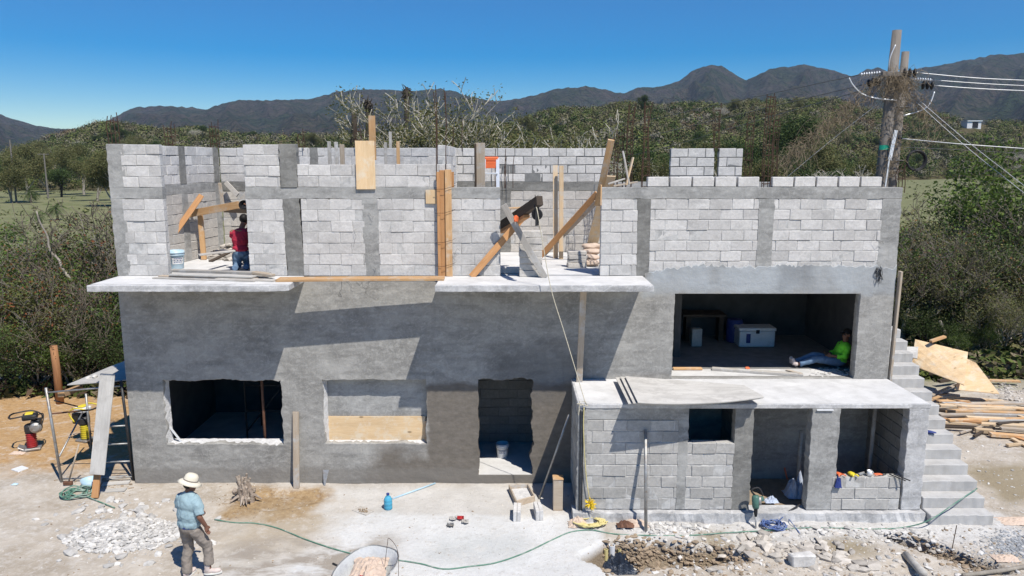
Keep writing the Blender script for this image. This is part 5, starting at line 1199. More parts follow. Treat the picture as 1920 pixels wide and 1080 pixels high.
LL = {0: 'grey brown beam sloping up at the top left of the lumber heap', 3: 'long pale beam across the top of the lumber heap', 4: 'longest thick pine beam across the middle of the lumber heap', 5: 'short dark beam end at the left of the lumber heap', 8: 'cement grey board at the right of the lumber heap', 9: 'long pale beam low in the lumber heap', 11: 'short thick block of pale timber in front of the lumber heap', 12: 'thick orange pine beam at the near right of the lumber heap', 14: 'thin dark stick sloping in front of the lumber heap', 15: 'single orange plank lying on the ground behind the lumber heap'}
for k, (a, b, z, w_, t_, mk) in enumerate(LB):
    p, q = GZ(a[0], a[1], z), GZ(b[0], b[1], z + U(-.02, .02))
    plank(p, q, w_, t_, mk, LL.get(k, 'sawn board in the jumbled lumber heap beside the stairs'), group=None if k in LL else 'boards in the lumber heap')
for k in range(14):   # lower layers filling the heap
    u = U(1765, 1840); v = U(752, 800); zz = U(.03, .5) * (800 - v + 12) / 60
    p = GZ(u, v, zz); plank(p, p + V((U(1.2, 2.6), U(-.25, .25), U(-.05, .05))), U(.08, .15), U(.04, .07), random.choice(['woodc', 'wood', 'woodg', 'woodp']), 'sawn board in the jumbled lumber heap beside the stairs', group='boards in the lumber heap')
z0 = 1.15
cs = [gz(1716, 636, 1.45), gz(1815, 660, 1.35), gz(1808, 722, .8), gz(1709, 684, .85)]
sheet(cs, 4, .018, 'ply', 'large orange plywood sheet tilted over the lumber heap')
sheet([gz(1812, 672, 1.2), gz(1830, 680, 1.15), gz(1874, 738, .6), gz(1790, 730, .62)], 4, .018, 'ply', 'second plywood sheet sliding out under the large one on the lumber heap')
sheet([gz(1694, 650, 1.3), gz(1722, 650, 1.3), gz(1720, 672, 1.1), gz(1690, 666, 1.1)], 3, .02, 'plyg', 'grey white board corner between the stairs and the orange plywood')
plank(gz(1745, 640, 1.5), gz(1772, 631, 1.62), .12, .06, 'wood', 'short pine beam end poking up behind the orange plywood')
for k, (u, v, z) in enumerate(((1740, 700, .4), (1760, 715, .35), (1790, 725, .25))):
    p = GZ(u, v, z); plank(p, p + V((1.3, .3 * k, .1)), .12, .08, 'woodd', 'dark beam under the orange plywood', group='dark beams under the plywood')
fn_ = thing('wire_fence', 'sagging barbed wire fence on grey dead posts at the right', 'fence', (13, 25, 0))
fp = [(1690, 655, 1703, 578), (1757, 662, 1752, 598), (1785, 668, 1762, 602), (1960, 690, 1962, 610), (2100, 705, 2102, 620)]
tops = []
for k, (u, v, u2, v2) in enumerate(fp):
    a = gz(u, v, 0); t_ = at(u2, v2, a.y); m = MB(); m.tube([a - V((0, 0, .2)), a.lerp(t_, .5) + V((U(-.05, .05), 0, 0)), t_], [.1, .085, .055], 8)
    m.build('post', M['bark' if k % 2 == 0 else 'barkd'], fn_, smooth=True); tops.append((a, t_))
for k in range(4):
    if k in (0, 1, 3):
        for h in (.3, .55, .8):
            a, b = tops[k][0].lerp(tops[k][1], h), tops[k + 1][0].lerp(tops[k + 1][1], h); m = MB(); m.tube(curve([a, (a + b) / 2 - V((0, 0, U(.05, .2))), b], 5), .008, 4); m.build('wire', M['wire'], fn_)

# ================= utility poles =================
YP = 20.0
pl1 = thing('utility_pole', 'taller leaning utility pole with dry vines and cross arm behind the house', 'pole', (at(1650, 350, YP).x, YP, 0))
t1, b1 = at(1682, 57, YP), at(1652, 350, YP); d1 = (t1 - b1) / (t1.z - b1.z); g1 = b1 - d1 * b1.z
m = MB(); m.tube([g1, b1, t1], [.2, .17, .115], 14); m.build('shaft', M['pole'], pl1, smooth=True)
m = MB(); m.sheet([[at(1656, 281, YP) + V((.172 * math.cos(R(a)), .172 * math.sin(R(a)), z)) for a in range(-150, -30, 12)] for z in (0, .12)]); m.build('green_band', mat('green_paint', (.02, .4, .25, 1), .6, .2), pl1, smooth=True)
m = MB(); m.bar(at(1653, 139, YP - .2), at(1692, 139, YP - .2), .12, .13); m.build('cross_arm', M['pole'], pl1, bevel=.01)
pl2 = thing('utility_pole', 'shorter utility pole tied beside the taller one behind the house', 'pole', (at(1675, 350, YP + .5).x, YP + .5, 0))
t2, b2 = at(1698, 97, YP + .5), at(1672, 350, YP + .5); d2 = (t2 - b2) / (t2.z - b2.z)
m = MB(); m.tube([b2 - d2 * b2.z, b2, t2], [.16, .13, .095], 14); m.build('shaft', M['pole'], pl2, smooth=True)
for v_ in (200, 258, 300, 320):
    m = MB(); a = b2.lerp(t2, (350 - v_) / 253.0); m.tube([a + V((-.25, -.14, 0)), a + V((.16, -.14, .0)), a + V((.2, .1, 0))], .02, 6); m.build('clamp', M['steeld'], pl2)
m = MB(); m.bar(at(1680, 244, YP - .25), at(1668, 300, YP - .25), .09, .02, up=(0, 1, 0)); m.bar(at(1667, 300, YP - .25), at(1660, 350, YP - .25), .03, .02, up=(0, 1, 0)); m.build('guard_strip', M['alu'], pl1)
def insul(pts, name, label, discs, mk='black', n_=3):
    t_ = thing(name, label, 'insulator', pts[0]); m = MB(); a, b = V(pts[0]), V(pts[1]); d_ = (b - a); L = d_.length; d_.normalize(); q = d_.to_track_quat('Z', 'Y').to_matrix()
    m.tube([a, b], .02, 6); m.build('rod', M['steel'], t_)
    for k in range(n_):
        m = MB(); m.lathe([(.03, -.04), (.1, -.02), (.11, .02), (.04, .05)] if mk == 'black' else [(.02, -.02), (.05, 0), (.02, .02)], a.lerp(b, (k + .6) / n_ * .95), 14, q, capt=True); m.build('disc', M[mk], t_, smooth=True)
insul((at(1690, 136, YP - .2), at(1720, 136.5, YP - .3)), 'insulator', 'top black disc insulator on the right of the poles', 3)
insul((at(1726, 159, YP - .2), at(1752, 160.5, YP - .3)), 'insulator', 'lowest black disc insulator on the right of the poles', 3)
insul((at(1704, 148, YP - .2), at(1748, 150, YP - .3)), 'insulator', 'slim pale ribbed insulator between the two black ones', 8, 'alu', 9)
insul((at(1652, 150, YP), at(1627, 157, YP + .3)), 'insulator', 'black disc insulator on the left of the poles', 3)
insul((at(1652, 136, YP), at(1612, 140, YP + .3)), 'insulator', 'slim pale ribbed insulator on the left of the poles', 8, 'alu', 8)
def wire(name, pts, r, mk, label, n_=8): m = MB(); m.tube(curve(pts, n_), r, 5); return one(m, name, mk, label, 'wire', smooth=True)
wire('power_line', [at(1720, 136.5, YP - .3), at(1825, 146, YP - .5), at(1925, 151, YP - .7), at(2200, 163, YP - 1)], .014, 'wire', 'top bright power line running off to the right')
wire('power_line', [at(1748, 150, YP - .3), at(1830, 156, YP - .5), at(1925, 161, YP - .7), at(2200, 172, YP - 1)], .012, 'wire', 'middle bright power line running off to the right')
wire('power_line', [at(1752, 160.5, YP - .3), at(1830, 166, YP - .5), at(1925, 170.5, YP - .7), at(2200, 181, YP - 1)], .014, 'wire', 'lowest bright power line running off to the right')
for (u, v), (u2, v2, y2), lb, sg in (((1612, 140), (1060, 252, 95), 'uppermost thin wire running away to the left of the poles', 6), ((1627, 157), (1080, 280, 80), 'middle thin wire running away to the left of the poles', 8), ((1650, 160), (1130, 300, 60), 'lowest thin wire running away to the left of the poles', 10)):
    a = at(u, v, YP + .3); b = at(u2, v2, y2); wire('thin_wire', [a, a.lerp(b, .25) - V((0, 0, .1)), a.lerp(b, .6) - V((0, 0, .25)), b], .012, 'wired', lb)
wire('jumper_cable', [at(1592, 146, YP), at(1600, 160, YP), at(1617, 176, YP), at(1642, 184, YP - .1), at(1682, 188, YP - .2)], .017, 'alu', 'white jumper cable looping left under the cross arm')
wire('jumper_cable', [at(1752, 172, YP), at(1744, 193, YP), at(1730, 206, YP), at(1694, 217, YP)], .018, 'alu', 'white jumper cable looping right of the poles')
wire('jumper_cable', [at(1679, 84, YP - .15), at(1670, 105, YP - .15), at(1667, 122, YP - .1), at(1668, 136, YP)], .015, 'alu', 'white cable running down the top of the taller pole')
wire('guy_wire', [at(1712, 178, YP), at(1810, 262, YP - 1), at(1925, 352, YP - 2.2), at(2100, 490, YP - 4)], .007, 'wire', 'upper of two guy wires slanting down to the right edge')
wire('guy_wire', [at(1710, 184, YP), at(1808, 272, YP - 1), at(1925, 366, YP - 2.2), at(2100, 508, YP - 4)], .007, 'wire', 'lower of two guy wires slanting down to the right edge')
wire('guy_wire', [at(1652, 190, YP), at(1560, 262, YP), at(1478, 330, YP), at(1420, 378, YP)], .007, 'wire', 'guy wire slanting down to the left behind the wall')
wire('service_cable', [at(1692, 260, YP), at(1800, 270, YP), at(1925, 279, YP - .3), at(2100, 292, YP - .5)], .013, 'wire', 'pale service cable running level off to the right')
wire('service_cable', [at(1692, 276, YP), at(1780, 280, YP), at(1925, 288, YP), at(2100, 300, YP)], .006, 'wired', 'thin dark line below the pale service cable')
m = MB(); c = at(1718, 301, YP - .05)
for k in range(9):
    rr = .245 + U(-.025, .025); o_ = V((U(-.015, .015), U(-.04, .04), U(-.015, .015))); m.tube([c + o_ + V((rr * math.cos(R(a)), 0, rr * 1.03 * math.sin(R(a)))) for a in range(0, 361, 12)], .016, 6, False)
m.tube([c + V((0, 0, .26)), at(1718, 279, YP)], .01, 5)
one(m, 'hanging_cable_coil', 'black', 'black cable coil hanging from the thin line right of the poles', 'cable')
m = MB(); rv = random.Random(3)
def vine(a, b, n_, w_, hang, m=m):
    for k in range(n_):
        q = rv.random() ** .8; p = a.lerp(b, q) + V((rv.gauss(0, w_), rv.gauss(0, w_), rv.gauss(0, w_))); pts = [p]
        for j in range(4): pts.append(pts[-1] + V((rv.uniform(-.16, .16), rv.uniform(-.1, .1), rv.uniform(-.16 - hang, .1))))
        m.tube(pts, rv.uniform(.0025, .006), 3, False)
vine(at(1655, 145, YP), at(1465, 300, YP), 420, .09, .1); vine(at(1655, 145, YP - .2), at(1704, 150, YP - .2), 260, .13, .1); vine(at(1676, 155, YP - .15), at(1668, 330, YP - .1), 150, .09, .04); vine(at(1700, 155, YP), at(1745, 215, YP), 120, .1, .1)
tag(one(m, 'dry_vines', 'vine', None, None), kind='stuff')

# ================= people =================
FOLD = ('tee', 'khaki', 'redcloth', 'jean', 'hivis'); FT = bpy.data.textures.new('cloth_folds', 'CLOUDS'); FT.noise_scale = .075; FT.noise_depth = 2; FT.noise_type = 'SOFT_NOISE'
def blobs(parts, name, mk, parent, vox=.011, sm=4):
    m = MB()
    for p in parts:
        if p[0] == 't': m.tube(p[1], p[2], 16)
        else:
            vs, fs = ICO[3]; q = p[3] if len(p) > 3 else Matrix.Identity(3); m.add([V(p[1]) + q @ V((v.x * p[2][0], v.y * p[2][1], v.z * p[2][2])) for v in vs], fs)
    o = m.build(name, M[mk], parent, smooth=True); r_ = o.modifiers.new('Remesh', 'REMESH'); r_.mode = 'VOXEL'; r_.voxel_size = vox; r_.use_smooth_shade = True
    s_ = o.modifiers.new('Smooth', 'SMOOTH'); s_.iterations = sm; s_.factor = .5
    if mk in FOLD:
        d_ = o.modifiers.new('Folds', 'DISPLACE'); d_.texture = FT; d_.strength = .03; d_.mid_level = .5; d_.texture_coords = 'LOCAL'; s2_ = o.modifiers.new('Soft', 'SMOOTH'); s2_.iterations = 1
    return o
def hand(W, wr, d, th, curl=.5, s=1.0):
    """hand from wrist wr, pointing d, thumb side th: palm, five fingers, thumb"""
    d = V(d).normalized(); th = V(th); th = (th - d * th.dot(d)).normalized(); nn = d.cross(th); out = []
    P_ = lambda a, b, c: W(*(V(wr) + d * a * s + th * b * s + nn * c * s))
    out.append(('t', [P_(0, 0, 0), P_(.04, 0, 0), P_(.085, 0, 0)], [.026 * s, .032 * s, .03 * s])); out.append(('t', [P_(.05, .025, 0), P_(.09, .03, 0)], [.02 * s, .018 * s])); out.append(('t', [P_(.05, -.022, 0), P_(.088, -.028, 0)], [.018 * s, .016 * s]))
    for k, (b, L) in enumerate(((.033, .07), (.012, .08), (-.01, .075), (-.031, .058))):
        q = [P_(.085, b, 0), P_(.085 + L * .45, b, .02 * curl), P_(.085 + L * .8, b, .05 * curl), P_(.085 + L * (1 - .25 * curl), b, .085 * curl)]; out.append(('t', q, [.0105 * s, .01 * s, .009 * s, .008 * s]))
    out.append(('t', [P_(.02, .028, 0), P_(.05, .055, .01), P_(.08, .062, .025)], [.015 * s, .0125 * s, .01 * s])); return out
def head(W, c, fwd, up=(0, 0, 1), s=1.0):
    f = V(fwd).normalized(); u = (V(up) - f * V(up).dot(f)).normalized(); r_ = f.cross(u); c = V(c)
    Q = lambda a, b, k: W(*(c + r_ * a * s + f * b * s + u * k * s)); E_ = Matrix((r_, f, u)).transposed()
    rot = W.rot @ E_
    sp = [('e', Q(0, -.01, .03), (.076 * s, .095 * s, .095 * s), rot), ('e', Q(0, .03, -.04), (.056 * s, .062 * s, .075 * s), rot), ('e', Q(0, .095, -.005), (.012 * s, .018 * s, .024 * s), rot), ('e', Q(0, .08, -.085), (.02 * s, .015 * s, .014 * s), rot)]
    for k in (-1, 1): sp.append(('e', Q(k * .08, -.005, .0), (.012 * s, .022 * s, .033 * s), rot))
    sp.append(('e', Q(0, .088, -.052), (.022 * s, .009 * s, .008 * s), rot)); return sp, Q, rot
def mkW(c, rz, s=1.0):
    q = Matrix.Rotation(R(rz), 3, 'Z')
    def W(x, y, z): return V(c) + q @ V((x * s, y * s, z * s))
    W.rot = q; return W
def face(Q, rot, W, parent, s=1.0):
    for k in (-1, 1):
        m = MB(); vs, fs = ICO[2]; m.add([Q(k * .03, .075, .02) + v * .011 for v in vs], fs); m.build('eye', M['black'], parent, smooth=True)

# worker walking in the yard, seen from behind
c = GZ(362, 1082); W = mkW(c, -28, .96)
pm = thing('person', 'person in a pale blue shirt, khaki trousers and cream hat walking across the yard', 'person', c)
hp, Q, rot = head(W, (0.01, .075, 1.60), (.55, .8, -.28))
body = hp + [('t', [W(0, .02, 1.42), W(0.0, .06, 1.55)], [.062, .055]), ('t', [W(.2, .03, 1.38), W(.285, -.01, 1.13), W(.28, .1, .93)], [.05, .043, .03]), ('t', [W(-.2, .03, 1.38), W(-.27, .06, 1.13), W(-.14, .25, 1.02)], [.05, .043, .03]),
     ('t', [W(0, 0, .9), W(0, .02, 1.15), W(0, .04, 1.36)], [.1, .1, .1])] + hand(W, (.28, .1, .93), (-.05, .18, -.95), (-.3, 1, 0), .5) + hand(W, (-.14, .25, 1.02), (.5, .7, -.3), (0, 0, 1), .6) + [('t', [W(-.1, 0, .88), W(-.11, .04, .48), W(-.11, -.02, .1)], [.07, .05, .04]), ('t', [W(.1, 0, .88), W(.17, .18, .5), W(.2, .16, .12)], [.07, .05, .04])]
blobs(body, 'body', 'skin', pm, .009, 3)
blobs([('e', W(0, .03, 1.3), (.24, .155, .18), W.rot), ('e', W(0, .02, 1.12), (.22, .165, .21), W.rot), ('e', W(0, .01, .98), (.21, .16, .13), W.rot), ('t', [W(-.12, .03, 1.41), W(0, .04, 1.46), W(.12, .03, 1.41)], [.06, .075, .06]),
       ('t', [W(.16, .03, 1.38), W(.23, .02, 1.3), W(.275, .0, 1.17)], [.085, .08, .075]), ('t', [W(-.16, .03, 1.38), W(-.23, .04, 1.3), W(-.265, .05, 1.17)], [.085, .08, .075])], 'shirt', 'tee', pm, .011, 5)
blobs([('e', W(0, 0, .9), (.175, .14, .1), W.rot), ('t', [W(-.095, 0, .88), W(-.11, .045, .5), W(-.115, -.01, .3), W(-.11, -.02, .07)], [.105, .082, .078, .082]), ('t', [W(.095, .01, .88), W(.165, .185, .52), W(.19, .18, .36), W(.2, .165, .2)], [.105, .082, .072, .075])], 'trousers', 'khaki', pm, .011, 4)
def boot(a, d, nm='boot', mk='boot', sole='sole', s=1.0):
    a = V(a); d = V(d).normalized(); q = Matrix((V((0, 0, 1)).cross(d) * -1, d, V((0, 0, 1)))).transposed()
    B_ = lambda x, y, z: a + q @ V((x * s, y * s, z * s))
    o = blobs([('t', [B_(0, -.02, .07), B_(0, -.02, .17)], [.052 * s, .05 * s]), ('e', B_(0, .0, .055), (.046 * s, .085 * s, .045 * s), q), ('e', B_(0, .1, .045), (.048 * s, .085 * s, .038 * s), q)], nm, mk, pm_, .009, 3)
    m = MB(); pr = [(.046 * math.cos(R(t_)) * (1 if True else 0), .055 + .14 * math.sin(R(t_))) for t_ in range(0, 360, 20)]
    vs = [B_(x * 1.1, y, z) for z in (0, .025) for x, y in pr]; n_ = len(pr); m.add(vs, [tuple(range(n_ - 1, -1, -1)), tuple(range(n_, 2 * n_))] + [(k, (k + 1) % n_, n_ + (k + 1) % n_, n_ + k) for k in range(n_)]); so_ = m.build('sole', M[sole], pm_); so_.parent = o; return o
pm_ = pm
boot(W(-.11, -.02, .0), W.rot @ V((-.15, 1, 0)), mk='boot'); boot(W(.2, .165, .03), V((1, .22, 0)))
# belt, hat
m = MB(); m.lathe([(.178, 0), (.18, .035)], W(0, 0, .93), 30, W.rot, False, sx=1.0, sy=.82); m.build('belt', M['navy'], pm, smooth=True)
hc = Q(0, -.012, .075); ft = (Q(0, 1, 0) - Q(0, 0, 0)).normalized(); up_ = (Q(0, 0, 1) - Q(0, 0, 0)).normalized()
m = MB(); hr = rot @ Matrix.Rotation(R(-6), 3, 'X')
m.lathe([(.165, -.045), (.135, -.015), (.1, .0), (.096, .03), (.09, .075), (.065, .105), (.02, .115), (.001, .115)], hc, 32, hr, False, sx=.98, sy=1.12); ht_ = m.build('sun_hat', M['hat'], pm, smooth=True); so2 = ht_.modifiers.new('Solid', 'SOLIDIFY'); so2.thickness = .006
m = MB(); m.lathe([(.101, .0), (.1, .02)], hc, 32, hr, False, sx=.98, sy=1.12); b_ = m.build('hat_band', M['khaki'], pm, smooth=True); b_.parent = pm
blobs([('e', Q(0, -.03, .02), (.083, .088, .09), rot)], 'hair', 'hair', pm, .012); face(Q, rot, W, pm)
# worker kneeling upstairs in red
c = FF(458, 500); c.y = 15.35; W = mkW((c.x + .11, 15.35, zf), 12, 1.0)
pr_ = thing('person', 'person in a crimson shirt and jeans working behind the upper left wall', 'person', (c.x, 15.35, zf)); pm_ = pr_
hp, Q, rot = head(W, (.08, .13, 1.02), (.25, 1, -.2))
blobs(hp + [('t', [W(.02, .03, .8), W(.07, .1, .96)], [.06, .052]), ('t', [W(0, -.02, .35), W(0, 0, .6), W(.02, .03, .82)], [.11, .11, .12]), ('t', [W(.2, .05, .8), W(.28, .25, 1.0), W(.16, .25, 1.22)], [.05, .042, .03]), ('t', [W(-.14, .03, .8), W(-.16, .2, .65), W(.02, .38, .6)], [.05, .042, .03]), ('t', [W(.08, 0, .33), W(.1, .3, .08)], [.07, .05]), ('t', [W(-.08, 0, .33), W(-.1, .3, .08)], [.07, .05])] + hand(W, (.16, .25, 1.22), (-.2, 0, 1), (0, 1, 0), .7) + hand(W, (.02, .38, .6), (.7, .5, 0), (0, 0, 1), .6), 'body', 'skin', pr_, .01, 3)
blobs([('e', W(.0, .0, .62), (.165, .14, .24), W.rot), ('e', W(.015, .02, .74), (.18, .13, .13), W.rot), ('e', W(0, -.03, .44), (.16, .145, .1), W.rot), ('t', [W(.15, .04, .78), W(.22, .13, .88)], [.07, .06]), ('t', [W(-.13, .03, .78), W(-.17, .14, .68)], [.07, .06])], 'shirt', 'redcloth', pr_, .011, 4)
blobs([('e', W(0, -.03, .36), (.15, .14, .1), W.rot), ('t', [W(.08, 0, .33), W(.1, .22, .1)], [.1, .085]), ('t', [W(-.08, -.02, .33), W(-.09, .02, .06)], [.1, .08]), ('t', [W(.1, .2, .08), W(.1, -.15, .07)], [.08, .06]), ('t', [W(-.09, .04, .08), W(-.1, -.25, .07)], [.08, .06])], 'trousers', 'jean', pr_, .012, 4)
blobs([('e', Q(0, -.015, .03), (.087, .1, .1), rot)], 'cap', 'hair', pr_, .012); face(Q, rot, W, pr_)
m = MB(); cb = W(.1, .24, 1.34); m.lathe([(.08, 0), (.105, .08), (.1, .1), (.07, .01)], cb + V((0, 0, -.05)), 20, Matrix.Rotation(R(60), 3, 'X')); m.lathe([(.075, .0), (.001, .012)], cb + V((0, 0, -.05)), 20, Matrix.Rotation(R(60), 3, 'X'), capb=False); one(m, 'black_pan', 'black', 'round black pan held up above the red shirted worker', 'pan')
# worker resting on the terrace floor, lime shirt
c = TT(1590, 688); W = mkW((c.x - .18, c.y + .05, zr), 0, 1.0)
pg = thing('person', 'person in a lime green shirt and blue jeans resting against the right pier', 'person', (c.x, c.y, zr)); pm_ = pg
hp, Q, rot = head(W, (.12, .0, .69), (-1, -.35, -.1))
blobs(hp + [('t', [W(.1, 0, .5), W(.12, 0, .63)], [.055, .05]), ('t', [W(0, 0, .12), W(.05, 0, .3), W(.1, 0, .48)], [.11, .11, .12]), ('t', [W(.1, -.17, .47), W(-.0, -.24, .26), W(-.2, -.12, .26)], [.048, .04, .03]), ('t', [W(.1, .17, .47), W(-.0, .22, .25), W(-.2, .1, .25)], [.048, .04, .03]), ('t', [W(-.05, -.09, .11), W(-.52, -.1, .17), W(-.9, -.1, .08)], [.07, .05, .04]), ('t', [W(-.05, .09, .11), W(-.5, .1, .2), W(-.92, .06, .08)], [.07, .05, .04])] + hand(W, (-.2, -.12, .26), (-1, .3, -.2), (0, 0, 1), .4) + hand(W, (-.2, .1, .25), (-1, -.3, -.2), (0, 0, 1), .4), 'body', 'skin', pg, .01, 3)
blobs([('e', W(.05, 0, .3), (.14, .17, .2), W.rot), ('e', W(.09, 0, .43), (.13, .2, .12), W.rot), ('t', [W(.1, -.16, .46), W(.0, -.24, .27), W(-.12, -.17, .26)], [.075, .062, .05]), ('t', [W(.1, .16, .46), W(.0, .22, .26), W(-.12, .15, .25)], [.075, .062, .05]), ('e', W(.0, 0, .15), (.15, .17, .1), W.rot)], 'shirt', 'hivis', pg, .011, 4)
blobs([('e', W(-.03, 0, .11), (.15, .18, .1), W.rot), ('t', [W(-.05, -.09, .12), W(-.52, -.1, .19), W(-.88, -.1, .085)], [.1, .078, .062]), ('t', [W(-.05, .09, .12), W(-.5, .1, .22), W(-.9, .06, .085)], [.1, .078, .062])], 'trousers', 'jean', pg, .012, 4)
for y, dd in ((-.1, .1), (.06, -.1)):
    blobs([('t', [W(-.92, y, .08), W(-.98, y, .08)], [.05, .055]), ('t', [W(-.98, y, .06), W(-1.02, y + dd * .3, .2)], [.05, .035])], 'boot', 'boot', pg, .01)
blobs([('e', Q(0, -.02, .045), (.084, .1, .09), rot), ('e', Q(0, .11, .06), (.06, .05, .012), rot)], 'cap', 'hair', pg, .011)
m = MB(); 
for k in (-1, 1): m.add([Q(k * .03 + a, .088 - abs(k * .03 + a) * .3, b) for a, b in ((-.025, .005), (.025, .005), (.025, .035), (-.025, .035))], [(0, 1, 2, 3)])
m.build('sunglasses', M['black'], pg)
# ================= vegetation =================
rg = np.random.default_rng(4)
def leafmat(name, a, b, c=None, trans=.25):
    t = NT(name); k = t.n('ShaderNodeNewGeometry').outputs['Random Per Island']; o_ = t.n('ShaderNodeObjectInfo').outputs['Random']
    col = t.mix(t.mr(k, 0, 1), a, b)
    if c: col = t.mix(t.mr(k, .82, .9), col, c)
    v = t.mr(o_, 0, 1, .8, 1.2); col = t.mix(1.0, col, t.n('ShaderNodeCombineColor', {0: v, 1: v, 2: v}).outputs[0], 'MULTIPLY')
    t.col(col); t.b.inputs['Roughness'].default_value = .7; t.b.inputs['Specular IOR Level'].default_value = .15
    if trans:
        tr_ = t.n('ShaderNodeBsdfTranslucent', {0: col}); mx = t.n('ShaderNodeMixShader', {0: trans}); t.L(t.b.outputs[0], mx.inputs[1]); t.L(tr_.outputs[0], mx.inputs[2]); t.L(mx.outputs[0], t.out.inputs['Surface'])
    return t.m
LM = {'green': leafmat('green_leaves', (.05, .095, .02, 1), (.14, .21, .05, 1), (.2, .1, .04, 1)), 'red': leafmat('reddish_leaves', (.1, .085, .035, 1), (.12, .155, .045, 1), (.2, .07, .03, 1)), 'olive': leafmat('olive_leaves', (.1, .11, .04, 1), (.19, .19, .08, 1), (.22, .18, .08, 1)),
      'dark': leafmat('dark_leaves', (.035, .062, .02, 1), (.095, .13, .04, 1)), 'bright': leafmat('bright_leaves', (.06, .1, .022, 1), (.14, .19, .045, 1)), 'dry': leafmat('dry_twigs', (.12, .095, .06, 1), (.22, .18, .12, 1)), 'grey': leafmat('grey_twigs', (.17, .155, .14, 1), (.3, .28, .26, 1), None, 0)}
def quads(P, s, asp=1.8, droop=0.0):
    """leaf cards at points P (n,3), pointed four-corner leaves of size s (n,)"""
    n = len(P); a = rg.normal(size=(n, 3)); a[:, 2] = a[:, 2] * .6 - droop; a /= np.linalg.norm(a, axis=1)[:, None]
    b = rg.normal(size=(n, 3)); b -= (b * a).sum(1)[:, None] * a; b /= np.linalg.norm(b, axis=1)[:, None]
    s = s[:, None]; v = np.stack([P - a * s * asp / 2, P + b * s / 2, P + a * s * asp / 2, P - b * s / 2], 1).reshape(-1, 3); return v
def oquads(P, s, N):
    N = N / np.linalg.norm(N, axis=1)[:, None]; a = rg.normal(size=N.shape); a -= (a * N).sum(1)[:, None] * N; a /= np.linalg.norm(a, axis=1)[:, None]; b = np.cross(N, a); s = s[:, None] * .62
    return np.stack([P - a * s, P + b * s, P + a * s, P - b * s], 1).reshape(-1, 3)
def npmesh(name, v, mt, tint=None):
    n = len(v) // 4; me = bpy.data.meshes.new(name); me.vertices.add(len(v)); me.vertices.foreach_set('co', v.astype(np.float32).ravel())
    me.loops.add(n * 4); me.loops.foreach_set('vertex_index', np.arange(n * 4, dtype=np.int32)); me.polygons.add(n); me.polygons.foreach_set('loop_start', np.arange(0, n * 4, 4, dtype=np.int32)); me.polygons.foreach_set('loop_total', np.full(n, 4, dtype=np.int32))
    if tint is not None:
        at_ = me.attributes.new('tint', 'FLOAT_COLOR', 'POINT'); at_.data.foreach_set('color', np.repeat(np.concatenate([tint, np.ones((len(tint), 1))], 1), 4, axis=0).astype(np.float32).ravel())
    me.materials.append(mt); me.update(calc_edges=True); return me
def limbs(rs, h, spread_, levels, r0, up=.35, split=3, twist=.5, n0=1, l0=.35, segs=3, shrink=.72, thick=.66, rmin=.004):
    """branching skeleton: returns tube builder, tips and points along twigs"""
    m = MB(); tips = []
    def grow(p, d, L, r_, lv):
        pts = [p]; rs_ = [r_]
        for k in range(segs):
            d = (d + V((rs.gauss(0, .17), rs.gauss(0, .17), rs.gauss(0, .1))) * twist + V((0, 0, up * .12))).normalized(); pts.append(pts[-1] + d * L / segs); rs_.append(max(rmin, r_ * (1 - (k + 1) / segs * .38)))
        m.tube(pts, rs_, 6 if lv > 2 else (4 if lv > 1 else 3), False)
        if lv <= 1:
            for q in pts[1:]: tips.append((q, L))
        if lv == 0: return
        for k in range(split + (rs.random() < .4)):
            i = segs if k == 0 else rs.randint(max(1, segs - 2), segs); a = rs.uniform(0, 6.28); e = V((math.cos(a), math.sin(a), rs.uniform(-.15, .5))) * spread_
            grow(pts[i], (d * .75 + e).normalized(), L * shrink * rs.uniform(.75, 1.15), rs_[i] * thick, lv - 1)
    for k in range(n0):
        a = rs.uniform(0, 6.28); t_ = (0 if n0 == 1 else .45)
        grow(V((rs.uniform(-.1, .1) * n0, rs.uniform(-.1, .1) * n0, -.1)), V((math.cos(a) * t_, math.sin(a) * t_, 1)).normalized(), h * l0, r0, levels)
    return m, tips
def plant(name, cat, seed, h, leaf, bark, nleaf, size, kw, cl=.22, asp=1.8, droop=0.0, base=(0, 0, -50), thin=None):
    rs = random.Random(seed); m, tips = limbs(rs, h, **kw); t_ = thing(name, None, cat, base)
    kz = h / max(p.z for p, _ in tips); m.v = [(x * kz, y * kz, z * kz) for x, y, z in m.v]; tips = [(p * kz, L) for p, L in tips]
    o = m.build('trunk', M[bark], None, smooth=True); o.parent = t_
    if nleaf:
        T = np.array([tuple(p) for p, _ in tips]); keep = rg.random(len(T)) < (thin or .85); T = T[keep]
        idx = rg.integers(0, len(T), nleaf); P = T[idx] + rg.normal(size=(nleaf, 3)) * cl * np.array([1, 1, .75]) * h / 4
        P[:, 2] = np.maximum(P[:, 2], .03); c = bpy.data.objects.new('crown', npmesh('crown', quads(P, size * rg.uniform(.6, 1.3, nleaf), asp, droop), LM[leaf])); COL.objects.link(c); c.parent = t_
    return t_
K1 = dict(spread_=.75, levels=4, r0=.05, n0=4, l0=.3, split=3); K2 = dict(spread_=.8, levels=5, r0=.16, n0=1, l0=.28, split=2, segs=3); K3 = dict(spread_=.9, levels=4, r0=.04, n0=6, l0=.3, split=2)
M['stickbark'] = mat('brown_twig_bark', (.15, .125, .095, 1), .95, .25, 6, .4, 20)
protos = {}
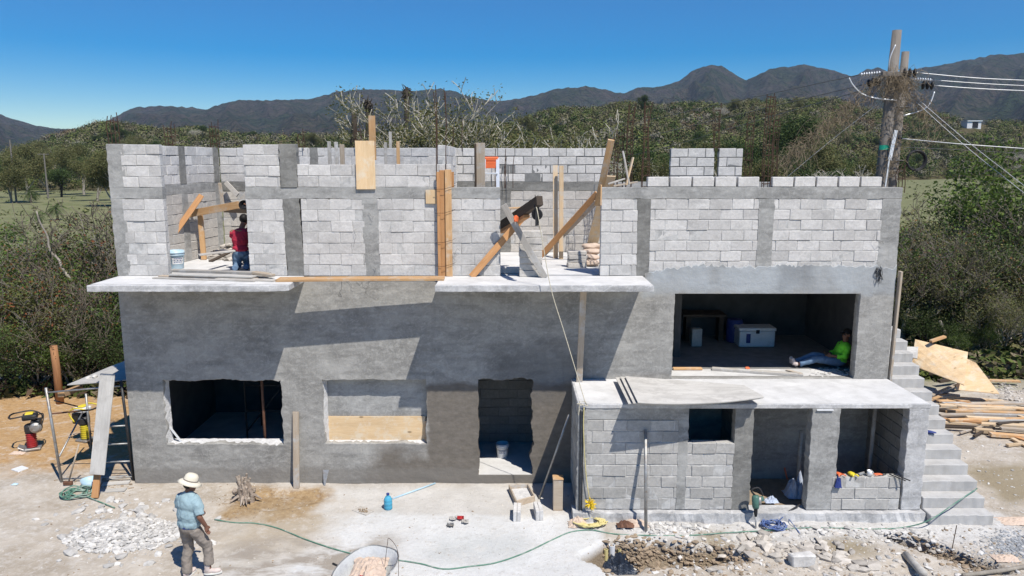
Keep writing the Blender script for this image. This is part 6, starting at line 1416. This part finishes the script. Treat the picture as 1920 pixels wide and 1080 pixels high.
def place(key, mk, spots, group=None):
    """spots: (x, y, scale, label or None)"""
    p = protos.get(key) or protos.setdefault(key, mk()); out = []
    for k, s in enumerate(spots):
        x, y, sc_, lb = s[:4]; z = s[4] if len(s) > 4 else gh(x, y)
        if not p.get('used'): o = p; p['used'] = 1; o.location = (x, y, z); o.rotation_euler = (0, 0, U(0, 6.28)); o.scale = (sc_,) * 3
        else: o = dup(p, (x, y, z), U(0, 6.28), sc_)
        if lb: o['label'] = lb; 
        if lb and group is None and 'group' in o: del o['group']
        if group: o['group'] = group
        out.append(o)
    return out
PX = lambda u, y: px(u, y)
def shrub(leaf, seed, n=11000, size=.05, bark='bark', k=K1, h=4, **kw): return lambda: plant('shrub', 'shrub', seed, h, leaf, bark, n, size, k, **kw)
# left thicket behind the scaffold
place('sg', shrub('green', 11), [(PX(40, 23), 23.2, 1.0, 'green leafy shrub at the far left edge beyond the brown dirt'), (PX(200, 21.5), 21.8, .85, 'bright green shrub growing just left of the house'), (PX(150, 24), 24.5, 1.0, 'green shrub in the middle of the left thicket'), (PX(215, 25), 25.5, 1.15, 'green shrub rising behind the left corner of the house'), (PX(-10, 26), 26.5, 1.1, 'green shrub at the far left behind the others'), (PX(95, 24), 23.4, .85, 'green shrub between the wooden post and the leaning trunk')])
place('sr', shrub('red', 12, 8000, .045), [(PX(95, 22), 22, 1.0, 'reddish brown shrub behind the thick wooden post'), (PX(-10, 21.5), 21, .9, 'reddish shrub cut by the left edge of the picture'), (PX(178, 24), 24.5, 1.3, 'tall reddish green shrub rising highest in the left thicket')])
place('sb', shrub('bright', 13, 9000, .055), [(PX(120, 21.3), 20.9, .6, 'low fresh green shrub at the foot of the left thicket'), (PX(190, 24), 23.3, .8, 'yellow green shrub near the left balcony'), (PX(20, 26), 26, .8, 'yellow green shrub at the back of the left thicket'), (PX(60, 21.8), 21.6, .7, 'fresh green shrub in front of the reddish one in the left thicket')])
place('sd', shrub('dark', 14, 11000, .05, 'barkd'), [(PX(60, 21), 20.8, .62, 'dark low shrub in the shade left of the wooden post'), (PX(165, 21), 20.9, .6, 'dark low shrub behind the scaffold'), (PX(-20, 24), 23.5, .8, 'dark shrub at the left edge behind the reddish one')])
place('bt', lambda: plant('bare_shrub', 'shrub', 21, 4.2, 'green', 'bark', 3500, .06, K1), [(PX(30, 20.8), 20.6, .5, 'bare twiggy grey shrub at the left edge of the brown dirt'), (PX(140, 22.5), 22.6, .8, 'bare pale branched shrub leaning over the left thicket'), (PX(85, 24.5), 24.8, 1.0, 'thin dry shrub sticking up against the left field')])
m = MB(); q_ = curve([gz(250, 735, .0) + V((0, 2.5, 0)), at(205, 655, 22), at(160, 592, 22.3), at(128, 520, 22.6), at(92, 462, 23), at(70, 395, 23)]); m.tube([p + V((noise.noise(p * 2) * .12, 0, noise.noise(p * 3) * .08)) for p in q_], [.085 - .0016 * k for k in range(len(q_))], 7)
m.tube(curve([at(170, 605, 22.2), at(178, 575, 22.2), at(176, 535, 22.2)]), .045, 7); one(m, 'leaning_trunk', 'bark', 'long pale leaning trunk crossing the left thicket', 'tree', smooth=True)
# right thicket behind the lumber
place('sd', None, [(PX(1740, 27), 27.2, .95, 'dark shrub behind the fence posts at the right'), (PX(1850, 26), 26.4, 1.0, 'dark dense shrub behind the middle of the wire fence'), (PX(1915, 28), 28.5, 1.15, 'dark shrub at the right edge behind the fence'), (PX(1700, 30), 30.2, .9, 'dark shrub right beside the corner of the house'), (PX(1790, 24.6), 25, .45, 'low dark shrub directly behind the orange plywood'), (PX(1800, 30), 31, 1.05, 'tall dark shrub in the middle of the right thicket')])
place('so', shrub('olive', 15, 11000, .045), [(PX(1720, 29), 28.8, .95, 'olive shrub above the right side stairs'), (PX(1775, 33), 33.5, 1.05, 'olive shrub at the top of the right thicket'), (PX(1860, 29), 29, 1.15, 'tall olive shrub at the right beneath the guy wires'), (PX(1700, 34), 34, 1.1, 'olive shrub against the right field beside the house'), (PX(1740, 25.8), 26, .85, 'olive shrub in front of the dark ones behind the right fence'), (PX(1810, 25.8), 26.5, .95, 'broad olive shrub right of the dead fence posts'), (PX(1900, 25), 24.6, .6, 'low olive shrub behind the right end of the fence'), (PX(1940, 25), 25.5, .9, 'olive shrub cut by the right edge behind the fence')])
place('sb', None, [(PX(1915, 30), 30.5, 1.85, 'tall bright green tree shrub at the right edge'), (PX(1880, 24.3), 24.2, .3, 'small tuft of bright green growth under the wire fence'), (PX(1825, 24.2), 24, .27, 'tiny bright green bush beside the end of the lumber heap')])
place('sd', None, [(PX(u, y), y, s, None) for u, y, s in ((1725, 31.5, .9), (1765, 29.5, .8), (1830, 28, .85), (1885, 30, .95), (1745, 25.6, .4), (1835, 25.2, .42), (1930, 30.5, 1.2), (1690, 27, .5))], 'dark shrubs crowding the right thicket')
for o in [o for o in COL.objects if o.get('group') == 'dark shrubs crowding the right thicket']: o['label'] = 'one of the dark shrubs crowded together in the right thicket'
place('bt', None, [(PX(1790, 28.2), 27.6, 1.0, 'bare crooked shrub in front of the right thicket'), (PX(1700, 28), 27.5, .9, 'bare twiggy shrub beside the right corner of the house'), (PX(1905, 26.5), 25.8, .9, 'dry tangled shrub at the right edge above the fence')])
place('tw', lambda: plant('twiggy_shrub', 'shrub', 77, 4.2, 'dry', 'stickbark', 700, .035, dict(spread_=.6, levels=5, r0=.04, n0=6, l0=.32, split=2, twist=1.0, rmin=.007)), [(PX(u, y), y, s, lb) for u, y, s, lb in ((1745, 26, 1.0, 'leafless twiggy shrub right behind the dead fence posts'), (1830, 25.2, .9, 'leafless twiggy shrub above the end of the lumber heap'), (1890, 27.5, 1.25, 'tall leafless shrub near the right edge'), (1710, 31, 1.25, 'tall leafless shrub against the right field'), (70, 21.6, .95, 'leafless twiggy shrub left of the thick wooden post'), (20, 22.5, 1.1, 'leafless twiggy shrub at the left edge of the thicket'), (135, 21.5, .8, 'low leafless shrub right of the thick wooden post'), (175, 24, 1.35, 'tall leafless shrub between the thicket and the house'), (110, 25.5, 1.2, 'tall leafless shrub standing against the left field'))])
# pale branched tree behind the house and neighbours
K4 = dict(spread_=.62, levels=6, r0=.2, n0=3, l0=.27, split=2, segs=3, twist=.9, shrink=.78, thick=.78, rmin=.017)
place('pt', lambda: plant('pale_tree', 'tree', 34, 10.6, 'olive', 'barkp', 9000, .075, K4, cl=.07, thin=.5), [(PX(955, 38), 38, 1.0, 'large pale branched tree with sparse olive leaves behind the middle of the house'), (PX(840, 42), 42, 1.0, 'pale branched tree left of the large one behind the house'), (PX(1050, 44), 44, .82, 'smaller pale branched tree right of the large one'), (PX(770, 50), 50, .85, 'sparse pale tree beside the tall dark trunk')])
place('ot', lambda: plant('olive_tree', 'tree', 41, 8, 'olive', 'bark', 17000, .11, K2, cl=.3), [(PX(930, 52), 52, 1.0, 'dense olive tree behind the large pale one'), (PX(1010, 50), 50, .95, 'dense olive tree over the right part of the back wall'), (PX(880, 60), 60, 1.1, 'broad olive tree far behind the stepladder'), (PX(1090, 58), 58, .8, 'low olive tree over the end of the back wall')])
K5 = dict(spread_=.85, levels=5, r0=.14, n0=6, l0=.3, split=3, segs=2, up=.6, rmin=.015)
place('gt', lambda: plant('bare_grey_tree', 'tree', 51, 7, 'grey', 'barkp', 1500, .06, K5, cl=.2), [(PX(1300, 62), 62, .95, 'wide bare grey tree above the small block pier'), (PX(1180, 80), 80, 1.0, 'bare grey tree between the rebar cages'), (PX(1110, 95), 95, 1.0, 'distant bare grey tree right of the back wall'), (PX(1570, 70), 70, .9, 'bare grey tree left of the utility poles'), (PX(470, 75), 75, .8, 'bare grey tree above the left block wall'), (PX(390, 110), 110, 1.0, 'bare grey tree far beyond the upper left room')])
SP = [(1210, 70, .8), (1250, 85, 1.0), (1360, 75, .85), (1400, 90, 1.0), (1440, 70, .8), (1490, 80, .9), (1530, 95, 1.05), (1590, 85, .9), (1620, 75, .8), (1170, 62, .6), (1330, 100, 1.1), (1460, 110, 1.1), (640, 60, .6), (560, 70, .7), (600, 90, .9), (700, 75, .75), (740, 62, .65), (820, 80, .9), (500, 95, .85), (430, 85, .75), (350, 90, .8), (300, 80, .65), (250, 100, .9), (1560, 110, 1.1), (1640, 100, .9), (680, 100, 1.0), (540, 120, 1.1), (460, 130, 1.1), (1270, 60, .55), (1130, 72, .7)]
place('ot', None, [(PX(u, y), y, s, 'olive scrub tree standing in the belt of trees behind the house', hz(u, y) + gh(PX(u, y), y)) for u, y, s in SP[::2]], 'olive scrub trees in the belt behind the house')
place('dt', lambda: plant('dark_tree', 'tree', 43, 8, 'dark', 'barkd', 15000, .12, K2, cl=.3), [(PX(u, y), y, s, 'dark green tree standing in the belt of trees behind the house', hz(u, y) + gh(PX(u, y), y)) for u, y, s in SP[1::2]], 'dark green trees in the belt behind the house')
place('dt', None, [(PX(590, 66), 66, .85, 'dark green tree above the plastered column of the left wall'), (PX(520, 60), 60, .6, 'low dark tree behind the thin stick on the wall'), (PX(1395, 120), 120, 1.6, 'large dark tree on the slope left of the poles', hz(1395, 120)), (PX(1500, 150), 150, 1.6, 'dark spreading tree on the slope near the utility poles', hz(1500, 150))])
LT = [(-30, 135, 1.0), (15, 120, .9), (45, 150, 1.2), (85, 165, 1.1), (110, 140, .9), (150, 150, 1.2), (175, 125, .9), (205, 110, 1.0), (230, 120, 1.1), (130, 190, 1.1), (30, 200, 1.1), (70, 230, 1.2), (190, 210, 1.1), (250, 250, 1.0)]
for nm, sl_2, lb in (('dt', slice(0, None, 4), 'dark green trees edging the left field'), ('ot', slice(2, None, 4), 'broad trees edging the left field'), ('ot', slice(1, None, 2), 'olive trees edging the left field')):
    place(nm, None, [(PX(u, y), y, s, 'one of the ' + lb, hz(u, y) - .2) for u, y, s in LT[sl_2]], lb)
rs_ = random.Random(8); HT = []
for k in range(64):
    u = rs_.uniform(30, 1950); y = rs_.uniform(hill_start(u) + 12, 370); 
    if abs(u - 1820) < 40: continue
    HT.append((u, y, rs_.uniform(.6, 1.05)))
for nm, sl_2, lb in (('dt', slice(0, None, 3), 'dark green trees dotted over the scrub hillside'), ('ot', slice(1, None, 3), 'olive trees dotted over the scrub hillside'), ('gt', slice(2, None, 3), 'bare grey trees dotted over the scrub hillside')):
    place(nm, None, [(PX(u, y), y, s, 'one of the ' + lb, hz(u, y) - .4) for u, y, s in HT[sl_2]], lb)
# palms
def palm(seed, h, nf, L, tr=.14, lf='dark', name='palm_tree'):
    rs = random.Random(seed); t_ = thing(name, None, 'palm', (0, 0, -50)); m = MB(); m.tube([(0, 0, -.1), (.05, 0, h * .5), (0, .05, h)], [tr * 1.3, tr, tr], 9); o = m.build('trunk', M['barkd' if name != 'palm_tree' else 'bark'], None, smooth=True); o.parent = t_
    vs = []; 
    for k in range(nf):
        a = rs.uniform(0, 6.28); el = rs.uniform(-.5, 1.2); d = V((math.cos(a) * math.cos(el), math.sin(a) * math.cos(el), math.sin(el))); sd_ = V((-math.sin(a), math.cos(a), 0)); p = V((0, .05, h))
        for i in range(14):
            d = (d + V((0, 0, -.10))).normalized(); p = p + d * L / 14; w_ = L * .17 * math.sin(math.pi * (i + 1.5) / 16)
            for s in (-1, 1):
                e = (sd_ * s * .85 + d * .5 + V((0, 0, -.35))).normalized(); q = p + e * w_ * rs.uniform(.8, 1.2); wd = d * L * .022; vs += [tuple(p - wd), tuple(p + wd), tuple(q + wd * .3), tuple(q - wd * .3)]
    c = bpy.data.objects.new('crown', npmesh('crown', np.array(vs), LM[lf])); COL.objects.link(c); c.parent = t_; return t_
place('pa', lambda: palm(3, 1.8, 40, 2.0), [(PX(12, 62), 62, .6, 'fan of palm leaves at the far left above the field'), (PX(97, 85), 85, .75, 'short palm in the left field beside the utility post'), (PX(625, 72), 72, 2.6, 'dark palm crown above the left block wall'), (PX(60, 80), 80, .5, 'small palm low in the left field'), (PX(50, 120), 120, 1.0, 'palm among the distant trees at the left'), (PX(1870, 230), 230, 1.6, 'lone palm on the far slope at the right', hz(1870, 230) + 2)])
for (u, v0, v1, y, r_, lb, tuft) in ((661, 280, 207, 40, .17, 'leaning dark bare trunk left of the orange plywood form', 0), (686, 275, 195, 44, .12, 'short dark trunk with a ragged top beside the pine board', 1), (760, 290, 170, 48, .2, 'tall dark dead palm trunk with a ragged tuft at its top', 1)):
    b = at(u, v0, y); t1_ = at(u + 3, v1, y); tt_ = thing('dead_palm', lb, 'dead tree', (b.x, y, 0)); m = MB(); m.tube([(b.x, y, -.1), b, b.lerp(t1_, .5) + V((.06, 0, 0)), t1_], [r_ * 1.1, r_, r_ * .9, r_ * .8], 9); m.build('trunk', M['barkd'], tt_, smooth=True)
    if tuft:
        m = MB()
        for k in range(60): d_ = V((U(-1, 1), U(-1, 1), U(-.9, .7))).normalized(); m.tube([t1_ + V((0, 0, U(-.5, .2))), t1_ + V((0, 0, U(-.5, .2))) + d_ * U(.25, .5)], [.05, .015], 4)
        m.build('ragged_top', M['barkd'], tt_)
for u, v, v1, lb in ((82, 400, 288, 'thin grey utility post standing in the left field'), (18, 300, 262, 'short thin post at the left edge beyond the field')):
    b = gz(u, 372); t_ = at(u, v1, b.y if v > 350 else 120); m = MB(); m.tube([(t_.x, t_.y, 0), t_], [.16, .1], 8)
    if v > 350: m.bar(t_ + V((-1.1, 0, -.1)), t_ + V((.9, 0, -.1)), .12, .12)
    one(m, 'field_post', 'pole', lb, 'post')
# tiny far buildings
hs_ = thing('hillside_shed', 'tiny white shed with a dark opening on the far right slope', 'shed', (PX(1820, 415), 415, hz(1820, 415))); c = world_loc(hs_); zz = hz(1820, 415) + 2.4
m = MB(); m.box(c.x - 3.9, c.x + 3.7, 415, 421, hz(1820, 415) - 1, zz + 1.2); m.build('wall', M['white'], hs_); m = MB(); m.box(c.x - 4.2, c.x + 4, 414.5, 421.5, zz + 1.2, zz + 1.7); m.build('roof', M['alu'], hs_); m = MB(); m.box(c.x - 1, c.x + 2, 414.85, 414.98, zz - 2.2, zz + .9); m.build('opening', M['black'], hs_)  # the opening is a black panel on the wall, its inner shade painted
# scrub woodland on the slopes: one mass nobody could count
n = 9500; cz = []
rr_ = rg.random(n); uu = rg.uniform(-260, 2200, n); fr_ = rg.random(n)
Nn = []; Pc = []; S_c = []; T_c = []
pal = np.array([(.105, .105, .04), (.13, .11, .055), (.085, .1, .032), (.15, .135, .08), (.12, .135, .045), (.05, .075, .024), (.18, .165, .125), (.14, .1, .06)])
for i in range(n):
    u = uu[i]; y0 = hill_start(u); y = y0 + (462 - y0) * fr_[i] ** .9; x = px(u, y)
    z = hz(u, min(y, YH)); k = (noise.noise(V((x * .02, y * .02, 7))) + 1) / 2
    if (y - y0 < 12 and rg.random() < .2) or (abs(u - 1820) < 26 and y > 385): continue
    r_ = rg.uniform(1.1, 2.3) * (1 + y / 1100); ci = int(np.clip(k * 9 - .5 + rg.normal() * 1.2, 0, 7)); nl = 96
    d = rg.normal(size=(nl, 3)); d /= np.linalg.norm(d, axis=1)[:, None]; d *= (rg.random((nl, 1)) ** .4); lump = 1 + .22 * rg.normal(size=(nl, 1)); Nn.append(d + rg.normal(size=(nl, 3)) * .2 + np.array([0, 0, .25]))
    Pc.append(np.array([x, y, z + r_ * .75]) + d * lump * r_ * np.array([1, 1, .8])); S_c.append(np.full(nl, r_ * .19)); T_c.append(np.tile(pal[ci] * rg.uniform(.8, 1.25), (nl, 1)) * rg.uniform(.88, 1.12, (nl, 1)))
P = np.concatenate(Pc); S = np.concatenate(S_c) * rg.uniform(.5, 1.3, len(P)); T = np.concatenate(T_c)
t = NT('scrub_foliage'); a_ = t.n('ShaderNodeAttribute', attribute_name='tint'); t.col(a_.outputs['Color']); t.b.inputs['Roughness'].default_value = .9; t.b.inputs['Specular IOR Level'].default_value = .05
o = bpy.data.objects.new('scrub_woodland', npmesh('scrub_woodland', oquads(P, S, np.concatenate(Nn)), t.m, T)); COL.objects.link(o); o['kind'] = 'stuff'
# tufts of grass and weeds round the yard's edge and in the fields
def tufts(name, n, f, s0, s1, cols):
    P_, S2, T2 = [], [], []
    for _ in range(n):
        x, y = f(); z = gh(x, y); s = rg.uniform(s0, s1); nl = 14; d = rg.normal(size=(nl, 3)) * np.array([.5, .5, .45]); d[:, 2] = abs(d[:, 2])
        P_.append(np.array([x, y, z]) + d * s); S2.append(np.full(nl, s * .4)); T2.append(np.tile(np.array(cols[rg.integers(len(cols))]) * rg.uniform(.7, 1.3), (nl, 1)))
    P_ = np.concatenate(P_); o = bpy.data.objects.new(name, npmesh(name, quads(P_, np.concatenate(S2) * rg.uniform(.5, 1.2, len(P_)), 2.6), t.m, np.concatenate(T2))); COL.objects.link(o); o['kind'] = 'stuff'
gr_ = [(.1, .12, .035), (.15, .14, .06), (.07, .1, .03), (.17, .14, .09)]
tufts('undergrowth', 2600, lambda: (rg.uniform(-22, -7.9), 20.3 + abs(rg.normal() * 3.2)), .12, .42, gr_ + [(.09, .06, .04)])
tufts('undergrowth', 3000, lambda: (rg.uniform(9.5, 22), 21.6 + abs(rg.normal() * 3.2)), .12, .4, gr_)
tufts('grass', 1300, lambda: ((lambda y: (rg.uniform(-.85, .85) * y, y))(30 + 230 * rg.random() ** 1.3)), .2, .6, [(.15, .165, .075), (.17, .17, .08), (.12, .14, .055)])
